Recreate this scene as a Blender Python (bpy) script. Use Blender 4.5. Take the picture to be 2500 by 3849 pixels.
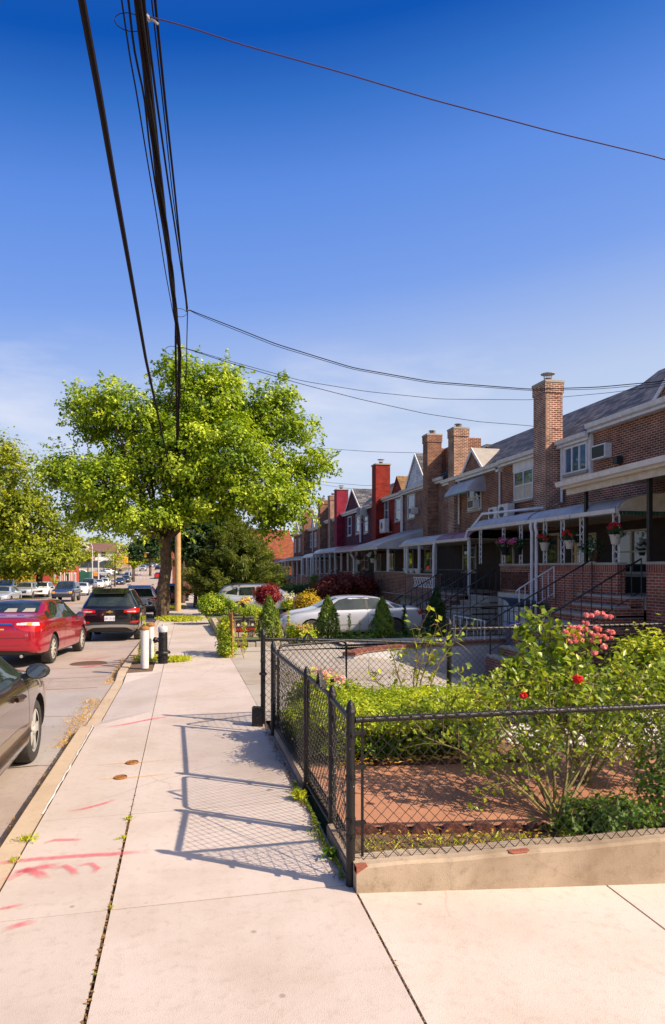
import bpy, bmesh, math, random
import numpy as np
from mathutils import Vector, Matrix
from mathutils.bvhtree import BVHTree
R = math.radians
sc = bpy.context.scene
for o in list(bpy.data.objects): bpy.data.objects.remove(o)
COL = sc.collection

# ---------------------------------------------------------------- camera
YAW = math.atan(555/2500); HEYE = 1.95
cam = bpy.data.cameras.new('camera'); co = bpy.data.objects.new('camera', cam); COL.objects.link(co)
co.location = (0, 0, HEYE); co.rotation_euler = (R(90), 0, -YAW)
cam.sensor_fit = 'HORIZONTAL'; cam.sensor_width = 36; cam.lens = 36
cam.shift_y = 205.5/2500; cam.clip_start = 0.05; cam.clip_end = 4000
sc.camera = co

# ---------------------------------------------------------------- light
SUN = Vector((1.215, -0.80, 1.16)).normalized()
EL = math.asin(SUN.z); AZ = math.atan2(SUN.x, SUN.y)
w = bpy.data.worlds.new('World'); sc.world = w; w.use_nodes = True
nt = w.node_tree; nt.nodes.clear()
out = nt.nodes.new('ShaderNodeOutputWorld'); bg = nt.nodes.new('ShaderNodeBackground')
sky = nt.nodes.new('ShaderNodeTexSky'); sky.sky_type = 'NISHITA'; sky.sun_disc = False
sky.sun_elevation = EL; sky.sun_rotation = AZ; sky.air_density = 1.0; sky.dust_density = 0.6; sky.ozone_density = 2.0
hs = nt.nodes.new('ShaderNodeHueSaturation'); hs.inputs['Saturation'].default_value = 1.35; hs.inputs['Value'].default_value = 1.0
hs.inputs['Hue'].default_value = 0.505
nt.links.new(sky.outputs[0], hs.inputs['Color'])
# the deep polarised blue aloft paling to lilac haze: elevation ramp laid over the physical sky
dn = nt.nodes.new('ShaderNodeTexCoord'); dsx = nt.nodes.new('ShaderNodeSeparateXYZ'); nt.links.new(dn.outputs['Generated'], dsx.inputs[0])
tm = nt.nodes.new('ShaderNodeMath'); tm.operation = 'MULTIPLY_ADD'; tm.inputs[1].default_value = -0.11; nt.links.new(dsx.outputs[0], tm.inputs[0]); nt.links.new(dsx.outputs[2], tm.inputs[2])
rp = nt.nodes.new('ShaderNodeValToRGB'); nt.links.new(tm.outputs[0], rp.inputs[0]); E_ = rp.color_ramp.elements
E_[0].position = 0; E_[0].color = (.70,.76,.88,1); E_[1].position = .615; E_[1].color = (.0,.082,.46,1)
for p_, c_ in ((.207,(.55,.65,.88,1)), (.36,(.22,.38,.86,1)), (.484,(.12,.28,.80,1)), (.56,(.038,.17,.61,1)), (.72,(.02,.10,.45,1)), (.85,(.08,.19,.55,1))):
    e_ = E_.new(p_); e_.color = c_
sc_ = nt.nodes.new('ShaderNodeVectorMath'); sc_.operation = 'SCALE'; sc_.inputs['Scale'].default_value = 5.9; nt.links.new(rp.outputs[0], sc_.inputs[0])
# haze glow round the sun (behind the viewer)
gd = nt.nodes.new('ShaderNodeVectorMath'); gd.operation = 'DOT_PRODUCT'; gd.inputs[1].default_value = SUN; nt.links.new(dn.outputs['Generated'], gd.inputs[0])
gr_ = nt.nodes.new('ShaderNodeMapRange'); gr_.interpolation_type = 'SMOOTHSTEP'; gr_.inputs[1].default_value = .62; gr_.inputs[2].default_value = 1.0; gr_.inputs[4].default_value = 1.0; nt.links.new(gd.outputs['Value'], gr_.inputs[0])
gm = nt.nodes.new('ShaderNodeMix'); gm.data_type = 'RGBA'; nt.links.new(gr_.outputs[0], gm.inputs[0]); nt.links.new(sc_.outputs[0], gm.inputs[6]); gm.inputs[7].default_value = (11, 10.4, 10, 1)
mb_ = nt.nodes.new('ShaderNodeMix'); mb_.data_type = 'RGBA'; mb_.inputs[0].default_value = .88
nt.links.new(hs.outputs[0], mb_.inputs[6]); nt.links.new(gm.outputs[2], mb_.inputs[7])
# thin wispy cloud low over the horizon
tc = nt.nodes.new('ShaderNodeTexCoord'); mp = nt.nodes.new('ShaderNodeMapping'); mp.inputs['Scale'].default_value = (1.5, 1.5, 6)
mp.inputs['Location'].default_value = (3.1, 1.2, 0.35)
nz = nt.nodes.new('ShaderNodeTexNoise'); nz.inputs['Scale'].default_value = 2.2; nz.inputs['Detail'].default_value = 7; nz.inputs['Roughness'].default_value = 0.55
cr = nt.nodes.new('ShaderNodeMapRange'); cr.inputs['From Min'].default_value = 0.48; cr.inputs['From Max'].default_value = 0.78
sx = nt.nodes.new('ShaderNodeSeparateXYZ')
el = nt.nodes.new('ShaderNodeFloatCurve')
nt.links.new(tc.outputs['Generated'], mp.inputs[0]); nt.links.new(mp.outputs[0], nz.inputs[0]); nt.links.new(nz.outputs[0], cr.inputs[0])
nt.links.new(tc.outputs['Generated'], sx.inputs[0]); nt.links.new(sx.outputs[2], el.inputs['Value'])
cv = el.mapping.curves[0]; cv.points[0].location = (0, 0.15); cv.points[1].location = (1, 0)
for p in ((0.12, 0.6), (0.24, 0.75), (0.31, 0.2), (0.37, 0.0)): cv.points.new(*p)
el.mapping.update()
mul = nt.nodes.new('ShaderNodeMath'); mul.operation = 'MULTIPLY'
nt.links.new(cr.outputs[0], mul.inputs[0]); nt.links.new(el.outputs[0], mul.inputs[1])
mx = nt.nodes.new('ShaderNodeMix'); mx.data_type = 'RGBA'
nt.links.new(mul.outputs[0], mx.inputs[0]); nt.links.new(mb_.outputs[2], mx.inputs[6]); mx.inputs[7].default_value = (4.9, 5.0, 5.7, 1)
nt.links.new(mx.outputs[2], bg.inputs[0]); bg.inputs[1].default_value = 0.1
nt.links.new(bg.outputs[0], out.inputs[0])
sl = bpy.data.lights.new('sun', 'SUN'); sl.energy = 4.6; sl.angle = R(0.55); sl.color = (1.0, 0.84, 0.66)
so = bpy.data.objects.new('sun', sl); COL.objects.link(so)
so.rotation_euler = (-SUN).to_track_quat('-Z', 'Y').to_euler()
sc.view_settings.view_transform = 'Standard'; sc.view_settings.look = 'None'
sc.view_settings.exposure = 0.76; sc.view_settings.gamma = 1.0
sc.render.engine = 'CYCLES'

# ---------------------------------------------------------------- helpers
SY, CY = math.sin(YAW), math.cos(YAW)
def at(px, py, Y):
    a = (px-1250)/2500; b = (2130-py)/2500
    rx, ry = a*CY+SY, -a*SY+CY
    return (rx/ry*Y, Y, HEYE+b/ry*Y)
def xat(px, Y): return at(px, 2130, Y)[0]
PZ = [(-60,0),(9,0),(15,-.08),(22,-.28),(34,-.52),(61,-.98),(100,-1.42),(125,-1.62),(142,-1.55),(170,-.35),(190,.85),(250,1.8),(330,2.3),(1500,2.6)]
_py = np.array([p[0] for p in PZ]); _pz = np.array([p[1] for p in PZ])
_gy = np.arange(-60, 1500, 0.5); _gz = np.interp(_gy, _py, _pz)
_gz = np.convolve(np.pad(_gz, 6, mode='edge'), np.ones(13)/13, mode='valid')
def zr(Y): return float(np.interp(Y, _gy, _gz))
def sm(a, b, x):
    t = min(1, max(0, (x-a)/(b-a))); return t*t*(3-2*t)

def prin(name):
    m = bpy.data.materials.new(name); m.use_nodes = True
    return m, m.node_tree, m.node_tree.nodes['Principled BSDF']
def N(nt, t, **k):
    n = nt.nodes.new(t)
    for a, b in k.items():
        if a in n.inputs: n.inputs[a].default_value = b
        else: setattr(n, a, b)
    return n
_mc = {}
def mat(name, c1, c2=None, rough=.6, metal=0, scale=8, bump=0, bscale=None, spec=.5, coat=0, detail=5, coords='Object', trans=0, lo=.35, hi=.65):
    if name in _mc: return _mc[name]
    m, nt, p = prin(name); _mc[name] = m
    p.inputs['Base Color'].default_value = (*c1, 1); p.inputs['Roughness'].default_value = rough
    p.inputs['Metallic'].default_value = metal; p.inputs['Specular IOR Level'].default_value = spec
    if coat: p.inputs['Coat Weight'].default_value = coat; p.inputs['Coat Roughness'].default_value = .04
    if c2 or bump:
        tc = N(nt, 'ShaderNodeTexCoord')
    if c2:
        n = N(nt, 'ShaderNodeTexNoise', Scale=scale, Detail=detail, Roughness=.6); nt.links.new(tc.outputs[coords], n.inputs[0])
        mr = N(nt, 'ShaderNodeMapRange'); mr.inputs[1].default_value = lo; mr.inputs[2].default_value = hi
        nt.links.new(n.outputs[0], mr.inputs[0])
        x = N(nt, 'ShaderNodeMix', data_type='RGBA'); nt.links.new(mr.outputs[0], x.inputs[0])
        x.inputs[6].default_value = (*c1, 1); x.inputs[7].default_value = (*c2, 1)
        nt.links.new(x.outputs[2], p.inputs['Base Color'])
    if bump:
        n2 = N(nt, 'ShaderNodeTexNoise', Scale=bscale or scale*4, Detail=4); nt.links.new(tc.outputs[coords], n2.inputs[0])
        b = N(nt, 'ShaderNodeBump', Strength=bump, Distance=.02); nt.links.new(n2.outputs[0], b.inputs['Height'])
        nt.links.new(b.outputs[0], p.inputs['Normal'])
    return m
def concrete(name, a, b, c, speck=.5, stain=None):
    """three scales of mottling + grit bump, world-metre coordinates"""
    m, nt, p = prin(name); _mc[name] = m
    tc = N(nt, 'ShaderNodeTexCoord'); L = nt.links.new
    n1 = N(nt, 'ShaderNodeTexNoise', Scale=.9, Detail=6, Roughness=.62); n2 = N(nt, 'ShaderNodeTexNoise', Scale=14, Detail=5, Roughness=.7)
    n3 = N(nt, 'ShaderNodeTexNoise', Scale=170, Detail=2)
    for n in (n1, n2, n3): L(tc.outputs['Object'], n.inputs[0])
    r1 = N(nt, 'ShaderNodeMapRange'); r1.inputs[1].default_value = .36; r1.inputs[2].default_value = .66; L(n1.outputs[0], r1.inputs[0])
    x1 = N(nt, 'ShaderNodeMix', data_type='RGBA'); L(r1.outputs[0], x1.inputs[0]); x1.inputs[6].default_value = (*a, 1); x1.inputs[7].default_value = (*b, 1)
    r2 = N(nt, 'ShaderNodeMapRange'); r2.inputs[1].default_value = .52; r2.inputs[2].default_value = .8; r2.inputs[4].default_value = .6; L(n2.outputs[0], r2.inputs[0])
    x2 = N(nt, 'ShaderNodeMix', data_type='RGBA'); L(r2.outputs[0], x2.inputs[0]); L(x1.outputs[2], x2.inputs[6]); x2.inputs[7].default_value = (*c, 1)
    r3 = N(nt, 'ShaderNodeMapRange'); r3.inputs[1].default_value = .66; r3.inputs[2].default_value = .76; r3.inputs[4].default_value = speck; L(n3.outputs[0], r3.inputs[0])
    x3 = N(nt, 'ShaderNodeMix', data_type='RGBA'); L(r3.outputs[0], x3.inputs[0]); L(x2.outputs[2], x3.inputs[6]); x3.inputs[7].default_value = (*[v*.45 for v in c], 1)
    last = x3
    # hairline cracks and old stains
    v = N(nt, 'ShaderNodeTexVoronoi', Scale=.55, feature='DISTANCE_TO_EDGE'); nw = N(nt, 'ShaderNodeTexNoise', Scale=3, Detail=5)
    mxv = N(nt, 'ShaderNodeMix', data_type='RGBA'); mxv.inputs[0].default_value = .12; L(tc.outputs['Object'], nw.inputs[0]); L(tc.outputs['Object'], mxv.inputs[6]); L(nw.outputs['Color'], mxv.inputs[7]); L(mxv.outputs[2], v.inputs[0])
    r4 = N(nt, 'ShaderNodeMapRange'); r4.inputs[1].default_value = .0015; r4.inputs[2].default_value = .004; r4.inputs[3].default_value = .35; r4.inputs[4].default_value = 0; L(v.outputs[0], r4.inputs[0])
    n5 = N(nt, 'ShaderNodeTexNoise', Scale=.6, Detail=2); L(tc.outputs['Object'], n5.inputs[0])
    r5 = N(nt, 'ShaderNodeMapRange'); r5.inputs[1].default_value = .5; r5.inputs[2].default_value = .62; L(n5.outputs[0], r5.inputs[0])
    mm = N(nt, 'ShaderNodeMath', operation='MULTIPLY'); L(r4.outputs[0], mm.inputs[0]); L(r5.outputs[0], mm.inputs[1])
    x4 = N(nt, 'ShaderNodeMix', data_type='RGBA'); L(mm.outputs[0], x4.inputs[0]); L(last.outputs[2], x4.inputs[6]); x4.inputs[7].default_value = (.12, .08, .06, 1)
    # old soft stains and a tone of its own for every slab
    n6 = N(nt, 'ShaderNodeTexNoise', Scale=.45, Detail=7, Roughness=.68); L(tc.outputs['Object'], n6.inputs[0])
    r6 = N(nt, 'ShaderNodeMapRange'); r6.inputs[1].default_value = .5; r6.inputs[2].default_value = .72; r6.inputs[4].default_value = .30; L(n6.outputs[0], r6.inputs[0])
    x6 = N(nt, 'ShaderNodeMix', data_type='RGBA', blend_type='MULTIPLY'); L(r6.outputs[0], x6.inputs[0]); L(x4.outputs[2], x6.inputs[6]); x6.inputs[7].default_value = (.78, .66, .52, 1)
    v7 = N(nt, 'ShaderNodeTexVoronoi', Scale=3.1); L(tc.outputs['Object'], v7.inputs[0])
    r7 = N(nt, 'ShaderNodeMapRange'); r7.inputs[1].default_value = .035; r7.inputs[2].default_value = .06; r7.inputs[3].default_value = .55; r7.inputs[4].default_value = 0; L(v7.outputs['Distance'], r7.inputs[0])
    x7 = N(nt, 'ShaderNodeMix', data_type='RGBA'); L(r7.outputs[0], x7.inputs[0]); L(x6.outputs[2], x7.inputs[6]); x7.inputs[7].default_value = (*[v*.55 for v in c], 1)
    tn = N(nt, 'ShaderNodeAttribute'); tn.attribute_name = 'tone'; r8 = N(nt, 'ShaderNodeMapRange'); r8.inputs[3].default_value = 1; r8.inputs[4].default_value = .88; L(tn.outputs['Fac'], r8.inputs[0])
    x8 = N(nt, 'ShaderNodeMix', data_type='RGBA', blend_type='MULTIPLY'); x8.inputs[0].default_value = 1; L(x7.outputs[2], x8.inputs[6]); L(r8.outputs[0], x8.inputs[7])
    L(x8.outputs[2], p.inputs['Base Color']); p.inputs['Roughness'].default_value = .85; p.inputs['Specular IOR Level'].default_value = .25
    bp = N(nt, 'ShaderNodeBump', Strength=.35, Distance=.006); ad = N(nt, 'ShaderNodeMath', operation='ADD'); L(n3.outputs[0], ad.inputs[0]); L(n2.outputs[0], ad.inputs[1])
    L(ad.outputs[0], bp.inputs['Height']); L(bp.outputs[0], p.inputs['Normal'])
    return m
def brick(name, c1, c2, mortar, bw=.205, rh=.067, ms=.011, bump=.6, rough=.85, patch=None):
    m, nt, p = prin(name); _mc[name] = m; L = nt.links.new
    uv = N(nt, 'ShaderNodeUVMap'); uv.uv_map = 'UV'
    b = N(nt, 'ShaderNodeTexBrick'); L(uv.outputs[0], b.inputs[0])
    b.inputs['Scale'].default_value = 1; b.inputs['Mortar Size'].default_value = ms; b.inputs['Mortar Smooth'].default_value = .15
    b.inputs['Brick Width'].default_value = bw; b.inputs['Row Height'].default_value = rh
    b.inputs['Color1'].default_value = (*c1, 1); b.inputs['Color2'].default_value = (*c2, 1); b.inputs['Mortar'].default_value = (*mortar, 1)
    n = N(nt, 'ShaderNodeTexNoise', Scale=2.2, Detail=6); L(uv.outputs[0], n.inputs[0])
    r = N(nt, 'ShaderNodeMapRange'); r.inputs[1].default_value = .3; r.inputs[2].default_value = .7; r.inputs[3].default_value = .60; r.inputs[4].default_value = 1.18; L(n.outputs[0], r.inputs[0])
    mu = N(nt, 'ShaderNodeMix', data_type='RGBA', blend_type='MULTIPLY'); mu.inputs[0].default_value = 1
    L(b.outputs[0], mu.inputs[6]); L(r.outputs[0], mu.inputs[7])
    L(mu.outputs[2], p.inputs['Base Color']); p.inputs['Roughness'].default_value = rough; p.inputs['Specular IOR Level'].default_value = .3
    bp = N(nt, 'ShaderNodeBump', Strength=bump, Distance=.01, invert=True); L(b.outputs[1], bp.inputs['Height']); L(bp.outputs[0], p.inputs['Normal'])
    return m
def leafmat(name, c1, c2, c3=None, rough=.5, tr=.35):
    m, nt, p = prin(name); _mc[name] = m; L = nt.links.new
    at_ = N(nt, 'ShaderNodeAttribute'); at_.attribute_name = 'rnd'
    x = N(nt, 'ShaderNodeValToRGB'); L(at_.outputs['Fac'], x.inputs[0])
    x.color_ramp.elements[0].color = (*c1, 1); x.color_ramp.elements[1].color = (*(c3 or c2), 1)
    if c3: e = x.color_ramp.elements.new(.75); e.color = (*c2, 1)
    L(x.outputs[0], p.inputs['Base Color']); p.inputs['Roughness'].default_value = rough; p.inputs['Specular IOR Level'].default_value = .35
    t = N(nt, 'ShaderNodeBsdfTranslucent'); hs = N(nt, 'ShaderNodeMix', data_type='RGBA', blend_type='MULTIPLY'); hs.inputs[0].default_value = 1
    L(x.outputs[0], hs.inputs[6]); hs.inputs[7].default_value = (1.6, 1.6, .7, 1); L(hs.outputs[2], t.inputs[0])
    ms = N(nt, 'ShaderNodeMixShader'); ms.inputs[0].default_value = tr
    L(p.outputs[0], ms.inputs[1]); L(t.outputs[0], ms.inputs[2])
    L(ms.outputs[0], nt.nodes['Material Output'].inputs[0])
    return m

def lab(o, label=None, cat=None, group=None, kind=None):
    if label: o['label'] = label
    if cat: o['category'] = cat
    if group: o['group'] = group
    if kind: o['kind'] = kind
    return o
def thing(name, label, cat, loc=(0,0,0), rz=0, group=None):
    o = bpy.data.objects.new(name, None); COL.objects.link(o)
    o.location = loc; o.rotation_euler = (0, 0, rz); o.empty_display_size = .2
    return lab(o, label, cat, group)
def kids(o): return [c for c in bpy.data.objects if c.parent is o]
def copy_tree(o, parent=None):
    c = o.copy(); COL.objects.link(c)
    if parent is not None: c.parent = parent
    for ch in kids(o): copy_tree(ch, c)
    return c
def wloc(o):
    v = Vector((0,0,0))
    while o is not None: v += o.location; o = o.parent
    return v

class MB:
    """mesh collector: world-metre verts"""
    def __init__(s): s.v = []; s.f = []; s.m = []; s.mi = 0
    def add(s, vs, fs):
        b = len(s.v); s.v += [tuple(p) for p in vs]; s.f += [tuple(i+b for i in f) for f in fs]; s.m += [s.mi]*len(fs); return s
    def box(s, x0, x1, y0, y1, z0, z1):
        return s.add([(x0,y0,z0),(x1,y0,z0),(x1,y1,z0),(x0,y1,z0),(x0,y0,z1),(x1,y0,z1),(x1,y1,z1),(x0,y1,z1)],
              [(0,3,2,1),(4,5,6,7),(0,1,5,4),(1,2,6,5),(2,3,7,6),(3,0,4,7)])
    def obox(s, c, u, v, n, hu, hv, hn):
        c, u, v, n = Vector(c), Vector(u)*hu, Vector(v)*hv, Vector(n)*hn
        P = [c-u-v-n, c+u-v-n, c+u+v-n, c-u+v-n, c-u-v+n, c+u-v+n, c+u+v+n, c-u+v+n]
        return s.add(P, [(0,3,2,1),(4,5,6,7),(0,1,5,4),(1,2,6,5),(2,3,7,6),(3,0,4,7)])
    def prism(s, pts, vec):
        n = len(pts); v = Vector(vec); P = [Vector(p) for p in pts]
        return s.add(P+[p+v for p in P], [tuple(range(n))[::-1], tuple(range(n, 2*n))]+[(i,(i+1)%n,n+(i+1)%n,n+i) for i in range(n)])
    def tube(s, pts, r, n=6, cap=True):
        pts = [Vector(p) for p in pts]; k = len(pts); vs = []
        for i, p in enumerate(pts):
            d = (pts[min(i+1,k-1)]-pts[max(i-1,0)])
            if d.length < 1e-9: d = Vector((0,0,1))
            d.normalize(); a = Vector((0,0,1)) if abs(d.z) < .9 else Vector((1,0,0))
            u = d.cross(a).normalized(); w_ = d.cross(u).normalized()
            rr = r[i] if isinstance(r, (list, tuple)) else r
            for j in range(n):
                t = 2*math.pi*j/n; vs.append(p+(u*math.cos(t)+w_*math.sin(t))*rr)
        fs = [(i*n+j, i*n+(j+1)%n, (i+1)*n+(j+1)%n, (i+1)*n+j) for i in range(k-1) for j in range(n)]
        if cap: fs += [tuple(range(n))[::-1], tuple((k-1)*n+j for j in range(n))]
        return s.add(vs, fs)
    def lathe(s, c, prof, n=20, axis='z'):
        c = Vector(c); vs = []
        for r, h in prof:
            for j in range(n):
                t = 2*math.pi*j/n; a, b = r*math.cos(t), r*math.sin(t)
                vs.append(c+(Vector((a,b,h)) if axis == 'z' else Vector((h,a,b)) if axis == 'x' else Vector((a,h,b))))
        k = len(prof); fs = [(i*n+j, i*n+(j+1)%n, (i+1)*n+(j+1)%n, (i+1)*n+j) for i in range(k-1) for j in range(n)]
        fs += [tuple(range(n))[::-1], tuple((k-1)*n+j for j in range(n))]
        return s.add(vs, fs)
    def grid(s, fn, nu, nv):
        vs = [fn(i/nu, j/nv) for i in range(nu+1) for j in range(nv+1)]
        return s.add(vs, [(i*(nv+1)+j, (i+1)*(nv+1)+j, (i+1)*(nv+1)+j+1, i*(nv+1)+j+1) for i in range(nu) for j in range(nv)])
    def build(s, name, m, parent=None, smooth=False, fix=True, local=False, bevel=0):
        me = bpy.data.meshes.new(name)
        off = wloc(parent) if (parent is not None and not local) else Vector((0,0,0))
        me.from_pydata([(a-off.x, b-off.y, c-off.z) for a, b, c in s.v], [], s.f)
        ms = m if isinstance(m, (list, tuple)) else [m]
        for q in ms: me.materials.append(q)
        if len(ms) > 1: me.polygons.foreach_set('material_index', s.m)
        if fix:
            bm = bmesh.new(); bm.from_mesh(me)
            bmesh.ops.recalc_face_normals(bm, faces=bm.faces)
            if bevel: bmesh.ops.bevel(bm, geom=[e for e in bm.edges if len(e.link_faces) == 2 and e.calc_face_angle(0) > .6], offset=bevel, segments=2, affect='EDGES', clamp_overlap=True)
            bm.to_mesh(me); bm.free()
        if smooth:
            me.polygons.foreach_set('use_smooth', [True]*len(me.polygons))
            try: me.set_sharp_from_angle(angle=R(38))
            except Exception: pass
        # box-mapped UVs in metres
        uvl = me.uv_layers.new(name='UV'); L = len(me.loops)
        if L:
            co_ = np.empty(len(me.vertices)*3); me.vertices.foreach_get('co', co_); co_ = co_.reshape(-1,3)+np.array(off)
            li = np.empty(L, int); me.loops.foreach_get('vertex_index', li)
            nrm = np.empty(len(me.polygons)*3); me.polygons.foreach_get('normal', nrm); nrm = np.abs(nrm.reshape(-1,3))
            lt = np.empty(len(me.polygons), int); me.polygons.foreach_get('loop_total', lt)
            ax = np.repeat(nrm.argmax(1), lt); P = co_[li]
            NX = np.repeat(nrm[:,0], lt); NY = np.repeat(nrm[:,1], lt); sl_ = (ax == 2)&(NX > .3)
            U = np.where((ax == 0)|sl_, P[:,1], P[:,0]); V = np.where(ax == 2, np.where(sl_, P[:,0]*1.25, P[:,1]), P[:,2])
            uvl.data.foreach_set('uv', np.stack([U, V], 1).ravel())
        o = bpy.data.objects.new(name, me); COL.objects.link(o)
        if parent is not None: o.parent = parent
        return o

def text_mesh(s, txt, origin, u, v, size, depth=.002, align='CENTER'):
    """adds extruded lettering to an MB, laid out along u with up-vector v"""
    cu = bpy.data.curves.new('lettering', 'FONT'); cu.body = txt; cu.size = size; cu.align_x = align; cu.extrude = depth; cu.resolution_u = 2
    ob = bpy.data.objects.new('lettering', cu); COL.objects.link(ob)
    me = bpy.data.meshes.new_from_object(ob.evaluated_get(bpy.context.evaluated_depsgraph_get()))
    u, v = Vector(u).normalized(), Vector(v).normalized(); n = u.cross(v); o = Vector(origin)
    s.add([o+u*p.co.x+v*p.co.y+n*p.co.z for p in me.vertices], [tuple(p.vertices) for p in me.polygons])
    bpy.data.objects.remove(ob); bpy.data.curves.remove(cu); bpy.data.meshes.remove(me)
    return s

# leaves: numpy arrays -> one mesh of small folded blades
def leaves_obj(name, C, Nn, L, W, m, parent=None, seed=0, droop=.25, fold=.25, rv=None, up=None):
    """C centres (n,3); Nn preferred normals (n,3); L length, W width arrays"""
    rg = np.random.default_rng(seed); n = len(C)
    Nn = Nn + rg.normal(0, .55, (n,3)); Nn /= np.linalg.norm(Nn, axis=1, keepdims=True)+1e-9
    d = rg.normal(0, 1, (n,3)); d[:,2] -= droop
    if up is not None: d = d*.35+up
    d -= (d*Nn).sum(1, keepdims=True)*Nn; d /= np.linalg.norm(d, axis=1, keepdims=True)+1e-9
    sd = np.cross(Nn, d)
    L = np.broadcast_to(L, n)[:,None]*(.7+.6*rg.random((n,1))); W = np.broadcast_to(W, n)[:,None]*(.7+.6*rg.random((n,1)))
    a = C-d*L*.5; b = C+sd*W*.5+Nn*W*fold; c = C+d*L*.5; e = C-sd*W*.5+Nn*W*fold
    V = np.stack([a, b, c, e], 1).reshape(-1,3)
    if parent is not None: V = V-np.array(wloc(parent))
    me = bpy.data.meshes.new(name); me.vertices.add(4*n); me.vertices.foreach_set('co', V.ravel())
    me.loops.add(6*n); me.polygons.add(2*n)
    i = np.arange(n)*4
    me.loops.foreach_set('vertex_index', np.stack([i, i+1, i+2, i, i+2, i+3], 1).ravel())
    me.polygons.foreach_set('loop_start', np.arange(2*n)*3)
    try: me.polygons.foreach_set('loop_total', np.full(2*n, 3))
    except Exception: pass
    me.update(calc_edges=True)
    r = rg.random(n) if rv is None else np.clip(rv+rg.normal(0, .18, n), 0, 1)
    at_ = me.attributes.new('rnd', 'FLOAT', 'FACE'); at_.data.foreach_set('value', np.repeat(r, 2))
    me.materials.append(m)
    o = bpy.data.objects.new(name, me); COL.objects.link(o)
    if parent is not None: o.parent = parent
    return o
def blob_pts(blobs, ncl, per, crad, seed, shell=.55, flat=.6):
    """clusters through ellipsoids. blobs: (cx,cy,cz,rx,ry,rz[,weight])"""
    rg = np.random.default_rng(seed)
    B = np.array([b[:6] for b in blobs]); wt = np.array([(b[6] if len(b) > 6 else 1)*b[3]*b[4]*b[5] for b in blobs])**.8; wt /= wt.sum()
    k = rg.choice(len(B), ncl, p=wt); d = rg.normal(0, 1, (ncl,3)); d /= np.linalg.norm(d, axis=1, keepdims=True)
    r = shell+(1-shell)*rg.random((ncl,1))**.7; r = np.where(rg.random((ncl,1)) < .18, r*(1.05+.22*rg.random((ncl,1))), r)
    cc = B[k,:3]+d*r*B[k,3:6]
    cr = crad*(.6+.8*rg.random(ncl)); tone = rg.random(ncl)
    idx = np.repeat(np.arange(ncl), per)
    o = rg.normal(0, .5, (ncl*per,3)); o[:,2] *= flat
    P = cc[idx]+o*cr[idx][:,None]
    nn = d[idx]*.8+np.array([0,0,.8])+o*.5
    return P, nn, tone[idx], cc
# ================================================================ materials
M = {}
M['walk'] = concrete('sidewalk concrete', (.56,.475,.415), (.48,.40,.34), (.36,.285,.23), .6)
M['walk2'] = concrete('worn concrete', (.40,.34,.27), (.30,.25,.19), (.22,.175,.13), .6)
M['drive'] = concrete('driveway concrete', (.42,.37,.31), (.35,.30,.25), (.27,.225,.18), .4)
M['kerb'] = concrete('kerb stone', (.50,.39,.28), (.42,.32,.22), (.30,.22,.14), .6)
M['asph'] = concrete('asphalt', (.40,.325,.28), (.33,.265,.225), (.22,.18,.155), .7)
M['joint'] = mat('joint dirt', (.10,.065,.035), (.22,.13,.05), .95, scale=40, bump=.6)
M['stucco'] = concrete('whitewashed render', (.46,.46,.47), (.36,.36,.38), (.20,.19,.20), .2)
M['oldwall'] = concrete('old garden wall', (.46,.36,.26), (.26,.19,.125), (.13,.095,.06), .8)
M['soil'] = mat('soil', (.10,.06,.035), (.19,.11,.055), .95, scale=9, bump=.8)
M['redpave'] = concrete('red tinted paving', (.42,.20,.115), (.34,.16,.09), (.20,.11,.07), .6)
M['grass'] = mat('lawn ground', (.07,.10,.03), (.13,.12,.05), .95, scale=3, bump=.6)
M['black'] = mat('black fence paint', (.007,.006,.006), (.022,.016,.014), .38, scale=30, bump=.25, spec=.4)
M['chip'] = mat('fence paint with chips', (.008,.007,.007), (.40,.36,.36), .38, scale=42, bump=.3, lo=.66, hi=.70, spec=.4)
M['white'] = mat('white trim', (.72,.70,.66), (.60,.57,.52), .5, scale=6)
M['cream'] = mat('cream trim', (.60,.52,.40), (.48,.40,.29), .6, scale=5)
M['brown'] = mat('brown frame', (.07,.035,.025), (.1,.05,.03), .5, scale=8)
M['paintwhite'] = mat('white road paint', (.62,.58,.50), (.38,.34,.30), .8, scale=5)
M['yellow'] = mat('yellow road paint', (.62,.33,.03), (.45,.25,.04), .8, scale=5)
M['rust'] = mat('rusty iron', (.20,.075,.015), (.35,.15,.03), .7, scale=45, bump=.4)
M['iron'] = mat('dark cast iron', (.09,.055,.04), (.16,.09,.055), .6, scale=30, bump=.3)
M['glass'] = mat('window glass', (.02,.028,.035), None, .03, spec=1.0)
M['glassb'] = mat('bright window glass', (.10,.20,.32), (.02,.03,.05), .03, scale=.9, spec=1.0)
M['dark'] = mat('dark interior', (.012,.01,.01), None, .9)
M['wood'] = mat('utility pole wood', (.58,.38,.17), (.46,.28,.12), .8, scale=4, bump=.5, bscale=40)
M['bark'] = mat('bark', (.13,.085,.05), (.05,.032,.02), .95, scale=9, bump=1.0, bscale=16)
M['twig'] = mat('green stems', (.20,.19,.045), (.16,.09,.035), .7, scale=12)
M['wire'] = mat('cable sheath', (.014,.009,.010), None, .8, spec=.15)

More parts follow.
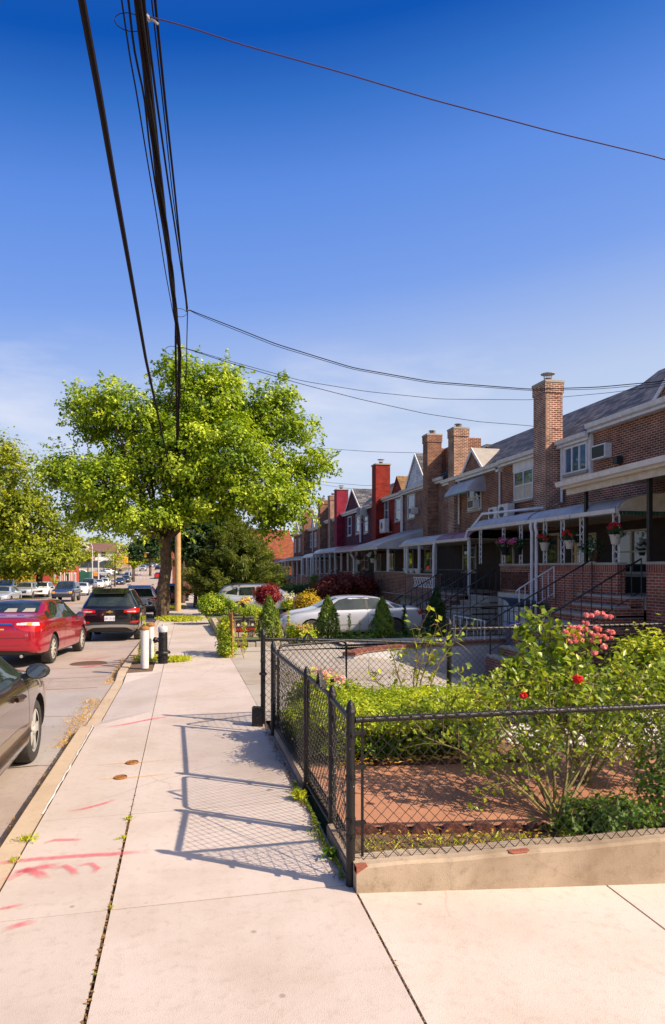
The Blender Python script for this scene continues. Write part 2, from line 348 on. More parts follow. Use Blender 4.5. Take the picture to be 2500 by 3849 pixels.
def coordsC(name, c, alpha_scale, soft=True):
    """spray paint: thins out in a speckle towards its edges"""
    m, nt, p = prin(name); L = nt.links.new
    uv = N(nt, 'ShaderNodeAttribute'); uv.attribute_name = 'edge'
    tc = N(nt, 'ShaderNodeTexCoord'); n = N(nt, 'ShaderNodeTexNoise', Scale=alpha_scale, Detail=6, Roughness=.7); L(tc.outputs['Object'], n.inputs[0])
    a = N(nt, 'ShaderNodeMath', operation='ADD'); L(uv.outputs['Fac'], a.inputs[0]); L(n.outputs[0], a.inputs[1])
    r = N(nt, 'ShaderNodeMapRange'); r.inputs[1].default_value = .55; r.inputs[2].default_value = 1.5; r.inputs[4].default_value = .6; L(a.outputs[0], r.inputs[0])
    p.inputs['Base Color'].default_value = (*c, 1); p.inputs['Roughness'].default_value = .8
    L(r.outputs[0], p.inputs['Alpha']); return m
M['pink'] = coordsC('pink spray paint', (.78,.07,.13), 25)
M['orangep'] = coordsC('orange spray paint', (.80,.42,.04), 25)
def stroke(mb, pts, wd, z, edges):
    pts = [Vector((a, b, 0)) for a, b in pts]; k = len(pts)
    base = len(mb.v); vs = []
    for i, p in enumerate(pts):
        d = (pts[min(i+1,k-1)]-pts[max(i-1,0)]).normalized(); nrm = Vector((-d.y, d.x, 0)); en = 0 if i in (0, k-1) else 1
        for t, e in ((-1,0),(-.35,.75),(.35,.75),(1,0)):
            q = p+nrm*t*wd/2; vs.append((q.x, q.y, zr(q.y)+z)); edges.append(e*en)
    mb.add(vs, [(i*4+j, i*4+j+1, (i+1)*4+j+1, (i+1)*4+j) for i in range(k-1) for j in range(3)])
def strokes(name, lst, m, label):
    mb = MB(); ed = []
    for pts, wd in lst: stroke(mb, pts, wd, .006, ed)
    o = mb.build(name, m, fix=False); a = o.data.attributes.new('edge', 'FLOAT', 'POINT'); a.data.foreach_set('value', ed)
    lab(o, kind='structure'); o['label'] = label
    return o

# ================================================================ terrain
def pit(X, Y):
    """sunken driveway falling toward the basement garage"""
    if 8.45 < Y < 14.4+.2*max(0, X-4) and X > 3.3: return -1.35*sm(3.6, 9.5, X)
    return 0
def gz(X, Y):
    z = zr(Y)
    if X > 1 and Y < 8.4: z -= .075*max(0, min(X, 14)-1)*sm(8.2, 4.0, Y)
    if X < -17 and Y > 135: z += .55*sm(135, 160, Y)
    return z
xs = sorted(set([-600,-300,-150,-80,-50,-35,-25,-19,-17.5,-16.6,-16.5,-1.3,-1.2,0,.98,1.06,1.6,2,3,3.3,3.31,4,5,6,7,8,9,10,11,12,13,16,25,40,80,150,300,600]))
ys = sorted(set([-40,-10,0,2,4,6,8,8.44,8.45,9,10,11,12,13,14,15,16,17,18,20]+list(range(22,400,6))+[450,600,900,1400]))
mb = MB()
def tz(X, Y):
    z = gz(X, Y)-.03 if X < -16.55 or X > -1.25 else zr(Y)-.4
    if -1.25 <= X < 1.0: z = zr(Y)-.4
    if X > 3.3 and 8.44 < Y < 16.9 and X < 13: z = -1.9
    return z
nx, ny = len(xs), len(ys)
mb.add([(x, y, tz(x, y)) for x in xs for y in ys], [(i*ny+j, (i+1)*ny+j, (i+1)*ny+j+1, i*ny+j+1) for i in range(nx-1) for j in range(ny-1)])
lab(mb.build('ground', M['grass']), kind='structure')

def sheet(name, m, x0, x1, yl, dz, f=None, nx=1):
    mb = MB(); f = f or (lambda X, Y: zr(Y)); X = [x0+(x1-x0)*i/nx for i in range(nx+1)]
    mb.add([(x, y, f(x, y)+dz) for x in X for y in yl], [(i*len(yl)+j, (i+1)*len(yl)+j, (i+1)*len(yl)+j+1, i*len(yl)+j+1) for i in range(nx) for j in range(len(yl)-1)])
    return lab(mb.build(name, m), kind='structure')
yl = [-30,-10,0]+list(range(2,40,1))+list(range(40,400,4))+[500,800,1300]
sheet('road', M['asph'], -16.5, -1.27, yl, -.13)
# patches and seams in the asphalt
mb = MB()
for y in (7.4, 9.9, 12.3, 13.6, 15.1, 19.5, 26): 
    pts = [(-9+i*.5, y+.05*math.sin(i*1.7+y), zr(y)-.125) for i in range(16)]
    for a, b in zip(pts, pts[1:]): mb.add([a, b, (b[0], b[1]+.018, b[2]), (a[0], a[1]+.018, a[2])], [(0,1,2,3)])
lab(mb.build('road_seam', M['joint']), kind='structure')
sheet('road_patch', concrete('asphalt patch', (.37,.33,.30), (.33,.29,.265), (.25,.22,.2), .5), -4.6, -1.31, [7.45+i*.5 for i in range(10)], -.1255)
# centre line, lane line, crosswalk
for xx in (-8.75, -8.5):
    sheet('road_marking', M['yellow'], xx-.06, xx+.06, [30]+list(range(34,158,4)), -.122)
    sheet('road_marking', M['yellow'], xx-.06, xx+.06, list(range(186,330,4)), -.122)
for xx in (-13.2, -3.9):
    mb = MB()
    for y in range(44, 158, 8): mb.add([(xx-.06,y,zr(y)-.122),(xx+.06,y,zr(y)-.122),(xx+.06,y+3,zr(y+3)-.122),(xx-.06,y+3,zr(y+3)-.122)], [(0,1,2,3)])
    lab(mb.build('road_marking', M['paintwhite']), kind='structure')
for yy in (163, 181):
    mb = MB()
    for k in range(18):
        x = -16+k*.8; mb.add([(x,yy,zr(yy)-.12),(x+.4,yy,zr(yy)-.12),(x+.4,yy+3,zr(yy+3)-.12),(x,yy+3,zr(yy+3)-.12)], [(0,1,2,3)])
    lab(mb.build('road_marking', M['paintwhite']), kind='structure')
sheet('road_marking', M['paintwhite'], -8.3, -1.6, [159.5, 160.1], -.119)
# cross street
sheet('road', M['asph'], -90, -16.5, [165, 172, 180], -.03, lambda X, Y: gz(X, Y))

# ---- kerb with a lowered ramp at the driveway
def kerbz(Y): 
    return -.10*(sm(8.6, 9.1, Y)-sm(12.9, 13.4, Y))
mb = MB(); prof = [(-1.27,-.3),(-1.265,-.015),(-1.25,0),(-1.10,0),(-1.10,-.3)]
ky = [-12,-6,0,2,4,6,8,8.6,8.85,9.1,9.6,11,12.5,12.9,13.15,13.4,14,16,18,20]+list(range(24,160,4))
mb.add([(x, y, zr(y)+(kerbz(y) if z > -.2 else 0)+z) for y in ky for x, z in prof], [(i*5+j, (i+1)*5+j, (i+1)*5+j+1, i*5+j+1) for i in range(len(ky)-1) for j in range(4)])
lab(mb.build('kerb', M['kerb']), kind='structure')
# ---- sidewalk slabs, gaps over a dirt bed
sheet('pavement_bed', M['joint'], -1.12, 1.03, yl, -.055, lambda X, Y: zr(Y)-(.11 if 7.9 < Y < 13.9 and X < -.3 else 0), 2)
XJ = -.42; rows = [-12,-6,-2,1.2,3.96,5.46,8.62,10.1,11.6,13.25,14.8,16.3,17.8,19.3,20.9,22.4,24,25.6,27.2,28.8]+[30.4+1.6*i for i in range(16)]+[58+3*i for i in range(34)]
def slab(mb, x0, x1, y0, y1, g0=.004, g1=.004, gy=.003, zf=None, n=2, th=.05):
    x0 += g0; x1 -= g1; y0 += gy; y1 -= gy
    zf = zf or (lambda X, Y: zr(Y)+kerbz(Y)*max(0, min(1, (XJ-X)/.66)))
    for k in range(n):
        a, b = y0+(y1-y0)*k/n, y0+(y1-y0)*(k+1)/n
        P = [(x0,a),(x1,a),(x1,b),(x0,b)]
        v = [(x, y, zf(x, y)) for x, y in P]+[(x, y, zf(x, y)-th) for x, y in P]
        mb.add(v, [(0,1,2,3),(0,1,5,4),(1,2,6,5),(2,3,7,6),(3,0,4,7)])
mb = MB(); pits = [(30.6, 34.0), (41.5, 43.5), (14.2, 15.6)]
for y0, y1 in zip(rows, rows[1:]):
    hole = any(y0 < b and y1 > a for a, b in pits[:2])
    if not hole:
        if 13.3 <= (y0+y1)/2 <= 15.9: slab(mb, -.62, XJ, y0, y1, .01, .008)
        else: slab(mb, -1.09, XJ, y0, y1, .010, .010 if y0 < 5.4 else .004)
    slab(mb, XJ, 1.0, y0, y1, .010 if y0 < 5.4 else .004, .004, .006 if y0 in (3.96,) or y1 == 3.96 else .003)
def toned(o, seed):
    rg_ = np.random.default_rng(seed); n = len(o.data.polygons)//5//2+1; v = np.repeat(rg_.random(n), 10)[:len(o.data.polygons)]
    a = o.data.attributes.new('tone', 'FLOAT', 'FACE'); a.data.foreach_set('value', v); return o
lab(toned(mb.build('pavement', M['walk'], fix=False), 1), kind='structure')
sheet('soil_strip', M['soil'], -1.09, -.42, [13.3,14,15,16,16.3], -.02); sheet('soil_strip', M['soil'], -1.09, -.3, [30.4,31,32,33,34], -.015); sheet('soil_strip', M['soil'], -1.09, -.42, [41.4,43.6], -.015)
# side street pavement right of the corner, falling away
mb = MB(); zf = lambda X, Y: gz(X, Y)
for x0, x1 in ((1.0, 2.68), (2.68, 4.4), (4.4, 6.1), (6.1, 7.8), (7.8, 9.5)):
    for y0, y1 in ((-6,-2), (-2,1.2), (1.2,3.93)): slab(mb, x0, x1, y0, y1, .010, .006, .004, zf, 3)
lab(mb.build('pavement', M['walk'], fix=False), kind='structure')
mb = MB()
mb.add([(x, y, gz(x, y)-.05) for x in (.96, 4, 8, 12) for y in (-6, 0, 2, 3.95)], [(i*4+j, (i+1)*4+j, (i+1)*4+j+1, i*4+j+1) for i in range(3) for j in range(3)])
lab(mb.build('pavement_bed', M['joint']), kind='structure')
# far left pavement
sheet('pavement', M['walk2'], -19, -16.5, [-10,10,30,50,70,90,110,130,140,150,160], .0, lambda X, Y: zr(Y))
sheet('kerb', M['kerb'], -16.65, -16.48, [-10,10,30,50,70,90,110,130,140,150,160], .012, lambda X, Y: zr(Y))
sheet('parking_lot', M['walk2'], -60, -17.2, [137,145,152,158,163,168,190,210], .0, lambda X, Y: gz(X, Y))
sheet('pavement', M['walk'], -19, -16.6, [184,200,230,280,330], .0, lambda X, Y: zr(Y)+.05)

# ---- paint marks on the pavement
strokes('paint_mark', [([(-1.32,4.74),(-1.0,4.75),(-.7,4.74),(-.45,4.72),(-.25,4.70)], .075), ([(-1.0,5.0),(-.9,5.05),(-.78,5.03),(-.72,5.0)], .06),
  ([(-1.12,4.45),(-1.0,4.58),(-.88,4.62),(-.78,4.6)], .10), ([(-1.1,4.58),(-1.0,4.6),(-.9,4.52),(-.86,4.42)], .10), ([(-.85,4.58),(-.76,4.6),(-.7,4.52),(-.68,4.43)], .07), ([(-.7,4.6),(-.6,4.6),(-.55,4.52),(-.58,4.44)], .06),
  ([(-.93,5.62),(-.78,5.66),(-.64,5.75),(-.55,5.83)], .05), ([(-1.08,4.1),(-.98,4.11),(-.88,4.13)], .045), ([(-.97,3.86),(-.87,3.90),(-.78,3.91)], .07), ([(-.90,3.72),(-.86,3.76)], .09), ([(-.62,4.14),(-.56,4.17)], .05),
  ([(-1.0,8.45),(-.7,8.62),(-.4,8.85),(-.1,8.98)], .10), ([(-.9,8.9),(-.6,9.05)], .06)], M['pink'], 'pink spray paint survey marks on the pavement')
strokes('paint_mark', [([(-.82,6.42),(-.66,6.41),(-.52,6.40),(-.3,6.42),(-.08,6.44)], .035), ([(-.86,6.86),(-.62,6.89),(-.4,6.88),(-.1,6.92)], .035)], M['orangep'], 'orange spray stripes through the valve covers')
ed = []; mb = MB()
for pts, wd in [([(-2.7,11.0),(-2.55,11.5),(-2.45,12.0),(-2.35,12.6)], .16), ([(-2.2,12.0),(-2.3,12.1)], .1), ([(-2.3,15.1),(-2.0,15.3),(-1.7,15.6)], .3), ([(-2.6,16.9),(-2.1,16.7),(-1.7,17.2)], .2)]:
    stroke(mb, pts, wd, -.118, ed)
o = mb.build('paint_mark', M['pink'], fix=False); a = o.data.attributes.new('edge', 'FLOAT', 'POINT'); a.data.foreach_set('value', ed); lab(o, kind='structure')
# white caulk along the kerb joint
mb = MB(); rr = random.Random(3); pts = [(-1.10+rr.uniform(-.006,.006), 5.6+i*.12, .004) for i in range(26)]
for a, b in zip(pts, pts[1:]):
    wd = .004+.014*rr.random(); mb.add([a, (a[0]+wd,a[1],a[2]), (b[0]+wd,b[1],b[2]), b], [(0,1,2,3)])
lab(mb.build('joint_caulk', M['white'], fix=False), kind='structure')

# ---- small iron covers
def cover(name, label, x, y, z, r, m, ribs):
    t = MB(); t.lathe((x,y,z), [(r,-.02),(r,.006),(r*.93,.010),(r*.93,.002),(0.001,.002)], 28)
    if ribs:
        k = 9
        for i in range(-k, k+1):
            for j in range(-k, k+1):
                a, b = i*r/k*.95, j*r/k*.95
                if a*a+b*b < (r*.86)**2: t.box(x+a-r*.03, x+a+r*.03, y+b-r*.03, y+b+r*.03, z+.001, z+.010)
    else: t.box(x-.02, x+.02, y-.01, y+.01, z+.002, z+.012)
    return lab(t.build(name, m), label, 'manhole cover' if ribs else 'valve cover')
cover('manhole_cover', 'round waffle-patterned iron manhole cover in the road beside the red sedan', -2.12, 15.85, zr(15.85)-.128, .40, M['iron'], True)
cover('valve_cover', 'rusty orange valve cover in the pavement, the farther of the two', -.51, 6.88, .004, .062, M['rust'], False)
cover('valve_cover', 'rusty orange valve cover in the pavement, the nearer of the two', -.58, 6.42, .004, .060, M['rust'], False)

# ================================================================ sunken driveway
mb = MB(); gx = [1.0,1.6,2.4,3.3]+[3.6+.5*i for i in range(13)]+[10.2]; 
def dz(X, Y): return gz(X, Y)-1.35*sm(3.5, 9.5, X)
mb.add([(x, y, dz(x, y)+.002) for x in gx for y in (8.42, 10, 12, 14, 16.35)], [(i*5+j, (i+1)*5+j, (i+1)*5+j+1, i*5+j+1) for i in range(len(gx)-1) for j in range(4)])
lab(mb.build('driveway', M['drive']), kind='structure')
# stained strip across the driveway mouth
mb = MB(); mb.add([(x, y, dz(x, y)+.006) for x in (1.0,1.8,2.6,3.3,3.9) for y in (11.2,12.4)], [(i*2, (i+1)*2, (i+1)*2+1, i*2+1) for i in range(4)])
lab(mb.build('driveway_strip', M['walk2']), kind='structure')
# far retaining wall (curved nose then straight), brick coping
WP = [(3.62,14.15),(3.75,14.38),(4.1,14.75),(4.8,15.15),(6,15.45),(8,15.85),(10.4,16.3)]
wl = thing('retaining_wall', 'whitewashed retaining wall with red brick coping beside the sunken driveway', 'wall', (4,14.8,0))
mb = MB(); cp = MB()
def strip(mb, P, t0, t1, zlo, zhi):
    n = len(P); vs = []
    for i, (x, y) in enumerate(P):
        d = Vector((P[min(i+1,n-1)][0]-P[max(i-1,0)][0], P[min(i+1,n-1)][1]-P[max(i-1,0)][1], 0)).normalized(); q = Vector((-d.y, d.x, 0))
        for t in (t0, t1):
            for z in (zlo, zhi): vs.append((x+q.x*t, y+q.y*t, z))
    fs = []
    for i in range(n-1):
        a = i*4; b = a+4; fs += [(a,b,b+1,a+1),(a+2,a+3,b+3,b+2),(a+1,b+1,b+3,a+3),(a,a+2,b+2,b)]
    fs += [(0,1,3,2), ((n-1)*4,(n-1)*4+2,(n-1)*4+3,(n-1)*4+1)]
    mb.add(vs, fs)
strip(mb, WP, 0, .22, -1.8, -.02); mb.build('wall', M['stucco'], wl)
strip(cp, WP, -.03, .26, -.018, .065)
M['cope'] = brick('brick coping', (.22,.06,.035), (.16,.045,.03), (.25,.17,.13), bw=.2, rh=.1)
cp.build('coping', M['cope'], wl)
sheet('driveway', M['drive'], 3.9, 10.6, [16.4,16.9,17.5], .0, lambda X, Y: -.02+0*Y)
mb = MB(); mb.add([(1,16.2,gz(1,16.2)+.003),(10.6,16.55,.0),(10.6,17.2,-.02),(1,17.2,gz(1,17)+.003)], [(0,1,2,3)]); lab(mb.build('driveway', M['drive']), kind='structure')
# near retaining wall under the side fence
w2 = MB(); w2.box(3.3, 10.2, 8.30, 8.44, -1.9, .02); lab(w2.build('garden_wall', M['stucco']), 'rendered wall holding the garden above the sunken driveway, below the side fence', 'wall')

# ================================================================ corner garden
mb = MB(); mb.add([(x, y, gz(x, y)+(.13 if y < 4.3 else .10)) for x in (1.06,2,3,4,5,6,8,10) for y in (4.0,4.3,5,6,7,8.28)], [(i*6+j, (i+1)*6+j, (i+1)*6+j+1, i*6+j+1) for i in range(7) for j in range(5)])
lab(mb.build('garden_soil', M['soil']), kind='structure')
mb = MB(); mb.add([(x, y, gz(x, y)+.135) for x in (1.10,2,3,4,5,6,8,10) for y in (4.52,5,5.5,5.92)], [(i*4+j, (i+1)*4+j, (i+1)*4+j+1, i*4+j+1) for i in range(7) for j in range(3)])
lab(mb.build('garden_path', M['redpave']), kind='structure')
# scalloped terracotta edging, piece by piece
M['terra'] = mat('terracotta', (.15,.045,.025), (.08,.028,.018), .8, scale=14, bump=.4)
def edging(x, y, z, lblk):
    m = MB(); n = 8; pts = [(x-.105, y, z-.08)]+[(x+.105*math.cos(math.pi-math.pi*i/n), y, z+.0+.075*math.sin(math.pi*i/n)) for i in range(n+1)]+[(x+.105, y, z-.08)]
    m.prism(pts, (0,.045,0)); return lab(m.build('edging_brick', M['terra']), lblk, 'garden edging', 'scalloped terracotta edging along the garden path')
for i in range(26): edging(1.22+i*.222, 4.46, gz(1.22+i*.222, 4.46)+.10, 'scalloped terracotta edging brick standing in the row just behind the front fence')
for i in range(9): edging(1.6+i*.222, 5.95, gz(1.6+i*.222, 5.95)+.09, 'scalloped terracotta edging brick in the row at the foot of the yew bush')
# white pebbles (beyond counting)
rg = np.random.default_rng(5); mb = MB()
base = [Vector(v) for v in ((1,0,0),(0,1,0),(-1,0,0),(0,-1,0),(.6,.6,.7),(-.6,.6,.7),(-.6,-.6,.7),(.6,-.6,.7),(0,0,1))]
fcs = [(0,4,7),(1,5,4),(2,6,5),(3,7,6),(0,1,4),(1,2,5),(2,3,6),(3,0,7),(4,8,7),(5,8,4),(6,8,5),(7,8,6)]
for i in range(3800):
    x = 3.0+rg.random()*5.2; y = 6.35+rg.random()*1.8
    if x < 3.4 and y < 7: continue
    s = .018+.02*rg.random(); a = rg.random()*6.3; c_, s_ = math.cos(a), math.sin(a); z = gz(x, y)+.095+.02*rg.random(); e = .6+.6*rg.random()
    mb.add([(x+(v.x*c_*e-v.y*s_)*s, y+(v.x*s_*e+v.y*c_)*s, z+v.z*s*.8) for v in base], fcs)
M['pebble'] = mat('white pebbles', (.66,.62,.58), (.45,.40,.36), .7, scale=12)
o = mb.build('pebbles', M['pebble'], fix=False); lab(o, 'bed of white pebbles behind the rose bush in the corner garden', 'pebbles', kind='stuff')

# corner walls
gw = thing('garden_wall', 'low weathered concrete garden wall along the side street under the black fence', 'wall', (1,3.9,0))
mb = MB(); n = 30
P = [(1.0+i*9/n) for i in range(n+1)]
vs = []
for i, x in enumerate(P):
    zt = .155-.012*(x-1)+.006*math.sin(i*2.1); zb = gz(x, 3.8)-.06
    vs += [(x,3.84,zb),(x,3.845+.006*math.sin(i*1.3),zt-.015),(x,3.87,zt),(x,4.02,zt+.004),(x,4.02,zb)]
mb.add(vs, [(i*5+j, (i+1)*5+j, (i+1)*5+j+1, i*5+j+1) for i in range(n) for j in range(4)]+[(0,1,2,3,4)])
mb.build('wall', M['oldwall'], gw)
M['brickred'] = mat('exposed brick', (.34,.085,.04), (.22,.08,.05), .85, scale=20, bump=.4)
mb = MB(); mb.prism([(1.0,3.8385,.156),(1.0,3.8385,.115),(1.03,3.8385,.135),(1.07,3.8385,.156)], (0,.06,0)); mb.build('exposed_brick', M['brickred'], gw)
mb = MB(); mb.prism([(2.0,3.852,.1485),(2.03,3.847,.138),(2.12,3.847,.139),(2.14,3.852,.1485)], (0,.04,0)); mb.build('exposed_brick', M['brickred'], gw)
sw = thing('fence_kerb', 'narrow concrete kerb under the chain link fence beside the pavement', 'kerb', (1.02,5,0))
for a, b in ((3.98,4.72),(5.78,7.62)):
    mb = MB(); mb.box(1.003, 1.09, a, b, -.1, .085); mb.build('kerb_stone', M['oldwall'], sw, bevel=.008)

# ================================================================ chain link
def link(mb, A, B, z0, z1, w_=.039, r=.0030, zt=None):
    """diamond mesh of interlocking zig-zag wires between ground points A and B"""
    A, B = Vector((*A, 0)), Vector((*B, 0)); d = B-A; L = d.length; d.normalize(); nn = Vector((-d.y, d.x, 0))
    n = max(2, int(round(L/w_))); ww = L/n
    for k in range(n):
        zz0 = z0; zz1 = z1
        m = int(round((zz1-zz0)/w_)); h = (zz1-zz0)/m; pts = []
        for j in range(m+1):
            s = ww*(k+((j+k) % 2)); q = A+d*s+nn*(.0025*(1 if (j+k) % 2 else -1)); pts.append((q.x, q.y, zz0+h*j+(zt(s) if zt else 0)))
        mb.tube(pts, r, 3, cap=False)
    return mb
def post(parent, x, y, z0, z1, r, m, name='post', bands=()):
    mb = MB(); mb.lathe((x,y,0), [(r,z0),(r,z1-.085),(r*1.18,z1-.083),(r*1.22,z1-.070),(r*1.05,z1-.062),(r*.98,z1-.05),(r*.86,z1-.035),(r*.6,z1-.016),(r*.28,z1-.003),(.001,z1)], 16)
    o = mb.build(name, m, parent, smooth=True)
    for z in bands:
        b = MB(); b.lathe((x,y,0), [(r*1.12,z-.014),(r*1.14,z-.010),(r*1.14,z+.010),(r*1.12,z+.014)], 16); b.box(x-.006, x+.006, y-r-.035, y-r+.01, z-.012, z+.012)
        b.build('band', m, parent, smooth=True)
    return o
def latch(parent, c, u, m):
    """bent flat-iron fork latch standing on a gate frame"""
    c = Vector(c); u = Vector(u); mb = MB(); k = Vector((0,0,1))
    for a, b in (((-.02,.0),(.06,.12)), ((.06,.12),(.12,.02)), ((.08,.11),(.19,-.03)), ((-.10,.0),(-.08,.07))):
        p = c+u*a[0]+k*a[1]; q = c+u*b[0]+k*b[1]; d = (q-p); n = d.length; d.normalize(); s = u.cross(k)
        mb.obox((p+q)/2, d, s, d.cross(s), n/2, .016, .004)
    return mb.build('latch', m, parent)
BK, CH = M['black'], M['chip']
# front fence along the side street
ff = thing('chain_link_fence', 'black chain link fence with corner post along the low wall by the side street', 'fence', (.99,3.95,0))
post(ff, .99, 3.95, -.05, 1.135, .028, CH, 'corner_post', (.92,.66,.40,.30))
post(ff, 4.45, 3.94, -.2, 1.10, .028, CH, 'post', (.9,)); post(ff, 7.6, 3.94, -.4, 1.05, .028, CH, 'post', (.9,))
mb = MB(); mb.tube([(1.02,3.95,1.01),(2.2,3.95,1.005),(3.2,3.94,1.0),(4.4,3.94,.99),(7.6,3.94,.96)], .0185, 10); mb.build('top_rail', BK, ff, smooth=True)
mb = MB(); mb.box(1.055,1.072,3.944,3.949,.17,1.03); mb.build('tension_bar', CH, ff)
for z in (.38, .72, .93):
    mb = MB(); mb.box(1.0,1.075,3.938,3.955,z-.012,z+.012); mb.tube([(1.078,3.935,z),(1.078,3.96,z)], .010, 8); mb.build('clamp', BK, ff)
mb = MB(); link(mb, (1.064,3.93), (7.6,3.92), .155, 1.06, zt=lambda s: -.012*s); mb.build('mesh', M['black'], ff, fix=False)
# short side panel
fs = thing('chain_link_fence', 'short black chain link panel between the corner post and the near garden gate', 'fence', (1.03,4.4,0))
post(fs, 1.05, 4.74, -.02, 1.085, .028, CH, 'post', (.86,.55,.25))
mb = MB(); mb.tube([(1.0,3.99,1.0),(1.045,4.72,.99)], .018, 10); mb.build('top_rail', BK, fs, smooth=True)
mb = MB(); mb.tube([(1.02,4.02,.12),(1.045,4.70,.9)], .004, 5); mb.build('brace_wire', BK, fs)
mb = MB(); link(mb, (1.01,3.99), (1.045,4.72), .10, 1.03, .042); mb.build('mesh', BK, fs, fix=False)
# gate
def gate(label, A, B, z0, z1, lt=True, hinge=0):
    g = thing('garden_gate', label, 'gate', (*A, 0)); A_, B_ = Vector((*A,0)), Vector((*B,0)); d = (B_-A_).normalized(); L = (B_-A_).length
    def P(s, z): return A_+d*s+Vector((0,0,z))
    r = .07; pts = [P(0,z0)]
    for i in range(6): t = math.pi/2*i/5; pts.append(P(r-r*math.cos(t), z1-r+r*math.sin(t)))
    for i in range(6): t = math.pi/2*i/5; pts.append(P(L-r+r*math.sin(t), z1-r+r*math.cos(t)))
    pts += [P(L,z0), P(0,z0)]
    mb = MB(); mb.tube(pts, .0165, 8); mb.build('frame', CH, g, smooth=True)
    mb = MB(); link(mb, tuple(P(.03,0))[:2], tuple(P(L-.03,0))[:2], z0+.02, z1-.02, .041); mb.build('mesh', BK, g, fix=False)
    if lt: latch(g, P(L*.35, z1+.01), d, CH)
    for z in (z0+.12, z1-.25):
        mb = MB(); mb.tube([P(hinge-.035,z), P(hinge+.02,z)], .012, 8); mb.tube([P(hinge-.03,z-.03), P(hinge-.03,z+.03)], .016, 8); mb.build('hinge', BK, g)
    return g
gate('closed black chain link gate with rounded top corners, nearest the corner post', (1.05,4.80), (1.04,5.66), .06, 1.0)
# main side panel
fm = thing('chain_link_fence', 'long black chain link fence panel beside the pavement between two gates', 'fence', (1.02,6.7,0))
post(fm, 1.04, 5.73, -.02, 1.08, .028, CH, 'post', (.80,.45)); post(fm, 1.0, 7.68, -.02, 1.09, .028, CH, 'post', (.86,.4))
mb = MB(); mb.tube([(1.04,5.76,.98),(1.0,7.66,.97)], .018, 10); mb.build('top_rail', BK, fm, smooth=True)
mb = MB(); mb.tube([(1.045,5.77,.11),(1.045,5.77,.98)], .006, 6); mb.build('tension_bar', CH, fm)
mb = MB(); link(mb, (1.045,5.77), (1.005,7.65), .09, 1.02); mb.build('mesh', BK, fm, fix=False)
gate('black chain link gate standing open into the garden, the farther of the two gates', (1.07,7.75), (1.98,8.12), .06, 1.02)
# far side fence
fr = thing('chain_link_fence', 'black chain link fence with spearless rail running beside the sunken driveway', 'fence', (.95,8.27,0))
post(fr, .95, 8.27, -.02, 1.18, .030, CH, 'post', (.78,.35)); post(fr, 3.43, 8.3, -.1, 1.26, .034, CH, 'post', (.95,.6)); post(fr, 7.0, 8.3, -.2, 1.2, .032, CH, 'post', (.95,))
mb = MB(); mb.tube([(.98,8.27,1.05),(2.2,8.28,1.0),(3.40,8.30,.93)], .019, 8); mb.tube([(3.45,8.3,1.12),(7,8.3,1.13),(10,8.3,1.13)], .019, 8); mb.build('top_rail', BK, fr, smooth=True)
mb = MB(); link(mb, (.98,8.26), (3.38,8.28), .04, 1.07, .04, zt=lambda s: -.045*s); link(mb, (3.46,8.28), (8.2,8.28), .04, 1.18, .04); mb.build('mesh', BK, fr, fix=False)
mb = MB(); mb.lathe((.95,8.27,0), [(.035,.60),(.048,.605),(.048,.63),(.035,.635)], 14); mb.build('collar', BK, fr)
mb = MB(); mb.prism([(.80,8.16,-.05),(.93,8.10,-.05),(.94,8.24,-.05),(.82,8.30,-.05)], (0,0,.27)); lab(mb.build('concrete_footing', CH, bevel=.01), 'chipped black painted footing block at the far fence post', 'footing block')
# ================================================================ cars (local: +Y forward, origin on the ground at mid length)
def paint(name, c, rough=.25, metal=.3, coat=1):
    return mat(name, c, None, rough, metal, coat=coat)
M['tyre'] = mat('tyre rubber', (.022,.020,.019), (.05,.042,.036), .85, scale=30)
M['alloy'] = mat('alloy', (.62,.56,.50), None, .35, .35)
M['cglass'] = mat('car glass', (.008,.016,.016), (.03,.04,.035), .03, scale=2.5, spec=.7)
M['plast'] = mat('black car plastic', (.02,.02,.02), None, .5)
M['redlamp'] = mat('red lamp lens', (.50,.012,.012), (.32,.008,.008), .12, scale=20, coat=1)
M['clear'] = mat('clear lamp lens', (.65,.62,.58), (.40,.38,.36), .1, scale=25, coat=1)
M['amber'] = mat('amber lens', (.80,.30,.03), None, .15, coat=1)
M['chrome'] = mat('chrome', (.75,.75,.76), None, .12, 1)
M['plate'] = mat('licence plate', (.62,.62,.64), None, .5); M['plateo'] = mat('orange licence plate', (.75,.38,.03), None, .5)
M['ink'] = mat('plate ink', (.02,.03,.10), None, .6)
M['mirror'] = mat('mirror glass', (.22,.28,.36), None, .04, 1)
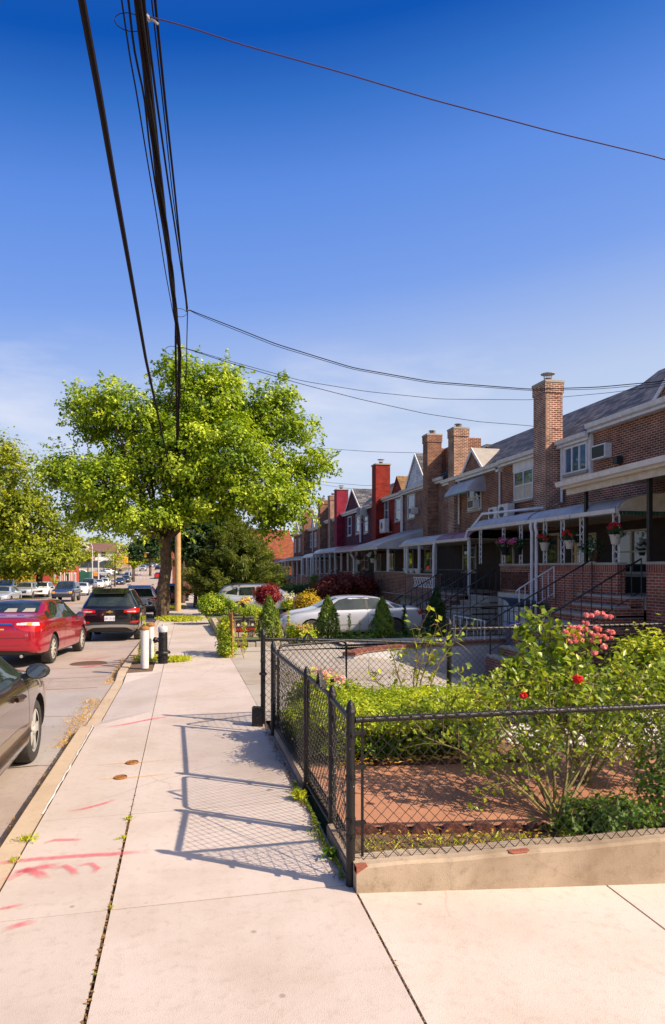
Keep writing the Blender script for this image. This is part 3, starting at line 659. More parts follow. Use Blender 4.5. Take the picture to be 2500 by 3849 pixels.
def body_mesh(name, st, axles, rw, m, tumble=.93):
    """lofted shell from stations (y, w, zbottom, zbelt, ztop, roof half width); wheel arches cut out"""
    vs = []; n = 0
    for y, w_, zb, zs, zt, wr in st:
        cabin = zt-zs
        d = min(.075, cabin*.4)
        ring = [(0,zb),(w_*.82,zb),(w_*.965,zb+.06),(w_*.992,zb+.20),(w_,(zb+zs)*.5+.04),(w_*.985,zs-.07),(w_*.955,zs-.005),
                (w_*.955*.78+wr*.22 if cabin > .2 else w_*.92, zs+cabin*.22 if cabin > .2 else zs+cabin*.35), (wr+(w_*.93-wr)*.28 if cabin > .2 else w_*.82, zs+cabin*.62),
                (wr, zt-d*.75), (wr-.10, zt-d*.22), (wr*.5, zt-d*.04), (0,zt)]
        full = [(x, y, z) for x, z in ring]+[(-x, y, z) for x, z in ring[-2:0:-1]]
        n = len(full); vs += full
    bm = bmesh.new(); bv = [bm.verts.new(v) for v in vs]; k = len(st)
    for i in range(k-1):
        for j in range(n): bm.faces.new((bv[i*n+j], bv[i*n+(j+1)%n], bv[(i+1)*n+(j+1)%n], bv[(i+1)*n+j]))
    for e in (0, k-1):      # end caps as strips so they subdivide cleanly
        h = n//2
        for j in range(h):
            a, b, c, d_ = bv[e*n+j], bv[e*n+j+1], bv[e*n+(n-j-1)%n], bv[e*n+(n-j)%n]
            q = []; [q.append(v) for v in (a, b, c, d_) if v not in q]
            if len(q) > 2: bm.faces.new(q)
    bmesh.ops.recalc_face_normals(bm, faces=bm.faces)
    me = bpy.data.meshes.new('body'); bm.to_mesh(me); bm.free()
    ob = bpy.data.objects.new('body', me); COL.objects.link(ob)
    s = ob.modifiers.new('s', 'SUBSURF'); s.levels = 2; s.render_levels = 2
    cs = []
    for ya in axles:
        for sx_ in (-1, 1):
            t = MB(); t.lathe((sx_*.86, ya, rw), [(rw+.055, -.26), (rw+.055, .26)], 36, 'x'); c = t.build('cutter', m); cs.append(c)
            bo = ob.modifiers.new('b', 'BOOLEAN'); bo.operation = 'DIFFERENCE'; bo.object = c; bo.solver = 'EXACT'
    bpy.context.view_layer.update()
    me2 = bpy.data.meshes.new_from_object(ob.evaluated_get(bpy.context.evaluated_depsgraph_get())); me2.name = 'body'
    bpy.data.objects.remove(ob)
    for c in cs: bpy.data.objects.remove(c)
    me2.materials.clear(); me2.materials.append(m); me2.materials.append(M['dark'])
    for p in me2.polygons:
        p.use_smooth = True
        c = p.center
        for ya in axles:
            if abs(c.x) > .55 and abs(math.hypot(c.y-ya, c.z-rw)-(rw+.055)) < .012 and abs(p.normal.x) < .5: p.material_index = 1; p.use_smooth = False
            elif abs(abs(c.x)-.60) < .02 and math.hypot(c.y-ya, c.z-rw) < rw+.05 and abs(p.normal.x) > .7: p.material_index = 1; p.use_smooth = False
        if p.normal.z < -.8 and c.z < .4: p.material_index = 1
    try: me2.set_sharp_from_angle(angle=R(42))
    except Exception: pass
    return me2
class Car:
    def __init__(s, name, label, cat, st, axles, rw, m, group=None, tumble=.93):
        s.t = thing(name, label, cat, group=group); s.m = m; s.ax = axles; s.rw = rw
        me = body_mesh(name, st, axles, rw, m); s.body = bpy.data.objects.new('body', me); COL.objects.link(s.body); s.body.parent = s.t
        s.bvh = BVHTree.FromPolygons([tuple(v.co) for v in me.vertices], [tuple(p.vertices) for p in me.polygons])
    def hit(s, o, d):
        loc, nrm, i, _ = s.bvh.ray_cast(Vector(o), Vector(d))
        if loc is None: return None
        if nrm.dot(Vector(d)) > 0: nrm = -nrm
        return loc, nrm
    def patch(s, name, m, face, lo, hi, off=.005, nu=14, nv=5, parent=None, thick=0, both=False):
        """panel laid over the body. face: '+x','-x' (side), '-y' rear, '+y' front, '+z' top. lo/hi: curves [(u,v)..]"""
        for sg in ((1,-1) if both else (1,)):
            mb = MB(); d = {'x': (1,0,0), 'y': (0,1,0), 'z': (0,0,1)}[face[1]]; sgn = 1 if face[0] == '+' else -1
            def cur(c, t):
                t *= len(c)-1; i = min(int(t), len(c)-2); f = t-i; return (c[i][0]*(1-f)+c[i+1][0]*f, c[i][1]*(1-f)+c[i+1][1]*f)
            vs = {}; fs = []; miss = False
            pts = []
            for i in range(nu+1):
                a, b = cur(lo, i/nu), cur(hi, i/nu)
                for j in range(nv+1):
                    u, v = a[0]+(b[0]-a[0])*j/nv, a[1]+(b[1]-a[1])*j/nv
                    if face[1] == 'x': o = (sgn*sg*3, u, v); dr = (-sgn*sg,0,0)
                    elif face[1] == 'y': o = (u*sg, sgn*4, v); dr = (0,-sgn,0)
                    else: o = (u*sg, v, 3); dr = (0,0,-1)
                    h = s.hit(o, dr); pts.append(None if h is None else h[0]+h[1]*off)
            for i in range(nu):
                for j in range(nv):
                    q = [i*(nv+1)+j, (i+1)*(nv+1)+j, (i+1)*(nv+1)+j+1, i*(nv+1)+j+1]
                    if any(pts[k] is None for k in q): continue
                    P = [pts[k] for k in q]
                    if max((P[k]-P[(k+1)%4]).length for k in range(4)) > .45: continue
                    for k in q:
                        if k not in vs: vs[k] = len(vs)
                    fs.append([vs[k] for k in q])
            V = [None]*len(vs)
            for k, i in vs.items(): V[i] = pts[k]
            if fs:
                mb.add(V, fs); o = mb.build(name, m, parent or s.t, smooth=True, local=True)
        return o
    def seam(s, face, P, wd=.007, sgn=1):
        lo = [(u-wd*(1 if abs(P[0][0]-P[-1][0]) < abs(P[0][1]-P[-1][1]) else 0), v-wd*(0 if abs(P[0][0]-P[-1][0]) < abs(P[0][1]-P[-1][1]) else 1)) for u, v in P]
        s.patch('panel_gap', M['dark'], face, lo, P, .003, max(6, 4*(len(P)-1)), 1)
    def wheels(s, style=0, x=.80, wdt=.21, rim=None):
        rim = rim or M['alloy']; rw = s.rw; rr = rw*.69
        for ya in s.ax:
            for sg in (-1, 1):
                t = MB(); t.lathe((sg*(x-wdt/2), ya, rw), [(rr*.9,-wdt*.5),(rr,-wdt*.5),(rw-.03,-wdt*.5),(rw-.008,-wdt*.42),(rw,-wdt*.25),(rw,wdt*.25),(rw-.008,wdt*.42),(rw-.03,wdt*.5),(rr,wdt*.5),(rr*.98,wdt*.35)], 32, 'x')
                wo = t.build('wheel', M['tyre'], s.t, smooth=True, local=True)
                r = MB(); xo = sg*(x-.012); 
                r.lathe((xo-sg*.02, ya, rw), [(rr*.86,-.012),(rr,-.012),(rr,.024),(rr*.93,.024),(rr*.90,0)][::1], 32, 'x') if False else None
                def disc(r0, r1, xx, n=32):
                    v = []; 
                    for j in range(n):
                        a = 2*math.pi*j/n; v += [(xx, ya+r0*math.cos(a), rw+r0*math.sin(a)), (xx, ya+r1*math.cos(a), rw+r1*math.sin(a))]
                    r.add(v, [(2*j,2*j+1,(2*j+3)%(2*n),(2*j+2)%(2*n)) for j in range(n)])
                disc(rr*.88, rr*1.01, xo)
                k = {0: 10, 1: 5, 2: 7}[style]
                for j in range(k):
                    a = 2*math.pi*j/k; c_, s_ = math.cos(a), math.sin(a); hw = {0: .10, 1: .22, 2: .16}[style]*rr
                    P = []
                    for rad, hh in ((rr*.12, hw*.7), (rr*.9, hw if style else hw*.8)):
                        for q in (-hh, hh): P.append((xo-sg*.004, ya+rad*c_-q*s_, rw+rad*s_+q*c_))
                    r.prism([P[0], P[1], P[3], P[2]], (sg*-.02,0,0))
                r.lathe((xo-sg*.004, ya, rw), [(.001,-.012),(rr*.2,-.01),(rr*.2,.012),(.001,.016)], 14, 'x')
                r.mi = 1; disc(.001, rr*.9, xo-sg*.055)
                r.build('rim', [rim, M['dark']], wo, fix=False, local=True)
    def mirror(s, y, z, x=.96, m=None, scale=1):
        for sg in (-1, 1):
            t = MB(); 
            prof = [(.02,-.045),(.075,-.04),(.098,-.01),(.10,.02),(.085,.05),(.05,.072),(.001,.08)]
            vs = []; n = 14
            for rr_, h in [(.001,-.045)]+prof:
                for j in range(n):
                    a = 2*math.pi*j/n; vs.append((sg*(x+rr_*1.15*scale*math.cos(a)), y+h*scale, z+rr_*.78*scale*math.sin(a)))
            k = len(prof)+1; t.add(vs, [(i*n+j, i*n+(j+1)%n, (i+1)*n+(j+1)%n, (i+1)*n+j) for i in range(k-1) for j in range(n)])
            t.tube([(sg*(x-.14), y+.03, z-.06), (sg*(x-.04), y+.02, z-.02)], [.035,.025], 8)
            mo = t.build('mirror', m or s.m, s.t, smooth=True, local=True)
            g = MB(); g.add([(sg*(x+.085*1.1*scale*math.cos(2*math.pi*j/16)), y-.047*scale, z+.085*.74*scale*math.sin(2*math.pi*j/16)) for j in range(16)], [tuple(range(16))])
            g.build('mirror_glass', M['mirror'], mo, local=True)
    def plate(s, y, z, txt, m, front=False):
        f = 1 if front else -1
        t = MB(); t.box(-.155, .155, y-.004, y+.004, z-.078, z+.078); p = t.build('licence_plate', m, s.t, local=True)
        if txt:
            l = MB(); text_mesh(l, txt, (0, y-.005, z-.035), (1,0,0), (0,0,1), .095, .001)
            l.build('plate_lettering', M['ink'], p, fix=False, local=True)
    def place(s, x, y, rz=0, z=None):
        s.t.location = (x, y, (zr(y)-.13) if z is None else z); s.t.rotation_euler = (math.atan((zr(y+1.3)-zr(y-1.3))/2.6)*math.cos(rz), 0, rz); return s

SED = [(-2.42,.60,.44,.74,.80,.42),(-2.37,.79,.32,.92,1.00,.58),(-2.2,.865,.26,1.0,1.085,.66),(-1.85,.895,.24,1.01,1.115,.68),(-1.62,.905,.22,1.01,1.14,.66),
       (-1.25,.91,.20,1.0,1.30,.64),(-.95,.91,.19,.985,1.415,.63),(-.5,.91,.185,.975,1.465,.635),(.1,.91,.18,.96,1.468,.64),(.48,.91,.18,.95,1.435,.64),
       (.85,.91,.18,.94,1.27,.67),(1.22,.91,.19,.93,1.05,.71),(1.5,.908,.19,.905,1.0,.68),(1.85,.895,.20,.85,.945,.64),(2.15,.85,.21,.77,.87,.58),(2.34,.74,.24,.64,.74,.48),(2.42,.55,.32,.55,.62,.36)]
SUV = [(-2.20,.66,.50,.98,1.03,.46),(-2.16,.82,.38,1.06,1.14,.60),(-2.04,.875,.32,1.10,1.36,.62),(-1.92,.89,.30,1.10,1.55,.62),(-1.72,.90,.28,1.09,1.63,.615),
       (-1.2,.905,.27,1.08,1.665,.61),(-.3,.905,.26,1.055,1.67,.61),(.3,.905,.26,1.04,1.64,.61),(.62,.905,.26,1.03,1.54,.62),(.95,.905,.26,1.02,1.32,.66),(1.22,.905,.27,1.01,1.12,.70),
       (1.5,.90,.27,.98,1.07,.69),(1.85,.88,.28,.92,1.02,.66),(2.08,.82,.31,.82,.92,.58),(2.2,.64,.42,.68,.78,.46)]
def scale_st(st, L, W, H):
    l0 = st[-1][0]-st[0][0]; h0 = max(q[4] for q in st); w0 = max(q[1] for q in st)
    return [(y*L/l0, w_*W/w0/2, zb*(.6+.4*H/h0), zs*H/h0, zt*H/h0, wr*W/w0/2) for y, w_, zb, zs, zt, wr in st]
W_SED_R = ([(-1.32,1.035),(-.9,1.02),(-.45,1.01)], [(-1.18,1.16),(-.9,1.36),(-.45,1.405)])
W_SED_Q = ([(-1.62,1.05),(-1.45,1.04),(-1.37,1.035)], [(-1.60,1.07),(-1.38,1.17),(-1.22,1.20)])
W_SED_F = ([(-.38,1.008),(.2,.992),(.98,.985)], [(-.38,1.405),(.15,1.41),(.50,1.33),(.98,1.01)])

def sedan(label, m, detail=True, st=None, name='parked_car', group=None, style=0, L=None, W=None, H=None):
    st = SED
    c = Car(name, label, 'car', st, (-1.335, 1.44), .335, m, group)
    g = M['cglass']; P = c.patch
    P('side_window', g, '+x', *W_SED_R, both=True); P('side_window', g, '+x', *W_SED_F, both=True, nu=18); P('quarter_window', g, '+x', *W_SED_Q, both=True)
    P('rear_window', g, '-y', [(-.58,1.16),(0,1.17),(.58,1.16)], [(-.50,1.39),(0,1.43),(.50,1.39)], .005, 16, 8)
    P('windscreen', g, '+y', [(-.66,1.07),(0,1.09),(.66,1.07)], [(-.52,1.38),(0,1.425),(.52,1.38)], .005, 16, 8)
    return c
# ---- red sedan
red = paint('metallic cherry red paint', (.38,.008,.022), .22, .35)
c = sedan('cherry red four-door sedan with orange licence plate, pulling out behind the black SUV', red); cam_red = c; P = c.patch
P('tail_light', M['redlamp'], '-y', [(.36,.88),(.55,.80),(.80,.78),(.86,.80)], [(.36,.97),(.6,.99),(.80,.985),(.86,.95)], .008, 14, 5, both=True)
P('tail_light', M['redlamp'], '+x', [(-2.33,.80),(-2.2,.84),(-2.05,.90)], [(-2.33,.96),(-2.2,.965),(-2.05,.95)], .008, 8, 4, both=True)
P('tail_lens', M['clear'], '-y', [(.40,.925),(.6,.92),(.82,.91)], [(.40,.965),(.6,.98),(.80,.975)], .011, 10, 2, both=True)
P('tail_lens', M['amber'], '-y', [(.60,.925),(.70,.92)], [(.60,.97),(.70,.975)], .014, 4, 2, both=True)
P('chrome_trim', M['chrome'], '-y', [(-.40,.83),(-.30,.92),(0,.935),(.30,.92),(.40,.83)], [(-.37,.85),(-.30,.96),(0,.975),(.30,.96),(.37,.85)], .012, 20, 2)
P('bumper_trim', M['plast'], '-y', [(-.7,.31),(0,.31),(.7,.31)], [(-.62,.37),(0,.39),(.62,.37)], .01, 14, 2)
P('waist_trim', M['chrome'], '+x', [(-1.64,1.030),(-.4,.995),(1.0,.965)], [(-1.64,1.041),(-.4,1.006),(1.0,.975)], .007, 20, 1, both=True)
for fc in ('+x', '-x'):
    c.seam(fc, [(-.43,1.0),(-.44,.6),(-.46,.28)], .008); c.seam(fc, [(.62,.95),(.66,.6),(.62,.28)], .008); c.seam(fc, [(-1.36,1.03),(-1.0,.82),(-.92,.6),(-.86,.28)], .008); c.seam(fc, [(-.9,.26),(0,.26),(1.0,.26)], .008)
c.seam('-y', [(-.86,.66),(0,.66),(.86,.66)], .008); c.seam('-y', [(-.62,1.075),(0,1.08),(.62,1.075)], .008); c.seam('-y', [(-.88,.50),(0,.50),(.88,.50)], .006)
for sg in (-1, 1):
    for y in (-.62, .38):
        t = MB(); t.box(sg*.905-.012, sg*.905+.012, y-.10, y+.10, .845, .872); t.build('door_handle', red, c.t, local=True, bevel=.006)
    t = MB(); t.lathe((sg*.5,-2.30,.27), [(.035,-.08),(.035,.03)], 12, 'y'); t.build('exhaust', M['chrome'], c.t, local=True)
c.wheels(0, .885, .215); c.mirror(.72, 1.02, 1.0, red); c.plate(-2.408, .78, 'T680 72C', M['plateo'])
t = MB(); text_mesh(t, 'LE', (.62,-2.44,.70), (1,0,0), (0,0,1), .06, .002); t.build('badge_lettering', M['chrome'], c.t, fix=False, local=True)
# headrests seen through the glass
for x in (-.38, 0, .38):
    P('headrest', mat('beige upholstery', (.34,.31,.24), None, .5), '-y', [(x-.13,1.175),(x+.13,1.175)], [(x-.10,1.25),(x+.10,1.25)], .0065, 4, 2)
c.place(-3.69, 17.58, -R(4.6))

# ---- dark sedan, nearest
gold = paint('dark bronze metallic paint', (.10,.062,.040), .2, .6)
c = sedan('dark bronze sedan at the kerb in the left foreground, cut by the photo edge', gold, style=1); P = c.patch
for fc in ('+x', '-x'):
    c.seam(fc, [(-.43,1.0),(-.44,.6),(-.46,.28)]); c.seam(fc, [(.98,.98),(.99,.93),(.99,.6),(.93,.28)], .008); c.seam(fc, [(-1.2,.95),(0,.92),(2.0,.80)], .006); c.seam(fc, [(-.9,.30),(0,.29),(.95,.29)], .008)
P('window_trim', M['plast'], '+x', [(-.36,.995),(.2,.978),(1.05,.965)], [(-.36,1.01),(.2,.994),(1.02,.988)], .009, 20, 1, both=True)
P('window_trim', M['plast'], '+x', [(-.38,1.40),(.15,1.405),(.50,1.33),(1.0,1.0)], [(-.38,1.425),(.17,1.43),(.54,1.345),(1.05,1.0)], .009, 24, 1, both=True)
for y in (-.55, .52):
    for sg in (-1, 1):
        t = MB(); t.tube([(sg*.912,y-.08,.845),(sg*.935,y-.04,.85),(sg*.94,y+.03,.85),(sg*.915,y+.08,.845)], [.026,.036,.036,.024], 8); t.build('door_handle', gold, c.t, smooth=True, local=True)
c.wheels(1, .87, .20, mat('silver wheel cover', (.55,.53,.50), None, .35, .3)); c.mirror(.90, 1.04, 1.0, M['plast'], 1.0)
P('headlight', M['clear'], '+y', [(.5,.62),(.78,.66)], [(.5,.72),(.78,.76)], .008, 6, 3, both=True); P('tail_light', M['redlamp'], '-y', [(.5,.8),(.8,.8)], [(.5,.95),(.8,.95)], .008, 6, 3, both=True)
c.place(-2.43, 6.2, 0)

# ---- black SUV
blk = paint('gloss black paint', (.006,.006,.008), .12, .1)
def suv(label, m, group=None, cat='SUV', lower=True, plate=True, txt='', style=0, st=SUV):
    c = Car('parked_car', label, cat, st, (-1.30, 1.33), .35, m, group); P = c.patch; g = M['cglass']
    P('side_window', g, '+x', [(-.42,1.10),(0,1.09),(.85,1.08)], [(-.42,1.52),(0,1.53),(.42,1.47),(.85,1.13)], both=True, nu=18)
    P('side_window', g, '+x', [(-1.28,1.13),(-.9,1.12),(-.48,1.105)], [(-1.28,1.50),(-.9,1.53),(-.48,1.525)], both=True)
    P('quarter_window', g, '+x', [(-1.85,1.18),(-1.6,1.15),(-1.36,1.14)], [(-1.78,1.26),(-1.6,1.45),(-1.36,1.49)], both=True)
    P('rear_window', g, '-y', [(-.68,1.12),(0,1.11),(.68,1.12)], [(-.58,1.50),(0,1.53),(.58,1.50)], .006, 16, 8)
    P('windscreen', g, '+y', [(-.68,1.14),(0,1.16),(.68,1.14)], [(-.54,1.53),(0,1.58),(.54,1.53)], .006, 16, 8)
    P('tail_light', M['redlamp'], '-y', [(.42,.92),(.6,.90),(.80,.90),(.86,.93)], [(.42,.99),(.6,1.03),(.80,1.05),(.86,1.05)], .009, 12, 4, both=True)
    P('tail_light', M['redlamp'], '+x', [(-2.10,.92),(-1.98,.98),(-1.86,1.01)], [(-2.10,1.05),(-1.98,1.06),(-1.86,1.05)], .009, 8, 3, both=True)
    P('tail_lens', M['clear'], '-y', [(.52,.935),(.78,.93)], [(.52,.965),(.78,.965)], .012, 8, 2, both=True)
    P('headlight', M['clear'], '+y', [(.48,.76),(.80,.78)], [(.48,.87),(.80,.90)], .009, 8, 3, both=True)
    P('grille', M['plast'], '+y', [(-.42,.56),(.42,.56)], [(-.44,.82),(.44,.82)], .008, 8, 3)
    if lower:
        for fc in ('-y',): P('bumper', M['plast'], fc, [(-.85,.32),(0,.34),(.85,.32)], [(-.87,.62),(0,.62),(.87,.62)], .010, 16, 4)
        P('side_cladding', M['plast'], '+x', [(-.95,.28),(0,.27),(.98,.28)], [(-.95,.40),(0,.38),(.98,.40)], .008, 14, 2, both=True)
    c.seam('-y', [(-.86,.63),(0,.63),(.86,.63)], .008)
    for fc in ('+x', '-x'): c.seam(fc, [(-.45,1.1),(-.46,.7),(-.47,.40)], .008); c.seam(fc, [(.62,1.05),(.64,.7),(.62,.40)], .008); c.seam(fc, [(-1.32,1.1),(-1.0,.85),(-.95,.6),(-.9,.4)], .008)
    for sg in (-1, 1):
        t = MB(); t.tube([(sg*.60,-1.6,1.665),(sg*.60,-1.5,1.705),(sg*.60,.1,1.70),(sg*.60,.25,1.66)], .016, 6); t.build('roof_rail', M['plast'], c.t, smooth=True, local=True)
        for y in (-.66, .36): t = MB(); t.box(sg*.905-.014, sg*.905+.014, y-.10, y+.10, .95, .98); t.build('door_handle', m, c.t, local=True, bevel=.006)
    t = MB(); t.prism([(-.52,-2.10,1.50),(.52,-2.10,1.50),(.56,-1.72,1.645),(-.56,-1.72,1.645)], (0,0,.03)); t.build('spoiler', m, c.t, local=True, bevel=.01)
    c.wheels(style, .895, .225); c.mirror(.78, 1.10, 1.02, m)
    if plate: c.plate(-2.215, .74, txt, M['plate'])
    return c
c = suv('gloss black SUV with silver lower bumper trim and wide red tail lights', blk, txt='KJK-5150'); c.place(-2.28, 23.85, R(0))
P = c.patch
P('bumper_trim', mat('satin silver trim', (.36,.33,.31), None, .35, .5), '-y', [(-.74,.34),(-.5,.46),(0,.47),(.5,.46),(.74,.34)], [(-.84,.50),(-.5,.54),(0,.55),(.5,.54),(.84,.50)], .014, 22, 2)
P('reflector', M['redlamp'], '-y', [(.60,.60),(.84,.60)], [(.60,.65),(.84,.66)], .013, 6, 2, both=True)
t = MB(); t.prism([(-.10,-2.222,.925),(-.04,-2.222,.925),(-.03,-2.222,.905),(.03,-2.222,.905),(.04,-2.222,.925),(.10,-2.222,.925),(.085,-2.222,.96),(.04,-2.222,.96),(.03,-2.222,.985),(-.03,-2.222,.985),(-.04,-2.222,.96),(-.085,-2.222,.96)], (0,.02,0)); t.build('emblem', mat('gold emblem', (.70,.42,.10), None, .3, .8), c.t, local=True)
t = MB(); text_mesh(t, 'TRAILBLAZER', (-.55,-2.225,.84), (1,0,0), (0,0,1), .055, .002); text_mesh(t, 'LT', (.60,-2.215,.84), (1,0,0), (0,0,1), .05, .002); t.build('badge_lettering', M['chrome'], c.t, fix=False, local=True)
t = MB(); t.tube([(-.05,-2.14,1.20),(.05,-2.13,1.215),(.30,-2.11,1.20)], .012, 6); t.build('wiper', M['plast'], c.t, local=True)
t = MB(); t.lathe((0,-1.75,1.66), [(.03,-.02),(.022,.05),(.006,.09),(.003,.20)], 8); t.build('antenna', M['plast'], c.t, local=True)
# ---- grey SUV ahead of it
gry = paint('warm grey metallic paint', (.42,.39,.37), .25, .6)
c = suv('warm grey SUV parked ahead of the black SUV, beside the tree trunk', gry); c.place(-2.25, 36.9, 0); suv_grey = c
P('reflector', M['redlamp'], '-y', [(.60,.52),(.82,.52)], [(.60,.56),(.82,.56)], .013, 6, 2, both=True) if False else None
# ---- archetypes for the traffic
def recolour(t, m):
    for ch in kids(t):
        if ch.name.split('.')[0] in ('body', 'mirror', 'door_handle', 'spoiler'):
            for i, sl_ in enumerate(ch.material_slots[:1]): sl_.link = 'OBJECT'; sl_.material = m
def sedan_plain(label, m):
    c = sedan(label, m); P = c.patch
    P('tail_light', M['redlamp'], '-y', [(.45,.80),(.84,.80)], [(.45,.95),(.84,.95)], .008, 8, 3, both=True)
    P('headlight', M['clear'], '+y', [(.42,.62),(.74,.66)], [(.42,.73),(.76,.79)], .008, 8, 3, both=True)
    P('grille', M['plast'], '+y', [(-.34,.40),(.34,.40)], [(-.36,.64),(.36,.64)], .008, 8, 3)
    c.seam('+x', [(-.43,1.0),(-.44,.6),(-.46,.28)]); c.seam('-x', [(-.43,1.0),(-.44,.6),(-.46,.28)])
    c.wheels(0, .885, .215); c.mirror(.72, 1.02, 1.0, m); c.plate(2.43, .45, '', M['plate'], True); return c
silver = paint('silver paint', (.50,.51,.54), .25, .5); whitep = paint('white car paint', (.72,.72,.70), .25, 0); navy = paint('navy paint', (.012,.018,.05), .2, .3)
bluep = paint('slate blue paint', (.035,.045,.09), .22, .4); rdp = paint('bright red paint', (.42,.01,.01), .25, .1); dkg = paint('charcoal paint', (.05,.05,.055), .25, .4)
sp = sedan_plain('silver sedan waiting in the far lane, its front cut by the left photo edge', silver)
GR = 'cars along the far side of the road'
sp.place(xat(15,58), 58, math.pi); lab(sp.t, group=GR)
# boxy old SUV with a wide chrome grille
BOX = [(-2.38,.80,.55,1.05,1.12,.66),(-2.36,.88,.46,1.12,1.5,.66),(-2.3,.90,.42,1.15,1.72,.68),(-2.1,.91,.40,1.15,1.79,.69),(-1,.91,.38,1.14,1.82,.70),(0,.91,.38,1.12,1.80,.70),(.4,.91,.38,1.12,1.74,.70),(.72,.91,.38,1.11,1.45,.72),(.98,.91,.38,1.10,1.20,.76),
       (1.3,.91,.38,1.08,1.17,.76),(1.9,.90,.38,1.04,1.13,.74),(2.25,.88,.40,.98,1.06,.70),(2.38,.82,.46,.86,.92,.66)]
c = Car('parked_car', 'old dark blue boxy SUV with chrome grille and amber lamps facing the camera', 'SUV', BOX, (-1.45,1.5), .38, bluep, GR); dur = c; P = c.patch; g = M['cglass']
P('windscreen', g, '+y', [(-.70,1.24),(0,1.25),(.70,1.24)], [(-.60,1.66),(0,1.70),(.60,1.66)], .006, 14, 6); P('side_window', g, '+x', [(-.5,1.19),(.62,1.18)], [(-.5,1.68),(.30,1.66)], both=True); P('side_window', g, '+x', [(-1.4,1.19),(-.6,1.19)], [(-1.4,1.68),(-.6,1.68)], both=True); P('side_window', g, '+x', [(-2.15,1.20),(-1.5,1.2)], [(-2.1,1.64),(-1.5,1.68)], both=True); P('rear_window', g, '-y', [(-.68,1.2),(.68,1.2)], [(-.6,1.62),(.6,1.62)])
P('grille', M['chrome'], '+y', [(-.50,.74),(.50,.74)], [(-.52,.98),(.52,.98)], .012, 10, 3)
for z in (.79,.87): P('grille_slot', M['plast'], '+y', [(-.45,z-.025),(.45,z-.025)], [(-.46,z+.02),(.46,z+.02)], .02, 10, 2)
P('headlight', M['amber'], '+y', [(.56,.74),(.82,.76)], [(.56,.93),(.80,.93)], .012, 6, 3, both=True); P('bumper', M['plast'], '+y', [(-.82,.46),(.82,.46)], [(-.84,.66),(.84,.66)], .015, 12, 3)
c.wheels(1, .92, .25); c.mirror(.72, 1.25, 1.08, M['plast'], 1.1); c.place(xat(232,61), 63.4, math.pi)
# ---- silver wagon in the yard
WAG = scale_st([(y, w_, zb, zs*.93, zt, wr) for y, w_, zb, zs, zt, wr in SUV], 4.82, 1.84, 1.60)
c = Car('parked_car', 'silver station wagon with roof rails parked nose-in across a front yard', 'station wagon', WAG, (-1.38,1.40), .35, silver); P = c.patch; wag = c
P('side_window', g, '+x', [(-.45,1.02),(0,1.01),(.92,.99)], [(-.45,1.46),(0,1.47),(.46,1.40),(.92,1.04)], both=True, nu=18); P('side_window', g, '+x', [(-1.35,1.05),(-.52,1.03)], [(-1.3,1.44),(-.52,1.465)], both=True); P('quarter_window', g, '+x', [(-2.0,1.13),(-1.42,1.07)], [(-1.92,1.25),(-1.42,1.42)], both=True)
P('rear_window', g, '-y', [(-.68,1.06),(.68,1.06)], [(-.58,1.42),(.58,1.42)]); P('windscreen', g, '+y', [(-.68,1.06),(.68,1.06)], [(-.54,1.46),(.54,1.46)])
P('tail_light', M['redlamp'], '-y', [(.5,.86),(.86,.86)], [(.5,.99),(.86,1.0)], .01, 8, 3, both=True); P('tail_light', M['redlamp'], '+x', [(-2.32,.86),(-1.98,.92)], [(-2.32,.99),(-1.98,.97)], .01, 8, 3, both=True)
for fc in ('+x','-x'): c.seam(fc, [(-.48,1.0),(-.48,.6),(-.48,.3)]); c.seam(fc, [(.66,.98),(.68,.6),(.66,.3)]); c.seam(fc, [(-1.38,1.03),(-1.05,.8),(-.98,.35)])
for sg in (-1, 1):
    t = MB(); t.tube([(sg*.60,-1.7,1.56),(sg*.60,-1.55,1.62),(sg*.60,.1,1.62),(sg*.60,.25,1.58)], .018, 6); t.build('roof_rail', M['plast'], c.t, smooth=True, local=True)
    for y in (-.7,.42): t = MB(); t.box(sg*.915-.014, sg*.915+.014, y-.1, y+.1, .90,.93); t.build('door_handle', silver, c.t, local=True, bevel=.006)
c.wheels(0, .895, .225); c.mirror(.86, 1.03, 1.02, silver); c.t.location = (4.0, 34.6, zr(34.6)-.02); c.t.rotation_euler = (0,0,-R(90))
# ---- silver older sedan in the driveway, nose to the pavement
c = sedan('older silver sedan parked across the driveway behind the row of small cypresses', paint('light silver paint', (.56,.56,.58), .28, .35)); P = c.patch
P('headlight', M['clear'], '+x', [(2.12,.64),(2.34,.62)], [(2.08,.74),(2.32,.74)], .010, 6, 3, both=True); P('headlight', M['clear'], '+y', [(.45,.62),(.76,.64)], [(.45,.73),(.76,.75)], .010, 6, 3, both=True); P('marker_light', M['amber'], '+x', [(2.12,.50),(2.26,.50)], [(2.12,.55),(2.26,.55)], .010, 4, 2, both=True)
P('tail_light', M['redlamp'], '-y', [(.45,.80),(.84,.80)], [(.45,.95),(.84,.95)], .008, 8, 3, both=True)
P('side_moulding', paint('light silver paint', (.56,.56,.58)), '+x', [(-1.0,.50),(1.05,.50)], [(-1.0,.54),(1.05,.54)], .016, 14, 1, both=True); P('sill_trim', M['chrome'], '+x', [(-.95,.285),(1.02,.285)], [(-.95,.30),(1.02,.30)], .010, 14, 1, both=True)
for fc in ('+x','-x'): c.seam(fc, [(-.42,1.0),(-.43,.6),(-.44,.28)], .010); c.seam(fc, [(.78,.96),(.80,.6),(.78,.28)], .010); c.seam(fc, [(-1.32,1.03),(-1.0,.8),(-.92,.3)], .009)
P('door_pillar', M['plast'], '+x', [(-.46,1.0),(-.37,1.0)], [(-.46,1.415),(-.37,1.415)], .007, 3, 5, both=True)
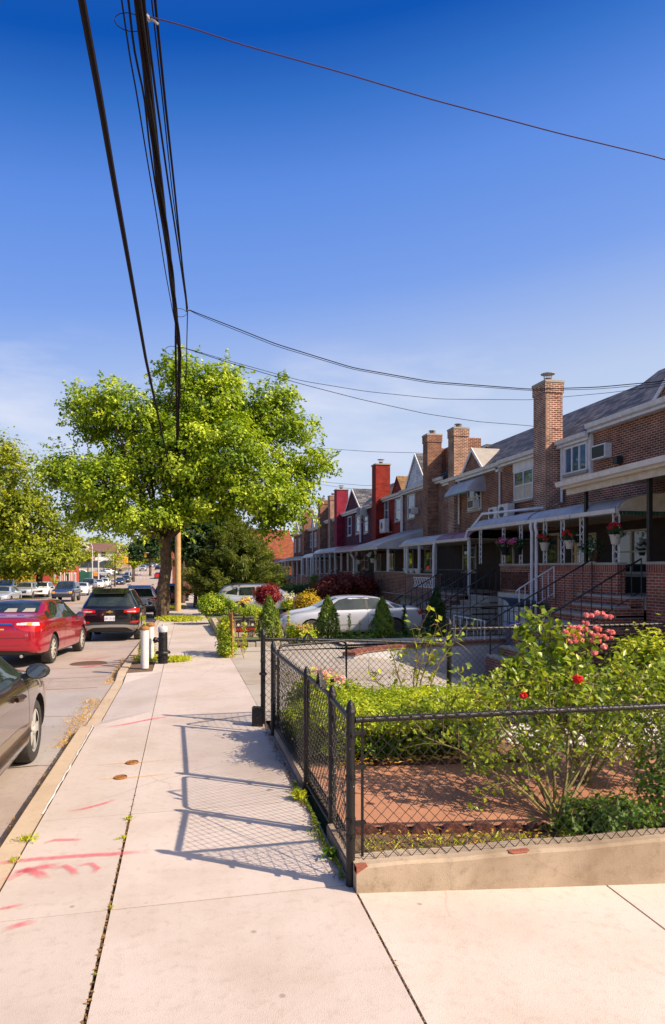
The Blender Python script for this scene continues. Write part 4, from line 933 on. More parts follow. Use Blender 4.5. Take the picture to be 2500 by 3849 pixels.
for sg in (-1, 1):
    for y in (-.62,.62): t = MB(); t.box(sg*.905-.012, sg*.905+.014, y-.1, y+.1, .80,.83); t.build('door_handle', M['chrome'], c.t, local=True, bevel=.006)
c.wheels(2, .885, .20); c.mirror(.86, 1.03, .99, mat('light silver paint', (.5,.5,.5))); c.t.scale = (1,1,.96); c.t.location = (5.45, 22.0, -.42); c.t.rotation_euler = (0,0,R(90)); sed_silver = c
# ---- copies for the traffic: (proto, label, px, Y, heading, paint)
FAR = [(suv_grey,'dark red SUV parked just past the warm grey SUV, mostly behind the trunk',626,46,0,paint('dark wine paint',(.14,.01,.015)),'SUV','cars parked along the near kerb'),
 (sp,'black car parked behind the tree trunk with its red tail lights showing',668,56,0,blk,'car','cars parked along the near kerb'),
 (suv_grey,'silver SUV in the far lane behind the silver sedan',80,70,1,silver,'SUV',GR), (suv_grey,'white SUV facing the camera, left of the boxy dark blue SUV',143,73,1,whitep,'SUV',GR),
 (sp,'white car directly behind the boxy dark blue SUV',299,79,1,whitep,'car',GR), (dur,'navy pickup-sized car parked in front of the red building, right of the boxy SUV',325,98,1,navy,'SUV',GR),
 (sp,'white sedan parked beyond the navy truck-like car, left of its pair',368,117,1,whitep,'car',GR), (suv_grey,'white SUV parked beyond the navy truck-like car, right of its pair',389,124,1,whitep,'SUV',GR),
 (dur,'navy van at the left photo edge behind the silver sedan',8,84,1,navy,'van',GR), (sp,'slate blue sedan parked nearest of three climbing the hill',448,139,1,bluep,'car',GR),
 (sp,'navy sedan parked in the middle of three climbing the hill',470,147,1,navy,'car',GR), (suv_grey,'dark SUV parked last of three climbing the hill',478,156,1,dkg,'SUV',GR),
 (suv_grey,'silver truck coming down the hill toward the crosswalk',536,191,1,silver,'pickup',None), (sp,'small red car driving away up the hill in the near lane',594,160,0,rdp,'car',None),
 (sp,'tiny dark car farthest left in the line coming down the hill',557,238,1,dkg,'car','line of cars at the top of the hill'), (sp,'tiny silver car in the line at the top of the hill, second from left',567,252,1,silver,'car','line of cars at the top of the hill'),
 (suv_grey,'tiny navy car in the line at the top of the hill, third from left',576,266,1,navy,'SUV','line of cars at the top of the hill'), (sp,'tiny white car at the far end of the line on the hill',583,285,1,whitep,'car','line of cars at the top of the hill'),
 (sp,'dark car driving away near the top of the hill, right of the line',593,205,0,blk,'car',None),
 (suv_grey,'white minivan parked side-on in the lot below the red awning',308,158,2,whitep,'minivan','cars in the parking lot'), (sp,'grey sedan parked side-on in the lot behind the lamp post',383,160,2,silver,'car','cars in the parking lot'),
 (sp,'white sedan in the lot right of the grey sedan',402,168,2,whitep,'car','cars in the parking lot'), (sp,'dark red car at the right end of the parking lot row',420,176,2,paint('dark wine paint',(.14,.01,.015)),'car','cars in the parking lot'),
 (sp,'blue car between the lamp post and the green container',357,150,2,navy,'car','cars in the parking lot')]
for pr, l, px, Y, h, pm, ct, gp in FAR:
    o = copy_tree(pr.t); lab(o, l, ct, gp)
    if gp is None and 'group' in o: del o['group']
    x = xat(px, Y); yo = {0: 2.2, 1: 2.2, 2: 0}[h]
    if h < 2: o.location = (x, Y+yo, zr(Y+yo)-.13); o.rotation_euler = (math.atan(zr(Y+3)-zr(Y+2))*(1 if h == 0 else -1), 0, 0 if h == 0 else math.pi)
    else: o.location = (x, Y, gz(-25, Y)); o.rotation_euler = (0, 0, R(-78))
    recolour(o, pm)
sp.t.rotation_euler = (0,0,math.pi)
# ================================================================ row houses
BR = dict(
 a=brick('dark red brick', (.12,.036,.022), (.06,.022,.016), (.34,.24,.17), ms=.011),
 b=brick('red brown brick', (.25,.062,.028), (.105,.030,.016), (.46,.31,.21), ms=.011),
 c=brick('pinkish brick', (.25,.12,.09), (.19,.085,.065), (.33,.24,.19), ms=.009),
 red=brick('red painted brick', (.34,.035,.018), (.27,.025,.014), (.20,.015,.012), ms=.008, bump=.8),
 purple=brick('purple painted brick', (.14,.03,.04), (.11,.025,.035), (.07,.02,.025), ms=.008, bump=.8),
 crim=brick('crimson painted brick', (.30,.02,.045), (.27,.018,.04), (.24,.016,.035), ms=.006, bump=.4),
 bright=brick('bright porch brick', (.36,.085,.04), (.24,.055,.03), (.42,.30,.22), ms=.010),
 sold=brick('soldier brick', (.36,.085,.04), (.22,.05,.03), (.42,.30,.22), bw=.075, rh=.2, ms=.010),
 chim=brick('chimney brick', (.27,.085,.045), (.15,.048,.03), (.62,.46,.33), ms=.013),
 orange=brick('orange brick', (.28,.075,.03), (.20,.055,.022), (.18,.07,.04), ms=.006))
M['slate'] = brick('slate roof', (.20,.185,.185), (.045,.05,.07), (.012,.012,.018), bw=.36, rh=.21, ms=.014, rough=.75)
M['shingle'] = brick('tan shingles', (.30,.17,.075), (.20,.11,.05), (.12,.07,.04), bw=.3, rh=.14, ms=.006)
M['tile'] = brick('orange roof tiles', (.30,.085,.03), (.22,.06,.022), (.14,.045,.02), bw=.25, rh=.2, ms=.012)
M['siding'] = brick('white siding', (.80,.78,.76), (.76,.74,.72), (.30,.29,.30), bw=3, rh=.16, ms=.006)
M['alu'] = mat('silver awning metal', (.42,.41,.41), (.31,.30,.31), .5, .05, scale=3)
M['awn_maroon'] = mat('maroon awning', (.20,.035,.055), (.15,.03,.05), .4, .1, scale=3); M['awn_green'] = mat('green awning', (.01,.085,.045), (.015,.06,.035), .4, .1, scale=3); M['awn_red'] = mat('faded red awning', (.30,.05,.045), (.22,.04,.04), .45, scale=3)
M['stone'] = concrete('limestone tread', (.40,.35,.28), (.33,.28,.22), (.24,.20,.16), .3)
M['redgut'] = mat('red roofing felt', (.30,.03,.03), (.22,.03,.03), .7, scale=5)
XW = 12.4
M['panel'] = mat('painted porch shade', (.035,.02,.014), (.02,.012,.010), .7, scale=3)  # near-black brown stands in for the deep shade under the porch roofs
def window(p, y0, y1, z0, z1, X=XW, fm=None, mull=1, split=True, blind=0, glass=None):
    fm = fm or M['white']; t = MB(); e = .055
    t.box(X-.05, X+.02, y0, y0+e, z0, z1); t.box(X-.05, X+.02, y1-e, y1, z0, z1); t.box(X-.05, X+.02, y0+e, y1-e, z1-e, z1); t.box(X-.05, X+.02, y0+e, y1-e, z0, z0+e)
    for k in range(1, mull):
        yc = y0+(y1-y0)*k/mull; t.box(X-.045, X+.02, yc-.03, yc+.03, z0+e, z1-e)
    if split: zc = (z0+z1)/2; t.box(X-.040, X+.015, y0+e, y1-e, zc-.022, zc+.022)
    w_ = t.build('window', fm, p)
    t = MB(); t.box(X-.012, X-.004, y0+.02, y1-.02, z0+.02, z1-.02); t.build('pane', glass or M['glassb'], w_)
    t = MB(); t.box(X-.09, X+.02, y0-.06, y1+.06, z0-.09, z0-.003); t.build('sill', M['stone'], w_)
    if blind:
        t = MB(); t.box(X-.016, X-.0125, y0+.06, y1-.06, z0+.06, z0+(z1-z0)*blind); t.build('blind', M['cream'], w_)
    return w_
def acbox(p, yc, zc, X=XW, m=None, w_=.62, h=.40, d=.35):
    t = MB(); t.box(X-d, X, yc-w_/2, yc+w_/2, zc-h/2, zc+h/2); a = t.build('air_conditioner', m or M['white'], p, bevel=.015)
    t = MB(); t.box(X-d-.008, X-d-.001, yc-w_/2+.05, yc+w_/2-.05, zc-h/2+.05, zc+h/2-.05); t.build('grille', M['plast'], a); return a
def condenser(p, y0, y1, z0, z1, X0):
    t = MB(); t.box(X0, X0+.3, y0, y1, z0, z1); a = t.build('air_conditioner', M['white'], p, bevel=.015)
    t = MB(); t.lathe((X0-.002, (y0+y1)/2+.08, (z0+z1)/2), [(.21,-.006),(.21,.001),(.19,-.004)], 20, 'x')
    for k in range(5): t.box(X0-.010, X0-.003, (y0+y1)/2-.12, (y0+y1)/2+.28, z0+.1+k*.09, z0+.108+k*.09)
    t.build('fan_grille', M['plast'], a)
def spout(p, P, r=.045, m=None):
    t = MB(); t.tube(P, r, 8); return t.build('downspout', m or M['white'], p, smooth=True)
def chimney(p, x0, x1, y0, y1, z0, zt, m, cap='pot', band=True):
    t = MB(); t.box(x0, x1, y0, y1, z0, zt-.42); 
    if band: t.box(x0-.03, x1+.03, y0-.03, y1+.03, zt-.42, zt-.09)
    else: t.box(x0, x1, y0, y1, zt-.42+.001, zt-.09)
    c = t.build('chimney', m, p)
    t = MB(); t.box(x0-.05, x1+.05, y0-.05, y1+.05, zt-.09, zt); t.build('chimney_cap', M['stone'], c, bevel=.01)
    cx, cy = (x0+x1)/2, (y0+y1)/2
    t = MB(); t.lathe((cx,cy,zt), [(.12,0),(.14,.02),(.11,.14),(.12,.16)], 14); t.build('chimney_pot', M['terra'], c)
    if cap == 'pot':
        t = MB()
        for k in range(10):
            a = k*.628; t.tube([(cx+.13*math.cos(a),cy+.13*math.sin(a),zt+.14),(cx+.14*math.cos(a),cy+.14*math.sin(a),zt+.30)], .007, 4)
        t.lathe((cx,cy,zt), [(.24,.30),(.24,.315),(.10,.34),(.001,.35)], 16); t.build('flue_cap', M['chrome'] if False else M['alu'], c)
    elif cap == 'cage':
        t = MB()
        for k in range(12):
            a = k*.5236; t.tube([(cx+.17*math.cos(a),cy+.17*math.sin(a),zt),(cx+.17*math.cos(a),cy+.17*math.sin(a),zt+.2)], .006, 4)
        t.lathe((cx,cy,zt), [(.18,.2),(.18,.212)], 14); t.build('flue_cap', M['alu'], c)
    return c
K = .74
def roof(p, y0, y1, ze, m, zr_=8.0, x0=12.22):
    xr = x0+(zr_-ze)/K; t = MB()
    t.prism([(x0,y0,ze),(xr,y0,zr_),(xr+8,y0,zr_-.1),(xr+8,y0,zr_-.22),(xr,y0,zr_-.14),(x0+.05,y0,ze-.08)], (0,y1-y0,0)); r_ = t.build('roof', m, p)
    t = MB(); t.prism([(x0-.13,y0,ze+.03),(x0+.02,y0,ze+.03),(x0+.02,y0,ze-.14),(x0-.10,y0,ze-.10)], (0,y1-y0,0)); t.box(x0-.02, XW-.001, y0, y1, ze-.22, ze-.141); t.build('gutter', M['white'], r_)
    return r_
def gable(p, y0, y1, ze, zt, wm, rm, trim=True, x=XW-.02):
    yc = (y0+y1)/2; xe = 12.22+(zt-ze)/K
    t = MB(); t.prism([(x,y0,ze-.25),(x,y1,ze-.25),(x,y1,ze),(x,yc,zt),(x,y0,ze)], (.12,0,0)); t.build('gable_wall', wm, p)
    for s_, ya in ((1, y0), (-1, y1)):
        t = MB(); o = -.10*s_; A = (x-.06,ya+o,ze-.06); B = (x-.06,yc,zt+.02); C = (xe,yc,zt+.02); D = (x+.1,ya+o,ze-.06)
        t.add([A,B,C,D]+[(q[0],q[1],q[2]+.05) for q in (A,B,C,D)], [(0,1,2,3),(4,5,6,7),(0,1,5,4),(1,2,6,5),(2,3,7,6),(3,0,4,7)]); t.build('gable_roof', rm, p)
    if trim:
        t = MB()
        for a, b in (((y0-.1,ze-.06),(yc,zt+.02)), ((y1+.1,ze-.06),(yc,zt+.02))):
            t.add([(x-.075,a[0],a[1]-.10),(x-.075,b[0],b[1]-.12),(x-.075,b[0],b[1]+.06),(x-.075,a[0],a[1]+.06),(x-.03,a[0],a[1]-.10),(x-.03,b[0],b[1]-.12),(x-.03,b[0],b[1]+.06),(x-.03,a[0],a[1]+.06)], [(0,1,2,3),(4,5,6,7),(0,1,5,4),(1,2,6,5),(2,3,7,6),(3,0,4,7)])
        t.build('barge_board', M['white'], p)
def awning(p, y0, y1, zg, m, xf=10.0, rise=.58, flat=False, end=True, ribs=.0, fascia=None, xw=XW, endm=None, scal=None):
    d = xw-xf; pr = [(0,0),(0,.04),(.02,.12),(.055,.19),(.11,.26),(.20,.32),(.35,.38),(.6,.44),(1,rise)]
    if flat: pr = [(0,0),(.01,.06),(.05,.15),(.12,.25),(.3,.42),(.6,.70),(1,rise)]
    P = [(xf+d*a, zg+b) for a, b in pr]; t = MB(); n = max(2, int((y1-y0)/(ribs or 1.2)))
    P = [(x, z) for x, z in P if x <= xw+1e-6]
    if ribs:
        ys_ = []; 
        for k in range(n): a = y0+(y1-y0)*k/n; st_ = (y1-y0)/n; ys_ += [(a,0),(a+st_*.12,.022),(a+st_*.35,.022),(a+st_*.47,0)]
        ys_ += [(y1,0)]
    else:
        ys_ = []
        for k in range(n): a = y0+(y1-y0)*k/n; ys_ += [(a,.012),(a+.03,.012),(a+.032,0),(a+(y1-y0)/n-.002,0)]
        ys_ += [(y1,0)]
    t.add([(x-h*.7, y, z+h) for y, h in ys_ for x, z in P], [(i*len(P)+j, (i+1)*len(P)+j, (i+1)*len(P)+j+1, i*len(P)+j+1) for i in range(len(ys_)-1) for j in range(len(P)-1)])
    t.add([(x+.03, y, z-.045) for y in (y0,y1) for x, z in P], [(j, j+1, len(P)+j+1, len(P)+j) for j in range(len(P)-1)])
    a = t.build('awning', m, p, fix=False)
    t = MB(); t.prism([(xf-.10,y0,zg+.03),(xf+.03,y0,zg+.03),(xf+.03,y0,zg-.09),(xf-.07,y0,zg-.07)], (0,y1-y0,0)); t.build('gutter', M['white'], a)
    if end:
        t = MB(); t.prism([(x, y0-.004, z-.002) for x, z in P]+[(xw,y0-.004,zg-.04),(xf,y0-.004,zg-.04)], (0,.02,0)); t.build('end_panel', endm or m, a)
        if scal:
            t = MB(); k = int(d/.1)
            for i in range(k): xx = xf+d*i/k; t.prism([(xx,y0-.02,zg-.03),(xx+d/k,y0-.02,zg-.03),(xx+d/k*.8,y0-.02,zg-.12),(xx+d/k*.2,y0-.02,zg-.12)], (0,.012,0))
            t.build('scalloped_edge', scal, a)
    t = MB(); t.box(xf+.04, xw-.01, y0+.03, y1-.03, zg-.02, zg+.0); t.build('ceiling', M['cream'], a)
    return a
def lattice(p, y, z0, z1, X=10.03, w_=.16, m=None):
    t = MB()
    for s_ in (-1, 1): t.box(X-.012, X+.012, y+s_*w_/2-.012, y+s_*w_/2+.012, z0, z1)
    n = max(3, int((z1-z0)/.16)); h = (z1-z0)/n
    for k in range(n):
        s_ = 1 if k % 2 else -1; t.tube([(X, y-s_*w_/2, z0+k*h), (X, y+s_*w_/2, z0+(k+1)*h)], .009, 4); t.tube([(X+.002, y-w_/2, z0+k*h+h*.5), (X+.002, y+w_/2, z0+k*h+h*.5)], .006, 4)
    return t.build('lattice_post', m or M['white'], p)
def pole(p, x, y, z0, z1, r=.04, m=None):
    t = MB(); t.box(x-r, x+r, y-r, y+r, z0, z1); return t.build('post', m or M['white'], p)
def porch(p, y0, y1, zt, bm, zb=-1.6, X=10.0, cap=True, floor=True, sold=True):
    t = MB(); t.box(X, X+.2, y0, y1, zb, zt-(.22 if sold else .0)); w_ = t.build('porch_wall', bm, p)
    if sold: t = MB(); t.box(X-.003, X+.203, y0-.002, y1+.002, zt-.22, zt-.06 if cap else zt); t.build('brick_course', BR['sold'] if bm is BR['bright'] else bm, w_)
    if cap: t = MB(); t.box(X-.04, X+.25, y0-.02, y1+.02, zt-.06 if sold else zt, zt+(.0 if sold else .06)); t.build('cap_stone', M['stone'], w_, bevel=.008)
    if floor: t = MB(); t.box(X+.2, XW, y0, y1, .85, .98); t.build('porch_floor', M['stone'], p)
    return w_
def steps(p, y0, y1, x0, x1, z0, z1, n, wm, tm=None):
    t = MB(); tr = MB(); d = (x1-x0)/n; h = (z1-z0)/n
    for k in range(n):
        t.box(x0+k*d, x1-.001*k, y0, y1, z0+k*h-(1.2 if k == 0 else 0), z0+(k+1)*h-.05)
        tr.box(x0+k*d-.04, x0+(k+1)*d+.0, y0-.03, y1+.03, z0+(k+1)*h-.048, z0+(k+1)*h)
    s_ = t.build('steps', wm, p); tr.build('tread', tm or M['stone'], s_, bevel=.006); return s_
def rail(p, A, B, h=.85, n=8, m=None, r=.013, curl=True, drop=True):
    m = m or M['black']; A, B = Vector(A), Vector(B); k = Vector((0,0,1)); t = MB()
    t.tube([A+k*h, B+k*h], .02, 6); t.tube([A+k*.12, B+k*.12], .012, 4)
    for i in range(n+1): q = A.lerp(B, i/n); t.tube([q+k*(0 if i in (0, n) and drop else .12), q+k*h], r*(1.5 if i in (0, n) else 1), 4)
    if curl: t.tube([A+k*h, A+k*(h-.02)+(A-B).normalized()*.10, A+k*(h-.12)+(A-B).normalized()*.12], .018, 6)
    return t.build('railing', m, p)
def back(p, y0, y1, doors=(), wins=(), m=None):
    """what shows on the house wall under the porch roof"""
    t = MB(); t.box(XW-.0035, XW-.0015, y0, y1, .985, 3.25); t.build('porch_shade_sheet', M['panel'], p)  # dark sheet added over the wall brick to paint in the porch shade
    for yc in doors:
        t = MB(); t.box(XW-.06, XW-.002, yc-.52, yc-.44, .98, 3.1); t.box(XW-.06, XW-.002, yc+.44, yc+.52, .98, 3.1); t.box(XW-.06, XW-.002, yc-.44, yc+.44, 3.02, 3.1); d = t.build('door', M['cream'], p)
        t = MB(); t.box(XW-.03, XW-.004, yc-.44, yc+.44, .98, 3.02); t.build('door_leaf', M['brown'], d)
        t = MB(); t.box(XW-.036, XW-.031, yc-.3, yc+.3, 1.9, 2.85); t.build('pane', M['glass'], d)
    for yc, ww in wins: window(p, yc-ww/2, yc+ww/2, 1.75, 3.0, mull=2, split=True, glass=M['glass'], fm=M['cream'])
def house(label, y0, y1, ze, wm, z0=-1.8, roofm=None, zr_=8.0):
    h = thing('row_house', label, 'house', (12.4, (y0+y1)/2, 0), group='attached brick row houses')
    t = MB(); t.box(XW, 21, y0, y1, z0, ze+.02); t.build('wall', wm, h)
    roof(h, y0, y1, ze, roofm or M['slate'], zr_)
    return h
# --- nearest house (mostly outside the frame)
hA0 = house('nearest brick row house at the right edge, with cream canopy on black poles', 3.5, 12.1, 6.3, BR['b'])
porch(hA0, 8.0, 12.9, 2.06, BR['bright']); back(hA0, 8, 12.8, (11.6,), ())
t = MB(); t.prism([(9.72,8.5,4.10),(9.72,8.5,4.24),(9.82,8.5,4.26),(12.4,8.5,4.42),(12.4,8.5,4.36),(9.85,8.5,4.12)], (0,7.35,-.12)); c_ = t.build('canopy', M['cream'], hA0)
t = MB(); t.prism([(9.60,8.5,4.30),(9.74,8.5,4.30),(9.72,8.5,4.16),(9.64,8.5,4.18)], (0,7.5,-.12)); t.build('gutter', M['white'], c_)
t = MB(); t.prism([(9.80,8.6,4.10),(12.38,8.6,4.10),(12.38,8.6,3.9),(9.80,8.6,3.9)], (0,.06,0)); t.prism([(9.83,8.5,4.11),(9.83,8.5,3.93),(9.87,8.5,3.93),(9.87,8.5,4.11)], (0,7.3,-.1)); t.build('canopy_fascia', M['cream'], c_)
pole(hA0, 10.02, 15.2, 2.05, 3.98, .04, BK); pole(hA0, 10.02, 12.82, 2.06, 4.02, .045, BK); pole(hA0, 10.02, 10.2, 2.06, 4.04, .045, BK)
# --- A
hA = house('brick row house with a wall air conditioner, right of the tallest chimney', 12.1, 18.45, 6.33, BR['b'], zr_=8.2)
gable(hA, 10.2, 15.6, 6.4, 8.9, BR['b'], M['slate'])
acbox(hA, 17.85, 5.42, w_=.70, h=.44, d=.24); t = MB(); t.box(12.2,12.4,17.0,17.2,4.95,5.15); t.build('vent', M['plast'], hA)
awning(hA, 13.87, 18.1, 3.3, M['alu'], end=True, endm=M['cream'], scal=M['awn_green']); porch(hA, 13.9, 18.0, 2.05, BR['bright'])
for y in (16.3, 17.2, 15.4): lattice(hA, y, 2.05, 3.25)
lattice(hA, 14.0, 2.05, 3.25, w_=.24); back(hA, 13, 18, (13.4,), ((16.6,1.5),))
t = MB(); t.box(9.99, 12.4, 12.9, 14.9, .98, 1.28); t.build('landing', M['stone'], hA)
steps(hA, 12.95, 14.9, 7.1, 9.98, -.38, 1.28, 8, BR['bright'])
rail(hA, (7.2,14.85,-.2), (9.95,14.85,1.28), n=11); rail(hA, (7.2,13.0,-.2), (9.95,13.0,1.28), n=11)
rail(hA, (8.9,16.6,.5), (9.95,16.6,1.1), n=6, m=M['white']); rail(hA, (7.55,15.9,-.2), (7.55,17.9,-.2), .75, 9, M['white'], curl=False)
t = MB(); t.box(12.1, 12.39, 11.35, 12.0, 1.9, 2.25)
# --- B
hB = house('brick row house with the tallest chimney, white bay window and two outdoor condensers', 18.45, 24.4, 6.12, BR['b'])
chimney(hB, 11.8, 12.43, 20.2, 21.0, 3.2, 8.22, BR['chim'])
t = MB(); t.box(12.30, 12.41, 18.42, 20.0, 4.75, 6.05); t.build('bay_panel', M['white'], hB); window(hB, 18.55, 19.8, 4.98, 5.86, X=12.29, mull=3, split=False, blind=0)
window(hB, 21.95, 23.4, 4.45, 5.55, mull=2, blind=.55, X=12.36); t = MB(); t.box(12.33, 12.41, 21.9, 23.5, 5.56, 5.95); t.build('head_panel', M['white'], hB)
t = MB(); t.box(12.28,12.4,18.44,18.5,4.4,6.1); t.build('trim', M['white'], hB)
spout(hB, [(12.3,20.05,6.0),(12.3,20.05,4.1),(11.9,20.3,3.95),(10.3,21.9,3.82),(10.05,22.1,3.4)]); condenser(hB, 24.0, 24.75, 3.75, 4.3, 11.9); condenser(hB, 23.1, 23.9, 3.75, 4.35, 11.9)
spout(hB, [(12.33,24.6,5.75),(12.33,24.6,4.2)], .04); t = MB(); t.box(12.2,12.4,24.5,24.72,5.75,5.95); t.build('hopper', M['white'], hB)
awning(hB, 18.12, 22.25, 3.3, M['alu'], end=False)
porch(hB, 18.0, 19.9, 2.04, BR['b'], zb=1.12); t = MB(); t.box(9.985, 9.998, 18.12, 19.85, 1.25, 1.80)
t.build('pierced_brickwork', brick('pierced brickwork', (.16,.05,.03), (.006,.004,.004), (.10,.035,.02), bw=.11, rh=.10, ms=.02), hB)
t = MB(); t.box(9.96, 10.2, 17.9, 20.2, -1.5, -.9); t.box(9.96, 10.2, 19.75, 20.0, -.9, 1.12); t.box(9.96, 10.2, 17.85, 18.0, -.9, 1.12); t.box(9.955,10.2,18.0,19.75,.98,1.118); g_ = t.build('garage_surround', M['cream'], hB)
t = MB(); t.box(10.04, 10.08, 18.0, 19.75, -.9, .98); t.build('garage_door', M['white'], hB)
t = MB(); [t.box(10.03,10.041,18.0,19.75,-.9+.36*k,-.885+.36*k) for k in range(5)]; t.build('door_groove', M['dark'], hB)
for y in (18.6, 19.72, 21.45): lattice(hB, y, 2.04, 3.25)
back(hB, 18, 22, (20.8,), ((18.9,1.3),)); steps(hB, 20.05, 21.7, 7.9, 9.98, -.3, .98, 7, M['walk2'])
rail(hB, (7.9,20.1,-.15), (9.95,20.1,1.0), n=9); rail(hB, (7.9,21.65,-.15), (9.95,21.65,1.0), n=9)
for y in (17.52,17.78): spout(hB, [(9.93,y,3.28),(9.90,y,3.12),(10.02-.08,y,2.95),(9.93,y,-.2)], .05)
# --- C
hC = house('brick row house with a slate-roofed brick gable over a silver window awning', 24.4, 30.4, 6.08, BR['b'])
gable(hC, 26.1, 28.45, 6.05, 7.12, BR['b'], mat('pale slate', (.36,.31,.25), (.28,.25,.22), .6, scale=3))
window(hC, 26.4, 27.75, 4.42, 5.55, mull=2, blind=0, glass=M['glass']); acbox(hC, 26.9, 4.66, w_=.6, h=.4, d=.3)
t = MB(); t.prism([(11.55,26.0,5.12),(11.6,26.0,5.28),(11.9,26.0,5.62),(12.4,26.0,5.85),(12.4,26.0,5.12)], (0,.02,0)); t.add([(11.55,26.0,5.12),(11.6,26.0,5.28),(11.9,26.0,5.62),(12.4,26.0,5.85),(11.55,28.5,5.12),(11.6,28.5,5.28),(11.9,28.5,5.62),(12.4,28.5,5.85)], [(0,1,5,4),(1,2,6,5),(2,3,7,6)]); wa = t.build('window_awning', M['alu'], hC)
t = MB()
for i in range(24): yy = 26.0+i*.104; t.prism([(11.545,yy,5.13),(11.545,yy+.104,5.13),(11.545,yy+.08,5.05),(11.545,yy+.02,5.05)], (.01,0,0))
t.build('scalloped_edge', M['awn_green'], wa)
spout(hC, [(12.3,28.6,6.0),(12.3,28.6,3.9)])
t = MB(); t.box(12.15, 12.87, 28.8, 29.5, 3.0, 8.1); t.box(13.2, 13.6, 28.8, 32.3, 6, 7.95)
chimney(hC, 12.15, 12.87, 28.8, 29.5, 3.0, 8.42, BR['chim'], 'cage'); t = MB(); t.box(12.88, 13.5, 28.81, 31.69, 5.5, 7.95); t.build('parapet', BR['b'], hC)
awning(hC, 22.32, 25.6, 2.97, M['awn_maroon'], end=False); awning(hC, 25.62, 30.1, 2.95, M['alu'], end=False)
porch(hC, 25.5, 29.4, 1.6, BR['c'], sold=False); steps(hC, 22.6, 24.6, 7.9, 9.98, -.35, .95, 7, BR['b']); rail(hC, (7.9,22.65,-.2), (9.95,22.65,.97), n=9); rail(hC, (7.9,24.55,-.2), (9.95,24.55,.97), n=9)
rail(hC, (9.95,22.4,.97), (9.95,25.3,.97), n=14, curl=False)
for y in (25.75, 27.7, 29.3, 22.45): pole(hC, 10.05, y, .95, 2.93, .045)
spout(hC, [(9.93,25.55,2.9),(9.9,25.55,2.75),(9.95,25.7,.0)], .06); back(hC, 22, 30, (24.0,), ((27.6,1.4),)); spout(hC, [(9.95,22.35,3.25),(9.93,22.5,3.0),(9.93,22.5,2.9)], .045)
t = MB()
for k in range(8):
    y = 25.65+k*.32; t.tube([(9.985,y,1.10),(9.985,y+.3,1.45)], .02, 4); t.tube([(9.985,y+.3,1.10),(9.985,y,1.45)], .02, 4)
t.box(9.975,9.995,25.6,28.25,1.06,1.10); t.box(9.975,9.995,25.6,28.25,1.45,1.49); t.build('lattice_panel', M['white'], hC)
t = MB(); t.add([(8.0+.9*math.sin(a*.26), y, .35+.55*math.cos(a*.26)) for y in (23.6, 26.8) for a in range(7)], [(j, j+1, 8+j, 7+j) for j in range(6)]); t.build('cellar_awning', M['alu'], hC, fix=False)
# --- D
hD = house('pinkish brick row house with a white sided gable beside the twin brick chimneys', 30.4, 36.8, 6.3, BR['c'])
chimney(hD, 11.85, 12.6, 31.45, 32.1, 2.8, 8.62, BR['b'], 'cage'); t = MB(); t.box(12.601, 13.5, 31.70, 32.1, 3.0, 7.95); t.build('parapet', BR['b'], hD)
gable(hD, 33.0, 36.4, 6.3, 8.1, M['siding'], M['slate']); window(hD, 34.8, 36.0, 4.66, 6.0, mull=1); acbox(hD, 34.55, 5.0, w_=.5, h=.35, d=.4)
awning(hD, 32.1, 37.1, 2.9, M['alu'], xf=9.4, rise=1.08, flat=True, ribs=.14, endm=M['alu']); porch(hD, 29.5, 34.6, 1.66, BR['b'], sold=False)
for y in (32.3, 34.6, 29.6): pole(hD, 10.05, y, 1.6, 2.95, .05)
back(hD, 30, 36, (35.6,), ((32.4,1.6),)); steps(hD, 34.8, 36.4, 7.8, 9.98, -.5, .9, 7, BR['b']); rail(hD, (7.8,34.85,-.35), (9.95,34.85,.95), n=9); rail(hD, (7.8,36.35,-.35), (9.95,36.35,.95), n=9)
# --- E
hE = house('bright red painted row house with a tan shingle roof and a hanging condenser', 36.8, 43.0, 6.25, BR['red'], roofm=M['shingle'], zr_=8.15)
gable(hE, 37.0, 38.8, 6.4, 7.3, BR['red'], M['shingle'], trim=False); chimney(hE, 11.8, 12.75, 40.5, 41.4, 2.8, 8.5, BR['red'], 'pot', band=False)
window(hE, 37.1, 38.3, 4.66, 6.0); window(hE, 39.7, 40.5, 4.9, 6.1, mull=1); condenser(hE, 39.1, 40.2, 4.1, 4.9, 11.95); t = MB(); t.box(12.0,12.4,39.0,40.3,4.05,4.09); t.build('bracket', M['white'], hE)
for y in (36.75, 36.95): spout(hE, [(12.3,y,6.2),(12.3,y,3.8)], .05)
awning(hE, 37.2, 44.0, 2.95, M['awn_red'], xf=9.9, end=False); spout(hE, [(9.4,37.2,2.9),(9.35,37.3,2.7),(9.55,37.3,2.4),(9.55,37.3,-.2)], .07)
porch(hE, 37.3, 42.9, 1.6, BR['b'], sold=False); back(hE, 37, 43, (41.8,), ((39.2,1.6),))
for y in (38.6, 40.8, 42.6): pole(hE, 10.05, y, 1.6, 2.9, .05)
